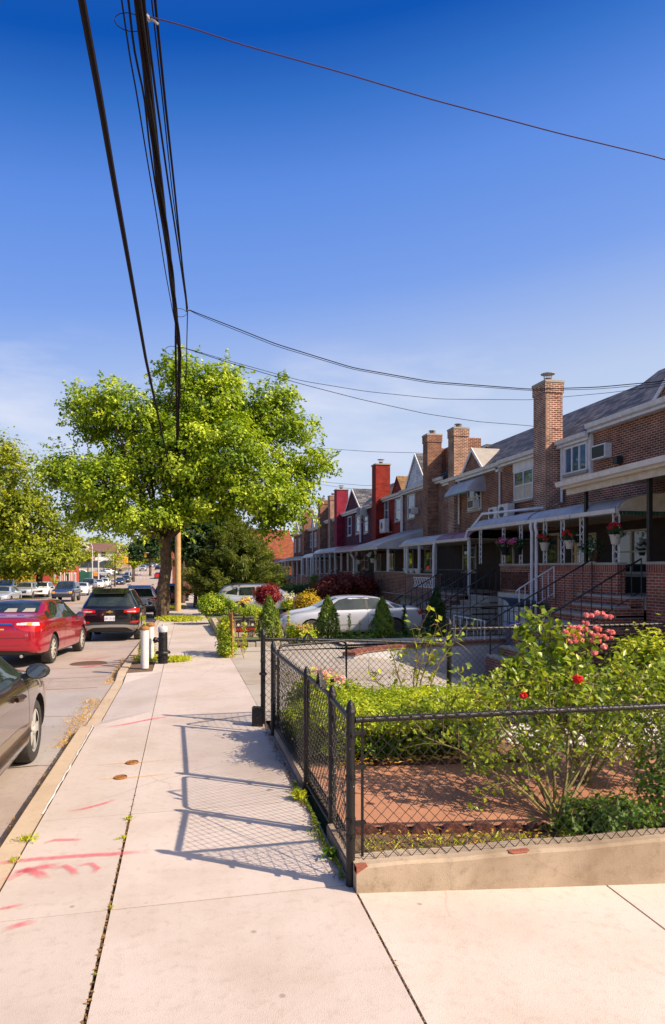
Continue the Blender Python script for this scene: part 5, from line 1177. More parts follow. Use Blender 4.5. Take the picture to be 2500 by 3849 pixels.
# --- F
hF = house('purple painted row house with a purple gable and a tall crimson chimney', 43.0, 52.6, 6.15, BR['purple'])
gable(hF, 46.4, 51.2, 6.15, 7.8, BR['purple'], M['slate']); chimney(hF, 11.8, 12.75, 49.4+2.2, 50.3+2.2, 2.8, 8.15, BR['crim'], 'pot', band=False)
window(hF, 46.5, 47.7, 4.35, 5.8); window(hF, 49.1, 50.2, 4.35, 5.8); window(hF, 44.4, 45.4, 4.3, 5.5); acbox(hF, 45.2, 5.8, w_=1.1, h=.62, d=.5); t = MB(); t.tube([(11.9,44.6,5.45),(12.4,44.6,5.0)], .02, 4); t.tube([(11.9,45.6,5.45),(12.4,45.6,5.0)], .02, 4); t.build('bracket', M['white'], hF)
for y in (46.05, 46.25): spout(hF, [(12.3,y,6.1),(12.3,y,3.7)], .05)
awning(hF, 44.1, 49.7, 3.0, M['alu'], xf=9.95, endm=M['alu']); awning(hF, 49.8, 52.4, 3.0, M['white'], xf=10.1, end=True)
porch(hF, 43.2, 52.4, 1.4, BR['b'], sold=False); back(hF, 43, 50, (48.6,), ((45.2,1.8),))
for y in (44.3, 46, 47.8, 49.6, 51, 52.2): pole(hF, 10.03, y, 1.3, 2.95, .06)
steps(hF, 44.6, 46.0, 7.6, 9.98, -.7, .9, 7, M['walk2']); rail(hF, (7.6,44.6,-.6), (9.95,44.6,.9), n=6, m=M['white'])
# --- G, H, I
hG = house('dark brick row house between two far chimneys, with a white porch column', 52.6, 60.4, 6.0, BR['a'], zr_=7.7)
chimney(hG, 12.0, 12.7, 55.0, 55.8, 2.8, 8.0, BR['chim'], 'cage'); chimney(hG, 11.8, 12.6, 58.3, 59.2, 2.8, 7.95, BR['b'], 'cage'); t = MB(); t.box(12.71, 13.6, 55.1, 58.6, 5, 7.5); t.build('parapet', BR['b'], hG)
spout(hG, [(12.3,54.3,5.9),(12.3,54.3,3.6)]); awning(hG, 52.7, 57.5, 2.75, M['white'], xf=10.1, end=True); porch(hG, 53, 60, 1.2, BR['b'], sold=False); back(hG, 53, 60, (57,), ((54.6,1.4),))
for y in (53, 55, 57.3): pole(hG, 10.05, y, 1.1, 2.7, .11)
hH = house('dark brick row house with a dark green porch awning and a white sided gable', 60.4, 68.2, 5.75, BR['a'], zr_=7.3)
gable(hH, 60.6, 62.6, 5.75, 7.2, M['siding'], M['slate']); gable(hH, 63.6, 65.6, 5.75, 7.0, M['siding'], M['slate']); chimney(hH, 11.8, 12.8, 66.6, 67.6, 2.4, 7.75, BR['b'], 'pot')
for y in (61.3, 63.4, 65.6): window(hH, y-.45, y+.45, 3.9, 5.25, fm=M['white'])
awning(hH, 57.6, 67.6, 2.6, M['awn_green'], xf=10.0, end=True, scal=M['white']); porch(hH, 60.5, 66, .9, BR['b'], sold=False); spout(hH, [(12.3,64.5,5.7),(12.3,64.5,3.4)])
for y in (57.8, 60.2, 63, 65.6, 67.4): pole(hH, 10.05, y, -.5, 2.55, .06)
steps(hH, 66.2, 67.5, 7.4, 9.98, -1.2, .6, 7, BR['b']); rail(hH, (7.4,66.2,-1.1), (9.95,66.2,.6), n=6, m=M['white']); back(hH, 60, 67, (66.8,), ((62.6,1.8),))
hI = house('last brick row house before the orange brick building, with three tall white windows', 68.2, 76.9, 5.7, BR['a'], zr_=7.1)
gable(hI, 72.2, 76.6, 5.7, 7.1, M['siding'], M['slate'])
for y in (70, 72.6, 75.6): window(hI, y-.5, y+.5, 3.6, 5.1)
awning(hI, 67.8, 71.5, 2.5, M['alu'], end=True); awning(hI, 71.6, 76.5, 2.45, M['awn_red'], end=False); porch(hI, 68.4, 76, .7, BR['b'], sold=False); back(hI, 68, 76, (74,), ((71,1.4),))
for y in (68, 70, 72, 74.5, 76.2): pole(hI, 10.05, y, -.8, 2.45, .06)
# --- orange brick building beyond
ob = thing('brick_building', 'orange brick building with a broad orange tiled roof beyond the row houses', 'building', (11,84,0))
t = MB(); t.box(-1.5, 13.8, 84, 100, -2.2, 3.0); t.build('wall', BR['orange'], ob)
t = MB(); t.prism([(-1.8,83.6,2.9),(-1.8,92,7.05),(-1.8,100.4,2.9)], (16,0,0)); t.build('roof', M['tile'], ob)
t = MB(); t.box(-1.9, 14.3, 83.45, 83.6, 2.75, 2.98); t.build('gutter', M['brown'], ob)
t = MB()
for x in (9.2, 10.4, 11.6): t.box(x, x+.7, 83.97, 84.0, -.2, 1.8)
t.build('window', M['glass'], ob)

# ================================================================ hanging baskets and porch clutter
M['lfdk'] = leafmat('porch foliage', (.02,.055,.012), (.05,.11,.02)); M['fred'] = leafmat('red petals', (.50,.01,.012), (.70,.03,.02), rough=.6, tr=.2); M['fpink'] = leafmat('pink petals', (.62,.05,.22), (.75,.20,.38), rough=.6, tr=.2); M['fwhite'] = leafmat('white petals', (.7,.66,.6), (.8,.75,.6), rough=.6, tr=.2)
M['potw'] = mat('cream plastic pot', (.50,.43,.34), None, .5)
def basket(label, x, y, z, fm, r=.24, seed=0, pot=None, hang=True):
    b = thing('hanging_basket' if hang else 'potted_plant', label, 'flower basket' if hang else 'potted plant', (x,y,z), group='hanging flower baskets along the porches' if hang else None)
    t = MB(); t.lathe((x,y,z-.30), [(.09,0),(.13,.2),(.145,.2),(.145,.225),(.12,.225)], 16); t.build('pot', pot or M['potw'], b, smooth=True)
    if hang: t = MB(); [t.tube([(x+.12*math.cos(a),y+.12*math.sin(a),z-.09),(x,y,z+.35)], .004, 3) for a in (0,2.1,4.2)]; t.tube([(x,y,z+.35),(x,y,z+.6)], .006, 4); t.build('hanger', M['plast'], b)
    P, n_, tn, cc = blob_pts([(x,y,z+.02,r,r,r*.75)], 26, 14, .10, seed, .3); leaves_obj('foliage', P, n_, .06, .035, M['lfdk'], b, seed, rv=tn)
    rg = np.random.default_rng(seed+9); k = 9; d = rg.normal(0,1,(k,3)); d /= np.linalg.norm(d,axis=1,keepdims=True); d[:,2] = abs(d[:,2])*.8; d[:,0] = -abs(d[:,0]); ctr = np.array((x,y,z+.03))+d*r*.95
    idx = np.repeat(np.arange(k), 14); leaves_obj('flowers', ctr[idx]+rg.normal(0,.028,(k*14,3)), d[idx], .05, .045, fm, b, seed+1)
    return b
basket('hanging basket of magenta flowers, leftmost of the two magenta ones on the silver porch', 9.9, 19.4, 2.62, M['fpink'], .27, 1, M['dark'])
basket('hanging basket of magenta flowers, right of its magenta twin on the silver porch', 9.9, 18.55, 2.62, M['fpink'], .24, 2, M['dark'])
basket('hanging basket of red flowers in a cream pot just right of the double downspout', 9.9, 17.0, 2.70, M['fred'], .2, 3)
basket('hanging basket of red flowers in a cream pot beside the left black pole', 9.9, 15.75, 2.72, M['fred'], .2, 4)
basket('hanging basket of red flowers in a cream pot, rightmost, beside the wide lattice post', 9.9, 13.85, 2.78, M['fred'], .2, 5)
basket('small hanging basket of white flowers under the big ribbed awning', 9.5, 33.2, 2.45, M['fwhite'], .26, 6); basket('small hanging basket of pink flowers under the ribbed awning, left of the white one', 9.5, 36.0, 2.4, M['fpink'], .24, 7)
basket('leafy green plant in a terracotta pot on the porch wall by the left black pole', 10.1, 15.0, 2.38, M['lfdk'], .33, 8, M['terra'], False)
for i, (y, l) in enumerate(((28.6,'rightmost'),(29.1,'middle'),(29.7,'leftmost'))):
    t = MB(); t.lathe((10.1,28.0+i*.75,1.66), [(.10,0),(.17,.16),(.20,.17),(.20,.20),(.15,.20)], 16); lab(t.build('planter_urn', M['white'], smooth=True), f'white bowl planter on the pink brick porch wall, {("rightmost","middle","leftmost")[i]} of three', 'planter', 'white planters on the porch wall')
# trash bin with blue lid, blue cellar awning, house number, grill
tb = thing('trash_bin', 'grey trash bin with a blue lid standing in front of the brick steps', 'trash bin', (8.3,14.9,-.45)); X0, Y0, Z0 = 8.35, 15.5, -.55
t = MB(); t.add([(X0+sx_*(.24+.07*k), Y0+sy*(.24+.07*k), Z0+k*.95) for k in (0,1) for sx_, sy in ((-1,-1),(1,-1),(1,1),(-1,1))], [(0,1,2,3),(4,5,6,7),(0,1,5,4),(1,2,6,5),(2,3,7,6),(3,0,4,7)]); t.build('bin_body', mat('grey bin plastic', (.10,.10,.13), None, .5), tb, bevel=.03)
t = MB(); t.lathe((X0,Y0,Z0+.95), [(.36,0),(.37,.03),(.34,.09),(.18,.13),(.001,.14)], 18); t.build('bin_lid', mat('blue lid plastic', (.015,.06,.40), None, .4), tb, smooth=True)
t = MB(); t.add([(9.0+.95*math.sin(k*.26), y, .72+.34*math.cos(k*.26)) for y in (16.9,19.2) for k in range(7)], [(j,j+1,8+j,7+j) for j in range(6)])
lab(t.build('cellar_canopy', mat('blue canopy', (.03,.10,.26), (.02,.07,.18), .4, scale=4), fix=False), 'curved blue canopy over the cellar entrance below the pierced brick porch', 'canopy')
for (a, b) in (((7.55,17.9,-.2),(7.55,15.9,-.2)),): pass
ir = thing('iron_railing', 'black iron railing along the yard in front of the white garage door', 'railing', (7.4,16.5,0)); rail(ir, (6.55,15.75,.05), (9.4,16.2,.08), .85, 15, curl=True)
t = MB(); t.box(10.25,10.5,12.05,12.75,2.06,2.36); t.build('grill', M['alu'], hA0) if False else None
t = MB(); t.box(12.33,12.37,12.95,13.3,2.72,2.90); hn = t.build('house_number', M['dark'], hA); t = MB(); text_mesh(t, '3821', (12.325,13.12,2.75), (0,-1,0), (0,0,1), .13, .002); t.build('digits', M['white'], hn, fix=False)
# ================================================================ foliage
LM = M
LM['maple'] = leafmat('maple leaves', (.07,.14,.005), (.28,.38,.012), (.54,.60,.05), tr=.32); LM['oliveleaf'] = leafmat('olive tree leaves', (.09,.13,.008), (.27,.31,.014), (.42,.42,.03), tr=.35)
LM['darkleaf'] = leafmat('dark tree leaves', (.015,.04,.010), (.035,.08,.014)); LM['pine'] = leafmat('pine needles', (.07,.10,.014), (.18,.21,.03)); LM['yew'] = leafmat('yew needles', (.15,.24,.008), (.42,.48,.02), (.62,.62,.04), tr=.35)
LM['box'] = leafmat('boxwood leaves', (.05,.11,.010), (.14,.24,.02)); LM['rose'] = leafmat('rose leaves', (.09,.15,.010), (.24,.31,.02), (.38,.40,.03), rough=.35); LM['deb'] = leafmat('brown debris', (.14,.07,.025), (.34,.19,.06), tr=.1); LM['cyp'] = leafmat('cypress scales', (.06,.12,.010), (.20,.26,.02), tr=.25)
LM['lime'] = leafmat('yellow green leaves', (.18,.26,.012), (.38,.44,.02), (.56,.54,.03)); LM['gold'] = leafmat('golden leaves', (.35,.25,.01), (.60,.42,.02)); LM['mapler'] = leafmat('dark red maple leaves', (.07,.012,.012), (.19,.03,.02), tr=.25)
LM['barb'] = leafmat('crimson leaves', (.15,.012,.015), (.36,.03,.03), tr=.3); LM['dry'] = leafmat('dry straw', (.42,.20,.03), (.62,.36,.06), (.68,.48,.12), tr=.1); LM['weed'] = leafmat('fresh weeds', (.28,.32,.012), (.56,.56,.04), tr=.35); LM['fyel'] = leafmat('yellow petals', (.70,.42,.02), (.75,.55,.05), tr=.2)
LM['coral'] = leafmat('coral petals', (.72,.14,.17), (.85,.42,.42), tr=.25); LM['fur'] = LM['dry']

def tree(name, label, base, trunk_r, trunk_h, blobs, ncl, per, crad, leaf, m, seed, lean=(0,0), group=None, shell=.5, flat=.6, cat='tree', nb=14, bark=None, droop=.35, sprays=0):
    base = Vector(base); t = thing(name, label, cat, base, group=group)
    P, n_, tn, cc = blob_pts(blobs, ncl, per, crad, seed, shell, flat)
    if sprays:      # leafy shoots breaking the outline
        rg = np.random.default_rng(seed+5); Bb = np.array([b[:6] for b in blobs]); k = rg.integers(0, len(Bb), sprays); d = rg.normal(0, 1, (sprays,3)); d[:,2] = d[:,2]*.9+.25; d /= np.linalg.norm(d, axis=1, keepdims=True)
        s0 = Bb[k,:3]+d*Bb[k,3:6]*.92; ln = .45+.75*rg.random((sprays,1)); per2 = 26; ii = np.repeat(np.arange(sprays), per2); u = rg.random((len(ii),1))
        o_ = rg.normal(0, 1, (len(ii),3))*(.17*(1.15-u)); Q = s0[ii]+d[ii]*ln[ii]*u+o_-np.array([0,0,1.])*(u**2)*.18; P = np.vstack([P, Q]); n_ = np.vstack([n_, d[ii]*.6+[0,0,.8]]); tn = np.concatenate([tn, np.clip(rg.random(sprays)[ii]*.7+.3, 0, 1)])
    leaves_obj('crown', P, n_, leaf, leaf*.62, m, t, seed, rv=tn, droop=droop)
    rr = random.Random(seed); top = base+Vector((lean[0], lean[1], trunk_h)); mb = MB()
    pts = [base+Vector((0,0,-.15)), base+Vector((0,0,.12)), base+Vector((lean[0]*.2,lean[1]*.2,trunk_h*.3)), base+Vector((lean[0]*.55+.05,lean[1]*.5,trunk_h*.62)), top]
    # knobbly trunk: radial noise
    def rib(pts, rs, n):
        k = len(pts); vs = []; 
        for i, p in enumerate(pts):
            for j in range(n):
                a = 2*math.pi*j/n; q = rs[i]*(1+.10*math.sin(a*3+i*.9)+.07*rr.uniform(-1,1)); vs.append(Vector(p)+Vector((math.cos(a)*q, math.sin(a)*q, 0)))
        mb.add(vs, [(i*n+j, i*n+(j+1)%n, (i+1)*n+(j+1)%n, (i+1)*n+j) for i in range(k-1) for j in range(n)])
    fine = []; rs = []
    R0 = [1.35, 1.08, .95, .9, .8]
    for i in range(len(pts)-1):
        for s_ in range(5): fine.append(pts[i].lerp(pts[i+1], s_/5)); rs.append(trunk_r*(R0[i]+(R0[i+1]-R0[i])*s_/5))
    fine.append(top); rs.append(trunk_r*.8); rib(fine, rs, 14)
    tr_ = mb.build('trunk', bark or M['bark'], t, smooth=False)
    mb = MB()
    for b in blobs[:nb]:
        q = Vector(b[:3]); mid = top.lerp(q, .45)+Vector((rr.uniform(-.3,.3), rr.uniform(-.3,.3), rr.uniform(-.4,.1)))
        mb.tube([top-Vector((0,0,.2)), mid, q], [trunk_r*.45, trunk_r*.27, trunk_r*.1], 7, cap=False)
        for k in range(5):
            e = Vector(cc[rr.randrange(len(cc))]); 
            if (e-q).length < max(b[3:6])*1.4: mb.tube([q, q.lerp(e, .5)+Vector((0,0,-.1)), e], [trunk_r*.12, trunk_r*.07, trunk_r*.03], 5, cap=False)
    mb.build('limb', bark or M['bark'], t, smooth=True)
    return t
def B(px, py, rx, ry, Y, dY=0, ryd=None, wt=1):
    """ellipsoid lobe: photo centre/half sizes at street distance Y (+dY)"""
    x, _, z = at(px, py, Y+dY); s_ = (Y+dY)/2500*1.03; return (x, Y+dY, z, rx*s_, (ryd or rx*s_), ry*s_, wt)
TY = 31.4
blobs = [B(790,1530,120,110,TY,0,1.6), B(725,1430,60,55,TY,.5,.9), B(655,1400,36,30,TY,-.6,.5), B(860,1450,50,60,TY,.2,.8), B(990,1560,80,90,TY,.8,1.4), B(1060,1500,26,65,TY,.3,.5), B(1110,1620,65,45,TY,.4,.9), B(470,1550,110,75,TY,-.2,1.5), B(395,1500,36,36,TY,-.8,.6), B(300,1510,36,32,TY,.2,.6),
  B(360,1600,80,60,TY,.6,1.2), B(280,1770,95,60,TY,-.2,1.2), B(210,1790,40,28,TY,.4,.6), B(400,1830,120,95,TY,-1.2,1.6), B(330,1910,80,60,TY,.5,1.1), B(560,1720,140,120,TY,1.2,1.9), B(540,1940,130,60,TY,-1.6,1.4), B(700,1700,150,130,TY,-1.2,1.9), B(860,1690,140,120,TY,-1.8,1.7), B(760,1880,150,85,TY,-.5,1.9),
  B(960,1830,130,95,TY,-1.2,1.6), B(1060,1900,75,70,TY,-.5,1.0), B(1070,1750,80,70,TY,.6,1.1), B(1160,1760,34,22,TY,.2,.5), B(1140,1850,38,60,TY,.2,.6), B(680,1580,130,100,TY,1.0,1.7), B(900,1600,110,110,TY,1.4,1.5), B(440,1970,80,34,TY,.6,.9), B(1200,1735,26,14,TY,.3,.35), B(1010,1960,50,35,TY,.2,.6)]
base = (xat(612,31.9), 31.9, zr(31.9)-.02)
tree('street_tree', 'large bright green maple growing from the pavement beside the utility pole', base, .29, 3.8, blobs, 1250, 60, .50, .17, LM['maple'], 11, lean=(.15,-.2), shell=.45, nb=20, droop=.8, sprays=900)
# across-the-street tree
TY2 = 78
blobs = [B(20,1830,110,130,TY2), B(-40,1720,80,90,TY2,3), B(60,1950,120,85,TY2,-2), B(180,2010,80,70,TY2), B(120,2080,130,60,TY2,-2), B(240,2070,55,60,TY2,1), B(-60,1960,120,120,TY2,3), B(10,2100,90,50,TY2), B(110,1900,60,50,TY2,-1), B(140,2105,110,38,TY2,-2), B(40,2120,90,40,TY2,-1), B(235,2095,45,40,TY2,-1)]
tree('street_tree', 'broad olive green tree across the road in front of the red building', (xat(148,TY2), TY2, zr(TY2)-.02), .35, 4.2, blobs, 620, 52, 1.25, .36, LM['oliveleaf'], 12, shell=.6, nb=8, sprays=300)
# darker trees along the kerb beyond the maple and the mass behind
def simple(label, px, py, rx, ry, Y, m, seed, per=34, ncl=110, crad=None, leaf=None, trunk=True, name='tree', lobes=4, cat='tree', group='trees along the road'):
    rr = random.Random(seed); s_ = Y/2500*1.03; bl = []
    for k in range(lobes): bl.append(B(px+rr.uniform(-.45,.45)*rx, py+rr.uniform(-.4,.4)*ry, rx*rr.uniform(.5,.75), ry*rr.uniform(.5,.75), Y, rr.uniform(-.3,.3)*rx*s_))
    x = xat(px, Y); z0 = gz(x, Y) if x > -1 or x < -17 else zr(Y)
    return tree(name, label, (x, Y, z0-.05), max(.12, rx*s_*.07), max(.4, at(px, py, Y)[2]-z0-ry*s_*.2), bl, ncl, per, crad or rx*s_*.28, leaf or .3, m, seed, group=group, shell=.5, nb=4, cat=cat)
simple('dark green tree by the kerb just beyond the wooden utility pole', 735,2010,95,110,44,LM['darkleaf'],21,ncl=200,per=50,leaf=.26)
simple('dark tree along the kerb second beyond the utility pole', 800,1985,75,80,56,LM['darkleaf'],22,ncl=160,per=44,leaf=.32)
simple('dark tree farther down the kerb, hanging low over the pavement', 705,2075,48,62,70,LM['darkleaf'],23,ncl=100)
simple('tree to the right of the utility pole, low leafy crown', 780,2085,60,50,62,LM['maple'],24,ncl=90)
simple('dark tree over the road left of the big trunk', 565,2045,60,55,172,LM['darkleaf'],25,ncl=130,leaf=.7)
simple('dark roadside tree over the far pavement, left of the trunk', 500,2070,42,38,150,LM['darkleaf'],26,ncl=80,leaf=.6)
simple('sparse young tree with yellowish leaves by the traffic signal', 432,2085,42,58,128,LM['lime'],27,ncl=46,per=26,leaf=.30,crad=.8)
simple('slim tree in front of the pale shop building', 330,2095,28,34,150,LM['oliveleaf'],28,ncl=40,leaf=.4)
simple('bright green bushy tree beside the road beyond the signal', 505,2118,24,22,150,LM['lime'],29,ncl=40,leaf=.45)
simple('tree beyond the red building left of the pale shop', 268,2050,28,36,170,LM['oliveleaf'],30,ncl=60,leaf=.6)
# pine in the front yards
def conifer(label, base, h, r, m, seed, n=240, leaf=.30, name='pine_tree'):
    t = thing(name, label, 'tree', base); rg = np.random.default_rng(seed); b = np.array(base)
    mb = MB(); mb.tube([base, (base[0]+.1,base[1],base[2]+h*.5), (base[0],base[1],base[2]+h)], [r*.09,r*.055,.02], 8); tk = mb.build('trunk', M['bark'], t)
    C = []; D = []; T = []; mb = MB()
    for i in range(n):
        f = (i/n)**.85; z = h*(.06+.92*f); a = rg.random()*6.283; L = r*(1-f)**.75*(.65+.5*rg.random())+.12; d = np.array([math.cos(a), math.sin(a), .18+.25*rg.random()]); k = max(3, int(L*9)); tone = rg.random()
        mb.tube([tuple(b+[0,0,z-.1]), tuple(b+[0,0,z]+d*L*.9)], [.03,.008], 4, cap=False)
        for s_ in range(k):
            u = (s_+.6)/k; p = b+[0,0,z]+d*L*(.25+.78*u)
            for q in range(9): C.append(p+rg.normal(0,.11,3)); D.append(d+rg.normal(0,.25,3)+np.array([0,0,.25])); T.append(tone)
    mb.build('branch', M['bark'], t, fix=False); C = np.array(C); D = np.array(D); D /= np.linalg.norm(D,axis=1,keepdims=True)
    leaves_obj('crown', C, rg.normal(0,1,(len(C),3))+[0,0,.6], leaf, .045*leaf/.3, m, t, seed, up=D, rv=np.array(T), fold=.1); return t
conifer('shaggy green pine rising behind the silver station wagon', (xat(885,43), 43, zr(43)), 5.6, 3.3, LM['pine'], 31, 520, .36)
# distant wooded ridge
rg = np.random.default_rng(41); C = []; 
for k in range(900):
    px = 230+rg.random()*420; Y = 330+rg.random()*120; x, _, z = at(px, 2048+rg.random()*60+18*math.sin(px*.03), Y); C.append((x, Y, z))
C = np.array(C); idx = np.repeat(np.arange(len(C)), 16); P = C[idx]+rg.normal(0,1,(len(idx),3))*[2.2,2.2,1.6]
o = leaves_obj('distant_wood', P, np.tile([0,-.5,1.],(len(P),1)), 1.6, 1.2, LM['oliveleaf'], None, 41, rv=rg.random(len(C))[idx]*.7); lab(o, 'hazy wooded ridge on the horizon above the shops', 'wood', kind='stuff')
mb = MB(); mb.grid(lambda u, v: (-170+190*u, 400+60*v, 2+10*math.sin(v*3.14)*(.7+.3*math.sin(u*9))), 24, 6); lab(mb.build('hill', mat('hill green', (.06,.09,.03), (.10,.12,.05), 1, scale=.1)), kind='structure')

# ---- shrubs
def shrub(name, label, blobs, ncl, per, crad, leaf, m, seed, cat='shrub', group=None, stems=6, shell=.7, flat=.8, base=None, wid=.6, up=None):
    b0 = blobs[0]; base = base or (b0[0], b0[1], b0[2]-b0[5]); t = thing(name, label, cat, base, group=group)
    P, n_, tn, cc = blob_pts(blobs, ncl, per, crad, seed, shell, flat)
    leaves_obj('foliage', P, n_, leaf, leaf*wid, m, t, seed, rv=tn, up=up)
    rr = random.Random(seed); mb = MB()
    for k in range(stems):
        e = Vector(cc[rr.randrange(len(cc))]); s0 = Vector(base)+Vector((rr.uniform(-.06,.06), rr.uniform(-.06,.06), 0)); mb.tube([s0, s0.lerp(e,.5)+Vector((rr.uniform(-.05,.05),0,0)), e], [.012,.009,.004], 5, cap=False)
    mb.build('stem', M['bark'], t, fix=False); return t
# yew: dense, dark hollow below
t = shrub('yew_bush', 'clipped bright green yew bush behind the corner fence', [(1.95,6.5,.50,.80,.60,.14),(2.55,6.6,.50,.58,.52,.13),(1.5,6.6,.47,.38,.48,.13),(3.0,6.7,.47,.32,.38,.13),(1.3,6.8,.38,.2,.40,.15)], 1250, 46, .10, .040, LM['yew'], 51, stems=14, shell=.7, flat=.6, base=(2.0,6.75,.08), wid=.36)
P, n_, tn, cc = blob_pts([(1.5,6.05,.28,.28,.12,.13),(2.2,6.0,.24,.14,.10,.11),(2.75,6.05,.25,.16,.10,.11),(1.3,6.4,.3,.14,.3,.18)], 44, 40, .09, 52, .4); leaves_obj('low_sprigs', P, n_, .045, .016, LM['yew'], t, 52, rv=tn*.6)
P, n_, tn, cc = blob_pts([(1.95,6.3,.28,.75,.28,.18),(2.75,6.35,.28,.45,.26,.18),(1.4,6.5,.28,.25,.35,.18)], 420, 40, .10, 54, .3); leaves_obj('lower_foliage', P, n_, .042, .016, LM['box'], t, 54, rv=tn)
mb = MB(); rr = random.Random(53)
for k in range(46):
    a = Vector((2.0+rr.uniform(-.5,.7),6.7+rr.uniform(-.2,.2),.1)); e = a+Vector((rr.uniform(-.6,.6),rr.uniform(-.4,.1),rr.uniform(.15,.4))); mb.tube([a, a.lerp(e,.5)+Vector((0,0,-.03)), e], [.012,.007,.003], 4, cap=False)
mb.build('branch', M['bark'], t, fix=False)
# fallen leaves
def scatter(name, label, n, fn, leaf, m, seed, flat=True, wid=.45, kind='stuff', cat='leaf litter'):
    rg = np.random.default_rng(seed); P = np.array([fn(rg) for _ in range(n)]); o = leaves_obj(name, P, np.tile([0,0,3. if flat else .2],(n,1)), leaf, leaf*wid, m, None, seed); return lab(o, label, cat, kind=kind)
scatter('leaf_litter', 'dry leaf litter under the yew bush', 420, lambda g_: (1.3+2.0*g_.random(), 5.82+.5*abs(g_.normal(0,.5)), .135+.03*g_.random()), .05, LM['dry'], 61)
scatter('leaf_litter', 'sparse brown litter lying on the red garden path', 260, lambda g_: (1.2+6*g_.random(), 4.6+1.5*g_.random(), gz(2.5,5.2)+.145), .03, LM['deb'], 73)
scatter('leaf_litter', 'dry leaf litter behind the front garden wall', 420, lambda g_: (x_:=1.2+5*g_.random(), 4.1+.30*g_.random(), gz(x_,4.2)+.15+.02*g_.random()), .045, LM['dry'], 62)
scatter('grass', 'straggly grass behind the front garden wall', 700, lambda g_: (x_:=1.1+5*g_.random(), 4.04+.25*g_.random(), gz(x_,4.2)+.16+.02*g_.random()), .075, LM['weed'], 63, False, .14, cat='grass')
scatter('leaf_litter', 'scattered litter among the white pebbles', 260, lambda g_: (x_:=3.0+4*g_.random(), 6.4+1.7*g_.random(), gz(x_,7)+.14), .045, LM['lime'], 64)
# dried grass in the gutter
scatter('dry_grass', 'golden dried grass in the gutter beside the lowered kerb', 1000, lambda g_: ((-1.33+.08*g_.normal()-.10*(1 if 9<(q_:=8.1+2.9*g_.random()**1.2) else 0)*g_.random()), q_, -.124+.025*g_.random()), .06, LM['dry'], 65, False, .10, cat='dry grass')
scatter('dry_grass', 'dried grass in the gutter by the bollards', 420, lambda g_: (-1.35+.05*g_.normal(), 12.6+3.4*g_.random(), zr(13)-.115+.02*g_.random()), .06, LM['dry'], 66, False, .12, cat='dry grass')
scatter('dry_grass', 'thin line of dry weeds along the kerb face in the foreground', 500, lambda g_: (-1.31+.018*g_.normal(), 4.2+4*g_.random(), -.12+.05*g_.random()), .05, LM['dry'], 67, False, .14, cat='dry grass')
def jx(Y): return XJ
scatter('dry_grass', 'dry debris in the long pavement joint', 420, lambda g_: (XJ+.010*g_.normal()*.6, 1.5+4.4*g_.random(), -.015+.018*g_.random()), .026, LM['deb'], 68, True, .5, cat='dry grass')
scatter('dry_grass', 'dry debris in the pavement joint in front of the wall corner', 380, lambda g_: (1.006+.006*g_.normal(), .9+3.0*g_.random(), -.018+.016*g_.random()), .022, LM['deb'], 69, True, .5, cat='dry grass')
# weed tufts
def tuft(label, x, y, n, r, h, m=None, z=None, seed=0, group='weeds in the pavement joints'):
    rg = np.random.default_rng(seed+700); a = rg.random(n)*6.283; q = np.abs(rg.normal(0,r*.5,n)); z0 = zr(y) if z is None else z
    P = np.stack([x+q*np.cos(a), y+q*np.sin(a), z0+h*.3+h*.3*rg.random(n)], 1); d = np.stack([np.cos(a)*.7, np.sin(a)*.7, .6+rg.random(n)], 1)
    o = leaves_obj('weed_tuft', P, rg.normal(0,1,(n,3)), h, h*.22, m or LM['weed'], None, seed, up=d); return lab(o, label, 'weed', group)
tuft('small weed tuft in the long joint beyond the pink arrow, where the slab changes tone', -.42, 5.35, 60, .035, .03, seed=1); tuft('small weed tuft in the long joint just nearer than its twin by the pink stripe', -.43, 4.98, 40, .035, .03, seed=2)
tuft('tiny weed where the long joint crosses the nearest cross joint', -.41, 3.98, 30, .025, .02, seed=3); tuft('tiny weed in the long joint nearest the bottom of the photo', -.42, 3.35, 20, .015, .014, seed=4)
tuft('yellow green weed in the kerb joint at the left photo edge', -1.10, 5.1, 90, .09, .04, seed=5); tuft('trailing weed in the kerb joint, the nearest to the camera', -1.11, 4.75, 50, .05, .03, seed=6)
scatter('grass', 'straggly strip of weeds and debris along the fence foot beside the pavement', 800, lambda g_: (.975-.022*abs(g_.normal())*(1+math.sin((q_:=4.0+1.9*g_.random()**.8)*7)), q_, .010+.03*g_.random()**2), .042, LM['rose'], 71, False, .16, cat='weeds')
scatter('leaf_litter', 'brown debris along the fence foot beside the pavement', 700, lambda g_: (.975-.035*abs(g_.normal()), 4.0+4.2*g_.random(), .008+.006*g_.random()), .022, LM['deb'], 72, True, .6)
tuft('long-leaved green weed at the foot of the short fence panel', .95, 4.35, 40, .05, .085, seed=23, m=LM['box'], group=None)
tuft('largest yellow green weed clump at the fence foot below the middle of the gate', .93, 5.5, 130, .06, .09, seed=20, group=None)
tuft('yellow green grass patch growing around the fire hydrant', -.18, 14.75, 900, .34, .12, seed=31, group='grass patches by the kerb'); tuft('grass patch between bollards and hydrant', -.75, 14.9, 700, .30, .14, seed=32, group='grass patches by the kerb')
tuft('wide grass patch around the foot of the big tree', -.1, 30.2, 1500, .9, .22, seed=33, group='grass patches by the kerb'); tuft('grass patch on the kerb side of the big tree', -.6, 31.3, 800, .6, .2, seed=34, group='grass patches by the kerb'); tuft('grass patch around the second tree pit', -.6, 42.5, 700, .6, .25, seed=35, group='grass patches by the kerb')
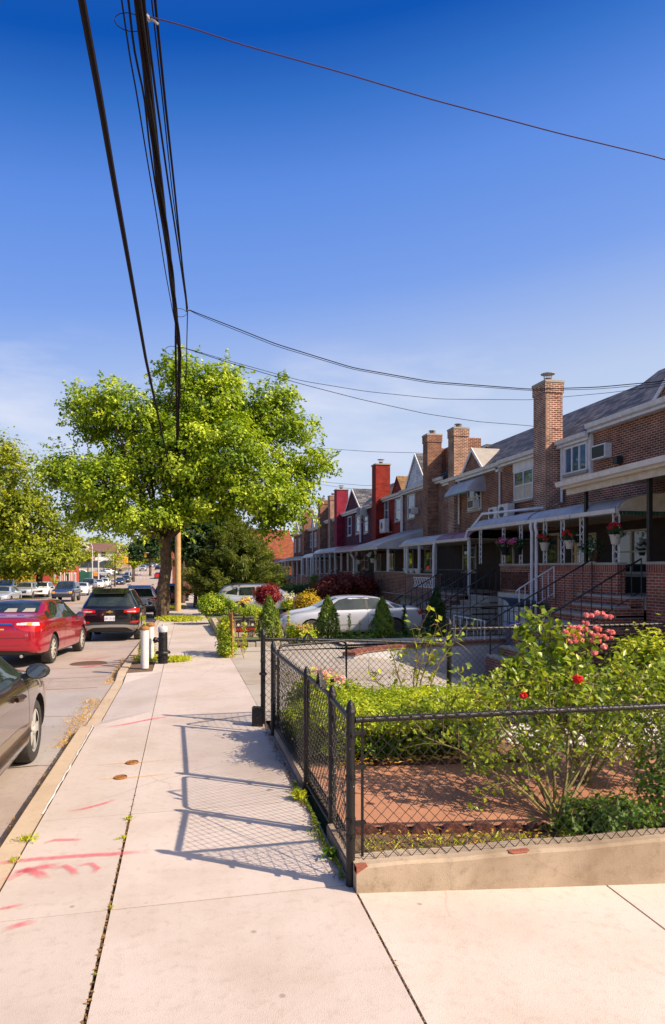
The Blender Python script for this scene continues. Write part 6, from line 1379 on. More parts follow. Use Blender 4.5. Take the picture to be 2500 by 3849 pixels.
# tall weed spikes
def spike(label, x, y, z0, h, r=.07, m=None, seed=0, n=110, group='tall leafy weeds'):
    rg = np.random.default_rng(seed+800); f = rg.random(n); a = rg.random(n)*6.283; rr_ = r*(1-.6*f); t = thing('tall_weed', label, 'weed', (x,y,z0), group=group)
    P = np.stack([x+rr_*.6*np.cos(a), y+rr_*.6*np.sin(a), z0+h*(.08+.92*f)], 1); d = np.stack([np.cos(a), np.sin(a), .9+0*a], 1)
    leaves_obj('foliage', P, rg.normal(0,1,(n,3))*.3+[0,0,1], r*1.3, r*.30, m or LM['weed'], t, seed, up=d); mb = MB(); mb.tube([(x,y,z0),(x+.01,y,z0+h)], [.008,.003], 5); mb.build('stem', M['twig'], t); return t
sp_ = [(-.92,15.2,.62),(-.86,15.5,.8),(-.80,15.9,.55),(-.70,15.3,.45),(-.95,15.9,.5)]
for i, (x, y, h) in enumerate(sp_): spike('tall green weed behind the pair of bollards, '+('shortest','tallest','slim back','low right','leftmost')[i], x, y, zr(y), h, .10, seed=i, n=150)
# ---- cypress row
def cypress(label, x, y, z0, h, r, seed, m=None, group='row of small cypresses'):
    t = thing('cypress', label, 'shrub', (x,y,z0), group=group); rg = np.random.default_rng(seed); n = 3000
    f = rg.random(n)**.85; a = rg.random(n)*6.283; pr = np.where(f < .2, .75+f*1.25, (1-f)**.72*1.17); lump = 1+.14*np.sin(a*3+f*9+seed)+.10*np.sin(a*7-f*17)+.10*rg.normal(size=n)
    q = r*pr*lump*(.80+.2*rg.random(n)); P = np.stack([x+q*np.cos(a), y+q*np.sin(a), z0+h*(.03+.97*f)], 1); d = np.stack([np.cos(a)*.5, np.sin(a)*.5, .9+0*a], 1)
    nn = np.stack([np.cos(a), np.sin(a), .3+0*a], 1); leaves_obj('foliage', P, nn, .085, .035, m or LM['cyp'], t, seed, up=d, rv=.5+.35*np.sin(a*5+f*22))
    mb = MB(); mb.tube([(x,y,z0-.05),(x,y,z0+h*.9)], [.04,.01], 6); mb.build('trunk', M['bark'], t); return t
YB = 18.3
cypress('small cypress at the left end of the row, nose of the silver sedan behind it', 2.27, YB, -.10, 1.24, .37, 71); cypress('slim pointed cypress in front of the silver sedan\'s front door', 3.93, YB, -.08, 1.20, .36, 72)
cypress('rounded dark cypress in front of the silver sedan\'s rear door', 5.53, YB, -.08, 1.15, .34, 73); cypress('tallest darkest cypress, rightmost of the row, in the house shadow', 7.17, YB, -.10, 1.45, .32, 74, LM['darkleaf'])
cypress('slim conical cypress beside the far white porch', xat(1038,52), 52, -.8, 1.9, .45, 75, group=None)
# tiered conifer
def tiers(label, x, y, z0, h, r, seed):
    t = thing('topiary_conifer', label, 'shrub', (x,y,z0)); Ps = []; 
    bl = [(x,y,z0+h*(.15+.13*k),r*(1-.12*k),r*(1-.12*k),h*.045) for k in range(7)]
    P, n_, tn, cc = blob_pts(bl, 260, 40, .16, seed, .6); leaves_obj('foliage', P, n_, .10, .04, LM['box'], t, seed, rv=tn); mb = MB(); mb.tube([(x,y,z0),(x,y,z0+h*.95)], .05, 6); mb.build('trunk', M['bark'], t)
tiers('tiered conifer clipped in layers in front of the green awning house', xat(1183,40), 40, -.65, 2.1, .75, 81)
# ---- shrubs across the yards
shrub('flowering_shrub', 'round lime green shrub beside the pavement in front of the wagon', [B(800,2268,46,30,27.5),B(846,2278,32,22,27.5),B(778,2284,24,20,27.2)], 170, 50, .18, .08, LM['maple'], 91)
shrub('barberry_bush', 'round crimson barberry bush between the wagon and the silver sedan', [B(1005,2238,38,32,26),B(1020,2225,22,22,26)], 120, 46, .16, .08, LM['barb'], 92, up=np.array([0,0,.8])); shrub('golden_shrub', 'round golden yellow shrub left of the silver sedan', [B(1155,2260,36,30,27),B(1140,2270,25,22,27)], 120, 46, .17, .08, LM['gold'], 93)
shrub('red_maple', 'dark red Japanese maple spreading below the ribbed awning', [B(1290,2190,75,28,33),B(1240,2215,50,22,32.5),B(1350,2205,70,30,33.5),B(1210,2235,25,16,32.5)], 260, 44, .30, .12, LM['mapler'], 94, cat='small tree', base=(xat(1300,33),33,-.6))
shrub('hedge', 'dark green hedge in front of the far white porches', [B(1010,2205,55,18,50),B(960,2215,30,14,50),B(1090,2225,60,22,46)], 200, 40, .34, .14, LM['box'], 95); shrub('boxwood', 'dark boxwood below the tiered conifer', [B(1175,2225,50,22,38),B(1130,2228,30,18,38)], 130, 36, .3, .12, LM['darkleaf'], 96)
shrub('lily_clump', 'white lilies beyond the crimson bush', [B(1085,2270,24,12,30)], 40, 30, .14, .09, LM['lime'], 97); shrub('lily_flowers', 'white lily blooms above their clump, left of the little flag', [B(1085,2242,19,9,30)], 14, 16, .12, .11, M['fwhite'], 98, cat='flowers')
shrub('daylily_clump', 'green day lilies with yellow blooms in the raised bed', [B(930,2292,44,10,25),B(985,2298,26,9,25)], 80, 40, .16, .12, LM['maple'], 99, wid=.15, up=np.array([0,0,.9])); shrub('lily_flowers', 'yellow day lily blooms in front of the wagon door', [B(925,2256,18,8,25)], 12, 14, .11, .08, LM['fyel'], 100, cat='flowers')
shrub('creeping_plant', 'yellow green creeper growing up the rusty iron gate panel', [(.93,15.9,.28,.14,.55,.45),(.92,15.4,.12,.12,.4,.22)], 110, 40, .12, .06, LM['lime'], 101); shrub('hydrangea', 'lime green hydrangea with pink heads by the sedan front wheel', [(3.05,17.6,.12,.34,.26,.24)], 80, 44, .11, .07, LM['lime'], 102, base=(3.05,17.6,-.12)); shrub('hydrangea_flowers', 'pink flower heads on top of the lime hydrangea', [(3.0,17.5,.33,.26,.18,.06)], 9, 26, .10, .035, LM['coral'], 103, cat='flowers')
shrub('ground_cover', 'low green plants along the sedan side of the cypress bed', [(4.7,18.0,-.05,.7,.2,.12),(6.3,18.0,-.05,.8,.2,.14),(2.9,17.9,-.08,.5,.15,.08)], 160, 30, .12, .08, LM['box'], 104, stems=0)
spike('leafy spike beside the leftmost cypress', 2.75, 17.9, -.1, .85, .09, seed=11, n=130); spike('leafy spike in front of the sedan front wheel', 2.45, 17.6, -.1, .6, .08, seed=12); spike('purplish spike right of the slim cypress', 4.45, 17.9, -.1, .75, .09, LM['rose'], 13); spike('thin reddish spike in front of the sedan handle', 4.75, 17.9, -.1, .55, .06, LM['rose'], 14, 60); spike('leafy spike right of the rounded cypress', 6.05, 17.9, -.1, .95, .12, LM['darkleaf'], 15, 150); spike('green spike in front of the iron gate steps', 1.35, 15.6, -.08, .75, .09, seed=16, n=130); spike('green spike beyond the bear sign', 2.2, 21.2, -.2, .7, .10, seed=17)
# cypress bed kerb + raised beds
mb = MB(); [mb.box(1.6+i*.22, 1.80+i*.22, 17.42+.02*(i%3), 17.56+.02*(i%3), -.25, -.04+.015*(i%2)) for i in range(27)]; lab(mb.build('stone_edging', M['stone'], bevel=.012), 'low pale stone edging of the cypress bed', 'garden edging')
mb = MB(); mb.add([(1.3,17.5,-.10),(7.9,17.5,-.08),(7.9,18.9,-.10),(1.3,18.9,-.12)], [(0,1,2,3)]); lab(mb.build('garden_soil', M['soil']), kind='structure')
rb = thing('raised_bed', 'raised bed with tan block edging behind the welcome sign', 'raised bed', (1.8,23,-.3)); 
mb = MB(); [mb.box(1.05+i*.42, 1.45+i*.42, 21.3, 21.5, -.45, -.03) for i in range(6)]; [mb.box(1.0, 1.2, 21.5+i*.42, 21.9+i*.42, -.45, -.05) for i in range(12)]; mb.build('edging_block', M['kerb'], rb, bevel=.015)
mb = MB(); mb.box(1.2, 4.6, 21.5, 27, -.5, -.10); mb.build('soil', M['soil'], rb)
# iron gate panel leaning by the bed
ig = thing('iron_gate_panel', 'rusty openwork iron gate panel leaning beside the pavement', 'gate', (1.05,15.4,-.1)); mb = MB(); z = -.08
for yy in (14.95, 15.95): mb.tube([(1.03,yy,z),(1.03,yy,z+1.02)], .014, 6)
for zz in (.12,.5,.95): mb.tube([(1.03,14.95,z+zz),(1.03,15.95,z+zz)], .012, 5)
for i in range(9):
    yy = 15.05+i*.1; mb.tube([(1.03,yy,z+.12),(1.03,yy,z+.95)], .007, 4)
    for j in range(5): mb.lathe((1.03,yy+.05,z+.2+j*.16), [(.032,-.005),(.040,0),(.032,.005),(.026,0)], 10, 'x')
mb.build('openwork', M['rust'], ig); mb = MB(); mb.tube([(1.03,14.97,z+.8),(1.28,14.8,z)], .008, 5); mb.build('prop', M['rust'], ig)
# welcome sign with three bear heads: generic bears
ws = thing('welcome_sign', 'black three-bears garden sign reading WELCOME in red', 'sign', (1.9,20.9,-.25)); mb = MB(); M['bear'] = mat('sign black', (.015,.012,.012), None, .6)
mb.box(1.55, 2.15, 20.9, 20.93, -.10, .08)
for cx, cz, r in ((1.63,.17,.085),(1.85,.20,.115),(2.07,.17,.085)):
    mb.lathe((cx,20.90,cz), [(r,-.01),(r,.02)], 16, 'y'); [mb.lathe((cx+s_*r*.75,20.90,cz+r*.8), [(r*.36,-.01),(r*.36,.02)], 10, 'y') for s_ in (-1,1)]
mb.build('board', M['bear'], ws); mb = MB()
for cx, cz, r in ((1.63,.15,.085),(1.85,.18,.115),(2.07,.15,.085)): mb.lathe((cx,20.885,cz-r*.2), [(r*.5,-.004),(r*.5,.003)], 14, 'y')
mb.build('muzzle', M['cream'], ws); mb = MB(); text_mesh(mb, 'WELCOME', (1.85,20.892,-.06), (1,0,0), (0,0,1), .135, .003); mb.build('lettering', mat('red sign paint', (.55,.03,.01), None, .6), ws, fix=False); mb = MB(); mb.box(1.62,1.65,20.91,20.93,-.35,-.1); mb.box(2.05,2.08,20.91,20.93,-.35,-.1); mb.build('stake', M['bear'], ws)
# mail box / little flag
t = MB(); t.box(2.05,2.27,25.0,25.2,.38,.55); t.box(2.13,2.19,25.08,25.12,-.3,.38); lab(t.build('garden_box', M['bear'], bevel=.015), 'small black box on a post in the raised bed', 'box')
fg = thing('garden_flag', 'little blue and red garden flag by the golden shrub', 'flag', (xat(1112,29),29,-.4)); xf_ = xat(1112,29); mb = MB(); mb.box(xf_-.10,xf_+.12,29.0,29.01,.20,.62); mb.build('cloth', mat('flag cloth', (.02,.05,.35), (.45,.03,.05), .8, scale=7, lo=.5, hi=.56), fg); mb = MB(); mb.tube([(xf_-.12,29,-.4),(xf_-.12,29,.66)], .01, 5); mb.build('pole', BK, fg)
bp_ = thing('brick_pillar', 'low red brick garden pillar beside the far pavement', 'pillar', (1.1,44,-.7)); mb = MB(); mb.box(.95,1.35,43.8,44.3,-.9,.35); mb.build('shaft', BR['bright'], bp_); mb = MB(); mb.box(.90,1.40,43.75,44.35,.351,.42); mb.build('cap', M['stone'], bp_)
mb = MB(); mb.box(.98,1.15,44.4,52,-1.0,.05); lab(mb.build('garden_wall', BR['bright']), 'low red brick wall running on from the brick pillar', 'wall')

# ---- rose bushes
def rose(label, x, y, z0, stems, leafc, seed, blooms=(), m=None, leaf=.055, per=9, name='rose_bush'):
    t = thing(name, label, 'rose bush', (x,y,z0)); rr = random.Random(seed); rg = np.random.default_rng(seed); mb = MB(); tips = []
    for (dx, dy, h, b) in stems:
        A = Vector((x+rr.uniform(-.05,.05), y+rr.uniform(-.04,.04), z0)); E = Vector((x+dx, y+dy, z0+h)); pts = []
        for k in range(9):
            f = k/8; p = A.lerp(E, f); p.z = z0+h*(1-(1-f)**1.5*(1-b)-b*(1-f)); p += Vector((rr.uniform(-.012,.012), rr.uniform(-.012,.012), rr.uniform(-.012,.012))); pts.append(p)
        mb.tube(pts, [.013*(1-.75*k/8)+.001 for k in range(9)], 5, cap=False)
        for k in range(3, 9):
            for q in range(3):
                L = rr.uniform(.12,.32); d = Vector((rr.gauss(0,1), rr.gauss(0,1)*.8, rr.gauss(.35,.7))).normalized(); e = pts[k]+d*L; mid = pts[k]+d*L*.5+Vector((0,0,.02)); mb.tube([pts[k], mid, e], [.004,.003,.0015], 4, cap=False); tips += [e, mid, pts[k].lerp(mid,.6)]
    mb.build('stem', M['twig'], t, fix=False); T = np.array([tuple(p) for p in tips]); k = rg.integers(0, len(T), leafc); idx = np.repeat(k, per); P = T[idx]+rg.normal(0,.045,(len(idx),3))
    leaves_obj('foliage', P, rg.normal(0,.5,(len(P),3))+[0,-.2,1], leaf, leaf*.62, m or LM['rose'], t, seed, rv=np.repeat(rg.random(leafc), per))
    for bx, by, bz, r, fm in blooms:
        n = int(130 if r > .05 else 110); d = rg.normal(0,1,(n,3)); d /= np.linalg.norm(d,axis=1,keepdims=True); c = np.array((bx,by,bz)); leaves_obj('bloom', c+d*r*(.35+.5*rg.random((n,1)))*[1,1,.8], d, r*.75, r*.75, fm, t, seed+int(bz*1000), fold=.05)
    return t
g0 = gz(2.8,4.55)+.12
st = [(-.55,.35,.95,.3),(-.85,.55,.72,.2),(-.3,.4,1.0,.5),(.05,.2,1.05,.7),(.35,.3,1.1,.5),(.7,.5,1.05,.4),(.9,.2,.9,.3),(-.95,.3,.62,.15),(.2,.8,1.0,.5),(-.15,.7,.95,.5),(1.2,.5,.9,.3),(.5,.9,1.0,.4),(-.6,.9,.8,.3)]
def atY(px, py, Y): return at(px, py, Y)
rose('sprawling rose bush with two deep red blooms pressing on the front fence', 2.78, 4.6, g0, st, 430, 111, [(*atY(2172,2553,4.3),.042,M['fred']),(*atY(1968,2615,4.35),.032,M['fred'])], per=5)
hd = []
for px, py in ((2140,2368),(2190,2352),(2235,2372),(2175,2395),(2240,2400),(2285,2385),(2150,2400)): hd += [(*atY(px+dx_,py+dy_,5.3),.022+.008*math.sin(px+dx_),LM['coral']) for dx_, dy_ in ((-14,6),(12,10),(2,-14),(-4,14),(16,-8))]
for px, py in ((2215,2308),(2255,2300),(2285,2312)): hd += [(*atY(px+dx_,py+dy_,5.35),.028,LM['coral']) for dx_, dy_ in ((-10,4),(10,6))]
hd += [(*atY(2270,2430,5.2),.035,LM['coral']),(*atY(2235,2455,5.2),.03,LM['coral'])]
rose('tall rose bush with clustered coral pink blooms above the red roses', 3.5, 5.35, gz(3.5,5.3)+.1, [(-.55,0,1.35,.6),(-.35,.1,1.5,.7),(-.15,0,1.3,.7),(.1,.1,1.25,.7),(.5,.1,1.1,.5),(.9,.2,1.0,.4),(-.7,.1,1.05,.4),(1.3,.3,1.0,.3)], 340, 112, hd, leaf=.085, per=5)
rose('rambling rose bush filling the right end of the corner garden', 4.3, 5.2, gz(4.2,5.2)+.1, [(-.6,.1,.8,.4),(-.2,0,1.0,.5),(.2,.1,1.05,.5),(.6,.2,.9,.4),(-.9,-.2,.7,.3),(.9,.3,.95,.4),(.1,-.4,.8,.4)], 460, 113, per=5)
rose('thin leggy rose with sparse leaves beyond the yew bush', 2.62, 7.5, .1, [(-.25,0,.85,.6),(.1,0,1.1,.8),(.35,.05,1.15,.6),(.6,.1,.95,.4),(-.5,.1,.6,.4),(.15,-.1,.9,.8)], 55, 114, m=LM['lime'], leaf=.075, per=3)
shrub('small_shrub', 'yellow and rust coloured small shrub left of the leggy rose', [(1.95,7.75,.30,.32,.25,.22)], 90, 26, .12, .06, LM['lime'], 115, base=(1.95,7.75,.1)); shrub('small_shrub', 'rust tipped small shrub right of the leggy rose', [(3.05,7.8,.28,.38,.22,.16)], 70, 26, .12, .06, LM['rose'], 116, base=(3.05,7.8,.1))
shrub('golden_shrub', 'yellow leaved shrub between the yew bush and the red roses', [(3.05,6.3,.48,.22,.2,.26),(2.85,6.3,.34,.2,.2,.16)], 34, 22, .11, .05, LM['lime'], 117, base=(3.0,6.3,.05)); shrub('boxwood', 'small dark green boxwood behind the red roses', [(4.35,7.3,.55,.42,.35,.36),(4.7,7.4,.5,.4,.35,.34)], 170, 40, .13, .05, LM['box'], 118, base=(4.4,7.3,.0))
shrub('hedge', 'yellow green hedge at the right edge behind the roses', [(6.3,8.0,.62,.7,.35,.40),(7.2,7.9,.6,.8,.4,.38),(8.2,7.9,.6,.8,.4,.38)], 260, 40, .17, .07, LM['lime'], 119, base=(6.6,8.0,-.2)); shrub('low_plant', 'bright leafy low plant at the foot of the rose stems', [(3.05,4.25,.13,.26,.12,.13),(2.75,4.3,.12,.14,.10,.12)], 70, 22, .08, .05, LM['box'], 120, base=(3.0,4.25,.0))
shrub('small_shrub', 'thin twiggy shrub at the right edge behind the fence', [(3.75,4.5,.32,.3,.25,.3),(3.6,4.4,.16,.3,.2,.14)], 90, 18, .12, .05, LM['box'], 121, base=(3.7,4.4,-.05)); shrub('hydrangea', 'yellow green hydrangea with pinkish heads behind the main side panel', [(1.4,7.25,.55,.2,.22,.2),(1.35,7.5,.3,.2,.2,.2)], 60, 22, .12, .08, LM['lime'], 122, base=(1.4,7.35,.08)); shrub('hydrangea_flowers', 'faded pink heads above the hydrangea by the gate latch', [(1.45,7.15,.75,.25,.18,.08)], 7, 18, .07, .04, LM['coral'], 123, cat='flowers')

# ================================================================ street furniture
hy = thing('fire_hydrant', 'black fire hydrant with a silver top at the pavement edge', 'fire hydrant', (-.45,14.4,zr(14.4))); x, y, z = -.45, 14.4, zr(14.4)
mb = MB(); mb.lathe((x,y,z), [(.10,0),(.10,.10),(.13,.11),(.13,.13),(.10,.14),(.10,.20),(.155,.21),(.155,.24),(.14,.26),(.095,.27),(.092,.62),(.09,.66)], 20); mb.build('barrel', CH, hy, smooth=True)
mb = MB(); mb.lathe((x,y,z), [(.095,.661),(.10,.68),(.10,.75),(.088,.77),(.05,.785),(.025,.79),(.025,.82),(.001,.82)], 20); mb.build('bonnet', mat('silver hydrant paint', (.55,.53,.53), (.4,.38,.38), .5, scale=20), hy, smooth=True)
for nm, d_, zz in (('nozzle',(-.9,-.4,0),.50),('nozzle',(-.2,-.98,0),.52)):
    mb = MB(); d_ = Vector(d_).normalized(); c_ = Vector((x,y,z+zz)); mb.tube([c_+d_*.05, c_+d_*.15, c_+d_*.151, c_+d_*.19], [.05,.05,.062,.062], 12); mb.tube([c_+d_*.19, c_+d_*.22], .02, 5); mb.build(nm, CH, hy, smooth=True)
for i, (bx, by, l) in enumerate(((-.78,13.72,'white bollard with rusty top, nearer of the pair by the hydrant'),(-.72,14.75,'white bollard with rusty top, farther of the pair, half hidden by its twin'))):
    bo = thing('bollard', l, 'bollard', (bx,by,zr(by)), group='white bollards by the hydrant'); mb = MB(); mb.lathe((bx,by,zr(by)), [(.078,0),(.078,.76)], 18); mb.build('shaft', mat('bollard white paint', (.62,.58,.55), (.35,.25,.2), .6, scale=14, lo=.55, hi=.75), bo, smooth=True)
    mb = MB(); mb.lathe((bx,by,zr(by)), [(.085,.761),(.090,.77),(.090,.80),(.07,.83),(.03,.845),(.001,.85)], 18); mb.build('cap', M['rust'], bo, smooth=True)
# utility pole with its hardware, and wires
PX, PY = xat(669, 39.5), 39.5; up_ = thing('utility_pole', 'wooden utility pole right of the big tree trunk', 'utility pole', (PX,PY,zr(PY)))
mb = MB(); mb.tube([(PX,PY,zr(PY)-.2),(PX,PY,5),(PX+.02,PY,10.2)], [.18,.165,.14], 14); mb.build('shaft', M['wood'], up_, smooth=True); mb = MB(); mb.box(PX-1.1,PX+1.1,PY-.14,PY-.02,9.4,9.52); mb.build('crossarm', M['wood'], up_)
pb = thing('utility_pole', 'utility pole behind the viewer carrying the overhead wires', 'utility pole', (-.5,-9,0)); mb = MB(); mb.tube([(-.5,-9,-.2),(-.5,-9,10)], [.19,.15], 12); mb.build('shaft', M['wood'], pb, smooth=True)
for (px_, Y_, l, r_) in ((762,62,'thin grey pole along the far pavement right of the second trunk',.12),(708,52,'second dark trunk-like wooden pole beyond the utility pole',.18)):
    mb = MB(); xx = xat(px_-20, Y_); mb.tube([(xx,Y_,zr(Y_)-.2),(xx,Y_,8.5)], [r_,r_*.8], 8); o = thing('utility_pole', l, 'utility pole', (xx,Y_,zr(Y_))); mb.build('shaft', M['wood'] if r_ < .15 else M['bark'], o)
def cable(label, P, r, name='cable', sag=0, n=40, group='overhead cables along the street', bundle=0, m=None, twist=.8):
    P = [Vector(p) for p in P]; seg = []; T = []
    if P[0].y < -5 and len(P) > 4: d_ = P[1]-P[3]; P[0] = Vector((P[1].x+d_.x*(-8.8-P[1].y)/d_.y, -8.8, P[1].z+.2))
    ds = [0.0]
    for i in range(len(P)-1): ds.append(ds[-1]+(P[i+1]-P[i]).length)
    m_ = max(60, n*4); ss = np.linspace(0, ds[-1], m_+1); A_ = np.array([tuple(p) for p in P]); X_ = np.stack([np.interp(ss, ds, A_[:,j]) for j in range(3)], 1)
    w_ = max(1, int(.35/(ds[-1]/m_))); pad = np.pad(X_, ((w_,w_),(0,0)), mode='reflect', reflect_type='odd'); ker = np.hanning(2*w_+3)[1:-1]; ker /= ker.sum()
    X_ = np.stack([np.convolve(pad[:,j], ker, mode='valid') for j in range(3)], 1)
    T = [Vector(X_[min(m_, round(i*m_/n))])-Vector((0,0,sag*4*(i/n)*(1-i/n))) for i in range(n+1)]
    t = thing(name, label, 'cable', T[0], group=group); mb = MB()
    if bundle:
        for b in range(bundle):
            a0 = 6.283*b/bundle; mb.tube([q+Vector((math.cos(a0+i*twist),0,math.sin(a0+i*twist)))*r*1.1 for i, q in enumerate(T)], r*(.75 if b else 1), 6, cap=False)
    else: mb.tube(T, r, 7, cap=False)
    mb.build('strand', m or M['wire'], t, smooth=True, fix=False); return T
def wp(px, py, z):
    Y = 1.0; a = at(px, py, 1.0); k = (z-HEYE)/(a[2]-HEYE); return Vector((a[0]*k, k, z))
# thick single cable on the left
cable('thickest dark cable, leftmost of the overhead lines', [Vector((-1,-8.8,6)), wp(307,0,6.0), wp(373,356,6.0), wp(423,650,6.0), wp(487,1006,6.0), wp(548,1350,6.05), wp(596,1570,6.1), (PX-.25,PY-.5,6.5)], .029, n=120)
BZ = 7.0
cable('dense bundle of lashed telephone cables running to the wooden pole', [(-.5,-8.8,7.2), wp(524,0,BZ), wp(559.5,356,BZ), wp(600,700,BZ), wp(642,1006,BZ), wp(676,1330,BZ), (PX-.05,PY-.4,7.3)], .024, bundle=4, n=170, twist=.3)
cable('dense second bundle hugging the lashed telephone cables', [(-.35,-8.8,7.3), wp(540,0,7.02), wp(560,267,7.02), wp(600,650,7.02), wp(660,1184,7.02), (PX-.05,PY-.4,7.35)], .014, bundle=3, n=100, twist=.3)
cable('thin kinked wire left of the cable bundles', [(-.8,-8.8,7.0)]+[wp(x_,y_,6.9) for x_,y_ in ((458,0),(485,199),(515,356),(533,473),(563,658),(570,696),(595,849),(619,1006),(645,1148),(663,1240))]+[(PX-.1,PY-.4,7.2)], .008, n=120)
cable('second thin wire closer to the bundles, joining them halfway', [(-.7,-8.8,7.0)]+[wp(x_,y_,6.93) for x_,y_ in ((483,0),(502,178),(517,249),(542,356),(560,534),(583,690),(611,849),(633,991),(650,1090))], .011, n=90)
NODE = wp(705,1162,8.1)
cable('upper line right of the bundles, outermost, ending at the splice', [(-.1,-8.8,8.3)]+[wp(x_,y_,8.1) for x_,y_ in ((583,0),(618,356),(655,700),(686,1006))]+[NODE], .017, n=60); cable('upper line right of the bundles, thinner inner one beside the outermost', [(-.2,-8.8,8.3)]+[wp(x_,y_,8.1) for x_,y_ in ((570,0),(609,356),(645,700),(681,970),(701,1112))]+[NODE], .009, n=60)
cable('upper line between the bundles and the splice wires', [(-.3,-8.8,8.2)]+[wp(x_,y_,8.0) for x_,y_ in ((541,0),(586,356),(634,700),(681,1006),(699,1130))]+[NODE+Vector((-.02,0,-.05))], .015, n=60); cable('slack line from the splice down to the wooden pole top', [NODE, wp(702,1300,8.05), wp(701,1400,8.1), (PX,PY-.2,8.9)], .013, n=40)
# service drops
GS = 'service wires dropping to the houses'
def dropc(label, A, pts, Bp, r, m=None):
    ms = []
    for px, py in pts:      # on the vertical plane through both ends
        k = math.tan(math.atan((px-1250)/2500)+YAW); t_ = (A.x-k*A.y)/(k*(Bp.y-A.y)-(Bp.x-A.x)); ms.append(Vector(at(px, py, A.y+(Bp.y-A.y)*t_)))
    return cable(label, [A]+ms+[Bp], r, n=70, group=GS, m=m)
S0 = wp(552,60,8.0)
dropc('long service wire crossing the upper sky toward the right edge', S0, [(700,98),(906,167),(1294,275),(1617,372),(2102,501),(2500,597)], Vector((12.3,8.1,6.3)), .0085, mat('violet cable sheath', (.04,.02,.09), None, .4))
HE = Vector((12.3,14.0,6.9))
dropc('double service wire from the splice to the nearest slate roof, upper strand', NODE, [(744,1178),(900,1238),(1035,1292),(1326,1382),(1617,1434),(1997,1463),(2250,1455),(2500,1432)], HE, .011)
dropc('double service wire from the splice to the nearest slate roof, lower strand', NODE, [(744,1184),(900,1246),(1035,1300),(1326,1388),(1617,1440),(1997,1468),(2250,1462),(2500,1440)], HE+Vector((0,.1,-.05)), .007)
N2 = wp(678,1303,7.05)
dropc('thin service wire sagging in front of the tallest chimney', N2, [(857,1355),(1132,1431),(1374,1471),(1656,1500),(2000,1503),(2300,1475),(2500,1448)], HE+Vector((0,.2,-.1)), .006)
dropc('service wire ending at the tallest chimney', N2, [(857,1362),(1132,1443),(1352,1500),(1600,1555),(1800,1585),(1990,1600)], Vector((12.3,20.0,6.5)), .008)
dropc('far service wire from the maple to the twin chimneys', Vector((PX,PY-.3,7.2)), [(900,1650),(1170,1682),(1400,1698),(1560,1702)], Vector((12.3,31.5,7.6)), .010); dropc('far service wire crossing before the red chimney', Vector((PX,PY-.3,6.6)), [(1100,1795),(1250,1815),(1380,1826)], Vector((12.3,40.3,7.2)), .010)
dropc('low far service wire ending under the red gable', Vector((PX,PY-.3,6.4)), [(1100,1805),(1300,1835),(1500,1850)], Vector((12.35,36,6.3)), .008)
# splice hardware
for nm, p in (('splice by the service wire joint', NODE), ('tangled splice where the bundles meet the service wires', N2), ('splice at the top of the photo', S0)):
    t = thing('cable_splice', nm, 'cable splice', p); mb = MB(); mb.tube([p+Vector((-.02,-.03,0)), p+Vector((.03,.04,-.01))], .026, 8); mb.tube([p+Vector((.04,.01,-.01)), p+Vector((.12,.05,-.03))], .012, 6); mb.build('connector', M['alu'], t)
    mb = MB(); mb.tube([p+Vector((-.02+.16*math.cos(a*.5)-.16, .0, -.10-.10*math.sin(a*.5))) for a in range(13)], .006, 4, cap=False); mb.build('loop', M['wire'], t)

# ================================================================ the far end of the road
def bld(name, label, cat, x0, x1, y0, y1, z0, z1, wm, parts=()):
    t = thing(name, label, cat, ((x0+x1)/2, y0, z0)); mb = MB(); mb.box(x0, x1, y0, y1, z0-3, z1); mb.build('wall', wm, t); return t
M['redwall'] = mat('red painted boards', (.42,.045,.02), (.34,.035,.018), .7, scale=1.5); M['pale'] = mat('pale render', (.56,.52,.44), (.48,.43,.36), .8, scale=.4); M['awnred'] = mat('red canvas', (.50,.015,.02), None, .6)
Y0 = 108; xl, xr_ = xat(-60, Y0), xat(290, 126)
r_ = bld('shop_building', 'long red painted shop building across the road behind the parked cars', 'building', xl, xr_, Y0, 128, -1.4, at(200,2128,Y0)[2], M['redwall'])
mb = MB(); mb.box(xl-.2, xr_+.2, Y0-.2, Y0, at(200,2128,Y0)[2]-.15, at(200,2128,Y0)[2]+.1); mb.build('cornice', M['brown'], r_)
for px0, px1 in ((203,210),(222,230),(236,244),(249,262),(266,272),(278,286)):
    a, b = at(px0, 2152, Y0), at(px1, 2190, Y0); mb = MB(); mb.box(a[0], b[0], Y0-.1, Y0-.002, b[2], a[2]); w_ = mb.build('window', M['white'], r_)
    mb = MB(); mb.box(a[0]+.12, b[0]-.1, Y0-.13, Y0-.101, b[2]+.3, a[2]-.2); mb.build('pane', M['glass'], w_)
wb = bld('shop_building', 'pale two-storey shop building with brown roof and red awnings beyond the lot', 'building', xat(303,205), xat(424,205), 205, 222, .8, at(300,2085,205)[2]+1, M['pale'])
a = at(305, 2050, 205); zt = a[2]; zb = at(305,2074,205)[2]; xl, xr_ = xat(303,205), xat(424,205); mb = MB(); mb.prism([(xl-.3,204.6,zb),(xl-.3,212,zt+1),(xl-.3,222,zb)], (xr_-xl+.6,0,0)); mb.build('roof', mat('brown roof', (.17,.085,.06), (.13,.065,.05), .8, scale=1), wb)
mb = MB(); mb.box(xl+.0,xl+2.0,205,208,zb,zt+.9); mb.build('chimney', M['pale'], wb)
for i in range(6): mb = MB(); xx = xl+2.5+i*3.3; mb.box(xx, xx+1.1, 204.88, 204.98, 5.0, 6.3); mb.build('window', M['glass'], wb)
for x0, x1 in ((xl-1.5, xl+3.6), (xl+9.5, xl+13.5)): mb = MB(); mb.prism([(x0,204.95,3.9),(x0,204.95,5.1),(x0,203.3,3.9)], (x1-x0,0,0)); mb.build('shop_awning', M['awnred'], wb)
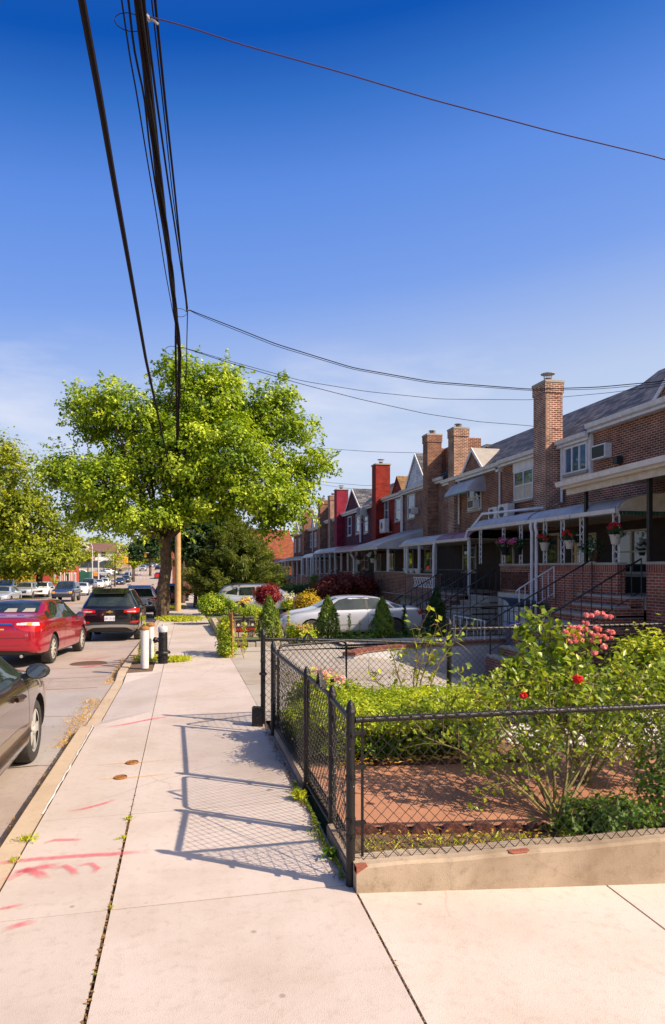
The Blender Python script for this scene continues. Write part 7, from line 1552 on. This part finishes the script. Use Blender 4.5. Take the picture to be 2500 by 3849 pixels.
mb = MB(); mb.box(xl, xr_, 204.9, 204.99, 1.2, 3.6); mb.build('shop_front', M['glass'], wb); mb = MB(); mb.box(xl+4, xl+9, 204.8, 204.95, 3.8, 4.8); mb.build('sign_board', M['white'], wb)
b2 = bld('house', 'small red and white gabled building right of the pale shop', 'house', xat(426,215), xat(482,215), 215, 228, 1, 6.2, mat('far red wall', (.34,.08,.06), (.5,.4,.35), .8, scale=.6))
for k in range(3): x0 = xat(428+18*k,215); mb = MB(); mb.prism([(x0,214.8,6.2),(x0+.75,214.8,8.6),(x0+1.5,214.8,6.2)], (0,10,0)); mb.build('gable', M['brown'] if k else M['pale'], b2)
mb = MB(); a, b = at(296,2150,140), at(336,2185,140); mb.box(a[0], b[0], 140, 146, gz(a[0],140), a[2]); ct_ = mb.build('container', mat('green container', (.012,.10,.06), (.02,.07,.045), .6, scale=2)); lab(ct_, 'dark green container at the corner of the parking lot', 'container')
mb = MB(); a, b = at(352,2150,142), at(366,2162,142); mb.box(a[0], b[0], 142, 142.2, b[2]-.2, a[2]); lab(mb.build('sign_board', mat('orange board', (.7,.25,.02), None, .6)), 'orange sign board beside the green container', 'sign')
# street lamp and traffic signals
ml = mat('pale galvanised pole', (.52,.50,.50), None, .5, .3)
x, Y_ = xat(347,140), 140; t = thing('street_lamp', 'tall pale street lamp left of the traffic signal arm', 'street lamp', (x,Y_,zr(Y_))); zt = at(347,2042,Y_)[2]; mb = MB(); mb.tube([(x,Y_,-1.6),(x,Y_,zt-.5)], [.14,.09], 8); mb.build('pole', ml, t); mb = MB(); mb.tube([(x,Y_,zt-.6),(x-.3,Y_,zt),(x-1.4,Y_,zt+.15)], .05, 6); mb.build('arm', ml, t); mb = MB(); mb.box(x-1.9,x-1.3,Y_-.15,Y_+.15,zt+.08,zt+.22); mb.build('lamp_head', ml, t, bevel=.03)
x, Y_ = xat(370,135), 135; t = thing('traffic_signal', 'white traffic signal mast with a curved arm over the road', 'traffic signal', (x,Y_,zr(Y_))); zt = at(370,2082,Y_)[2]; mb = MB(); mb.tube([(x,Y_,-1.7),(x,Y_,zt)], [.17,.13], 8); mb.build('pole', ml, t)
P = [Vector(at(px,py,Y_)) for px, py in ((370,2113),(395,2103),(425,2093),(455,2088),(478,2087))]; mb = MB(); mb.tube(P, [.13,.11,.1,.08,.07], 7); mb.tube([Vector(at(370,2086,Y_)), Vector(at(478,2084,Y_))], .03, 4); mb.build('arm', M['white'], t)
M['sig'] = mat('signal yellow', (.75,.36,.01), None, .5)
for px in (469,477):
    a = at(px,2105,Y_); mb = MB(); mb.box(a[0]-.2,a[0]+.2,Y_-.15,Y_+.15,a[2]-.62,a[2]+.62); s_ = mb.build('signal_head', M['sig'], t, bevel=.03)
    mb = MB(); [mb.lathe((a[0],Y_-.16,a[2]+dz_), [(.13,-.12),(.14,.0),(.10,.01)], 10, 'y') for dz_ in (-.4,0,.4)]; mb.build('lens_hood', M['sig'], s_)
x, Y_ = xat(485,150), 150; t = thing('traffic_signal', 'second traffic signal arm carrying the green street name sign', 'traffic signal', (xat(545,Y_),Y_,zr(Y_))); P = [Vector(at(px,py,Y_)) for px, py in ((487,2092),(500,2083),(520,2080),(545,2078),(560,2078))]; mb = MB(); mb.tube(P, .07, 6); mb.build('arm', M['white'], t); mb = MB(); q = at(485,2100,Y_); mb.tube([(q[0],Y_,-1.5),(q[0],Y_,q[2]+.9)], .12, 7); mb.build('pole', ml, t)
a, b = at(504,2083,Y_), at(534,2091,Y_); mb = MB(); mb.box(a[0],b[0],Y_-.12,Y_-.08,b[2],a[2]); s_ = mb.build('street_name_sign', mat('sign green', (.0,.22,.14), None, .5), t); mb = MB(); text_mesh(mb, '21 AV', ((a[0]+b[0])/2,Y_-.125,b[2]+.1), (1,0,0), (0,0,1), .38, .002) if False else mb.box(a[0]+.25,b[0]-.25,Y_-.126,Y_-.121,b[2]+.17,b[2]+.26); mb.build('lettering', M['white'], s_)
a = at(546,2085,Y_); mb = MB(); mb.box(a[0]-.2,a[0]+.2,Y_-.15,Y_+.15,a[2]-.55,a[2]+.55); mb.build('signal_head', M['sig'], t, bevel=.03)
for px, py, Y_, l in ((520,2103,150,'small white sign on a post right of the far signals'),):
    a = at(px,py,Y_); mb = MB(); mb.box(a[0]-.35,a[0]+.35,Y_-.03,Y_+.03,a[2]-.35,a[2]+.35); t = thing('road_sign', l, 'sign', (a[0],Y_,zr(Y_))); mb.build('plate', M['white'], t); mb = MB(); mb.tube([(a[0],Y_,-1.6),(a[0],Y_,a[2]-.36)], .04, 5); mb.build('pole', ml, t)
# low bushes near the lot
shrub('hedge', 'yellow flowering hedge behind the silver cars at the left edge', [B(45,2190,34,18,90),B(75,2180,24,16,90)], 60, 30, .8, .3, LM['gold'], 131); shrub('hedge', 'green hedge in front of the red building', [B(205,2186,16,9,104),B(70,2170,40,16,98)], 70, 30, .7, .3, LM['oliveleaf'], 132)
# far overhead wires over the junction
cable('thin wire strung over the road between the far signals', [at(230,2020,120), at(430,2098,140), at(600,2090,160)], .03, n=20, group='wires over the far junction'); cable('second thin wire over the far junction', [at(250,2050,130), at(430,2108,140), at(560,2100,150)], .03, n=20, group='wires over the far junction')
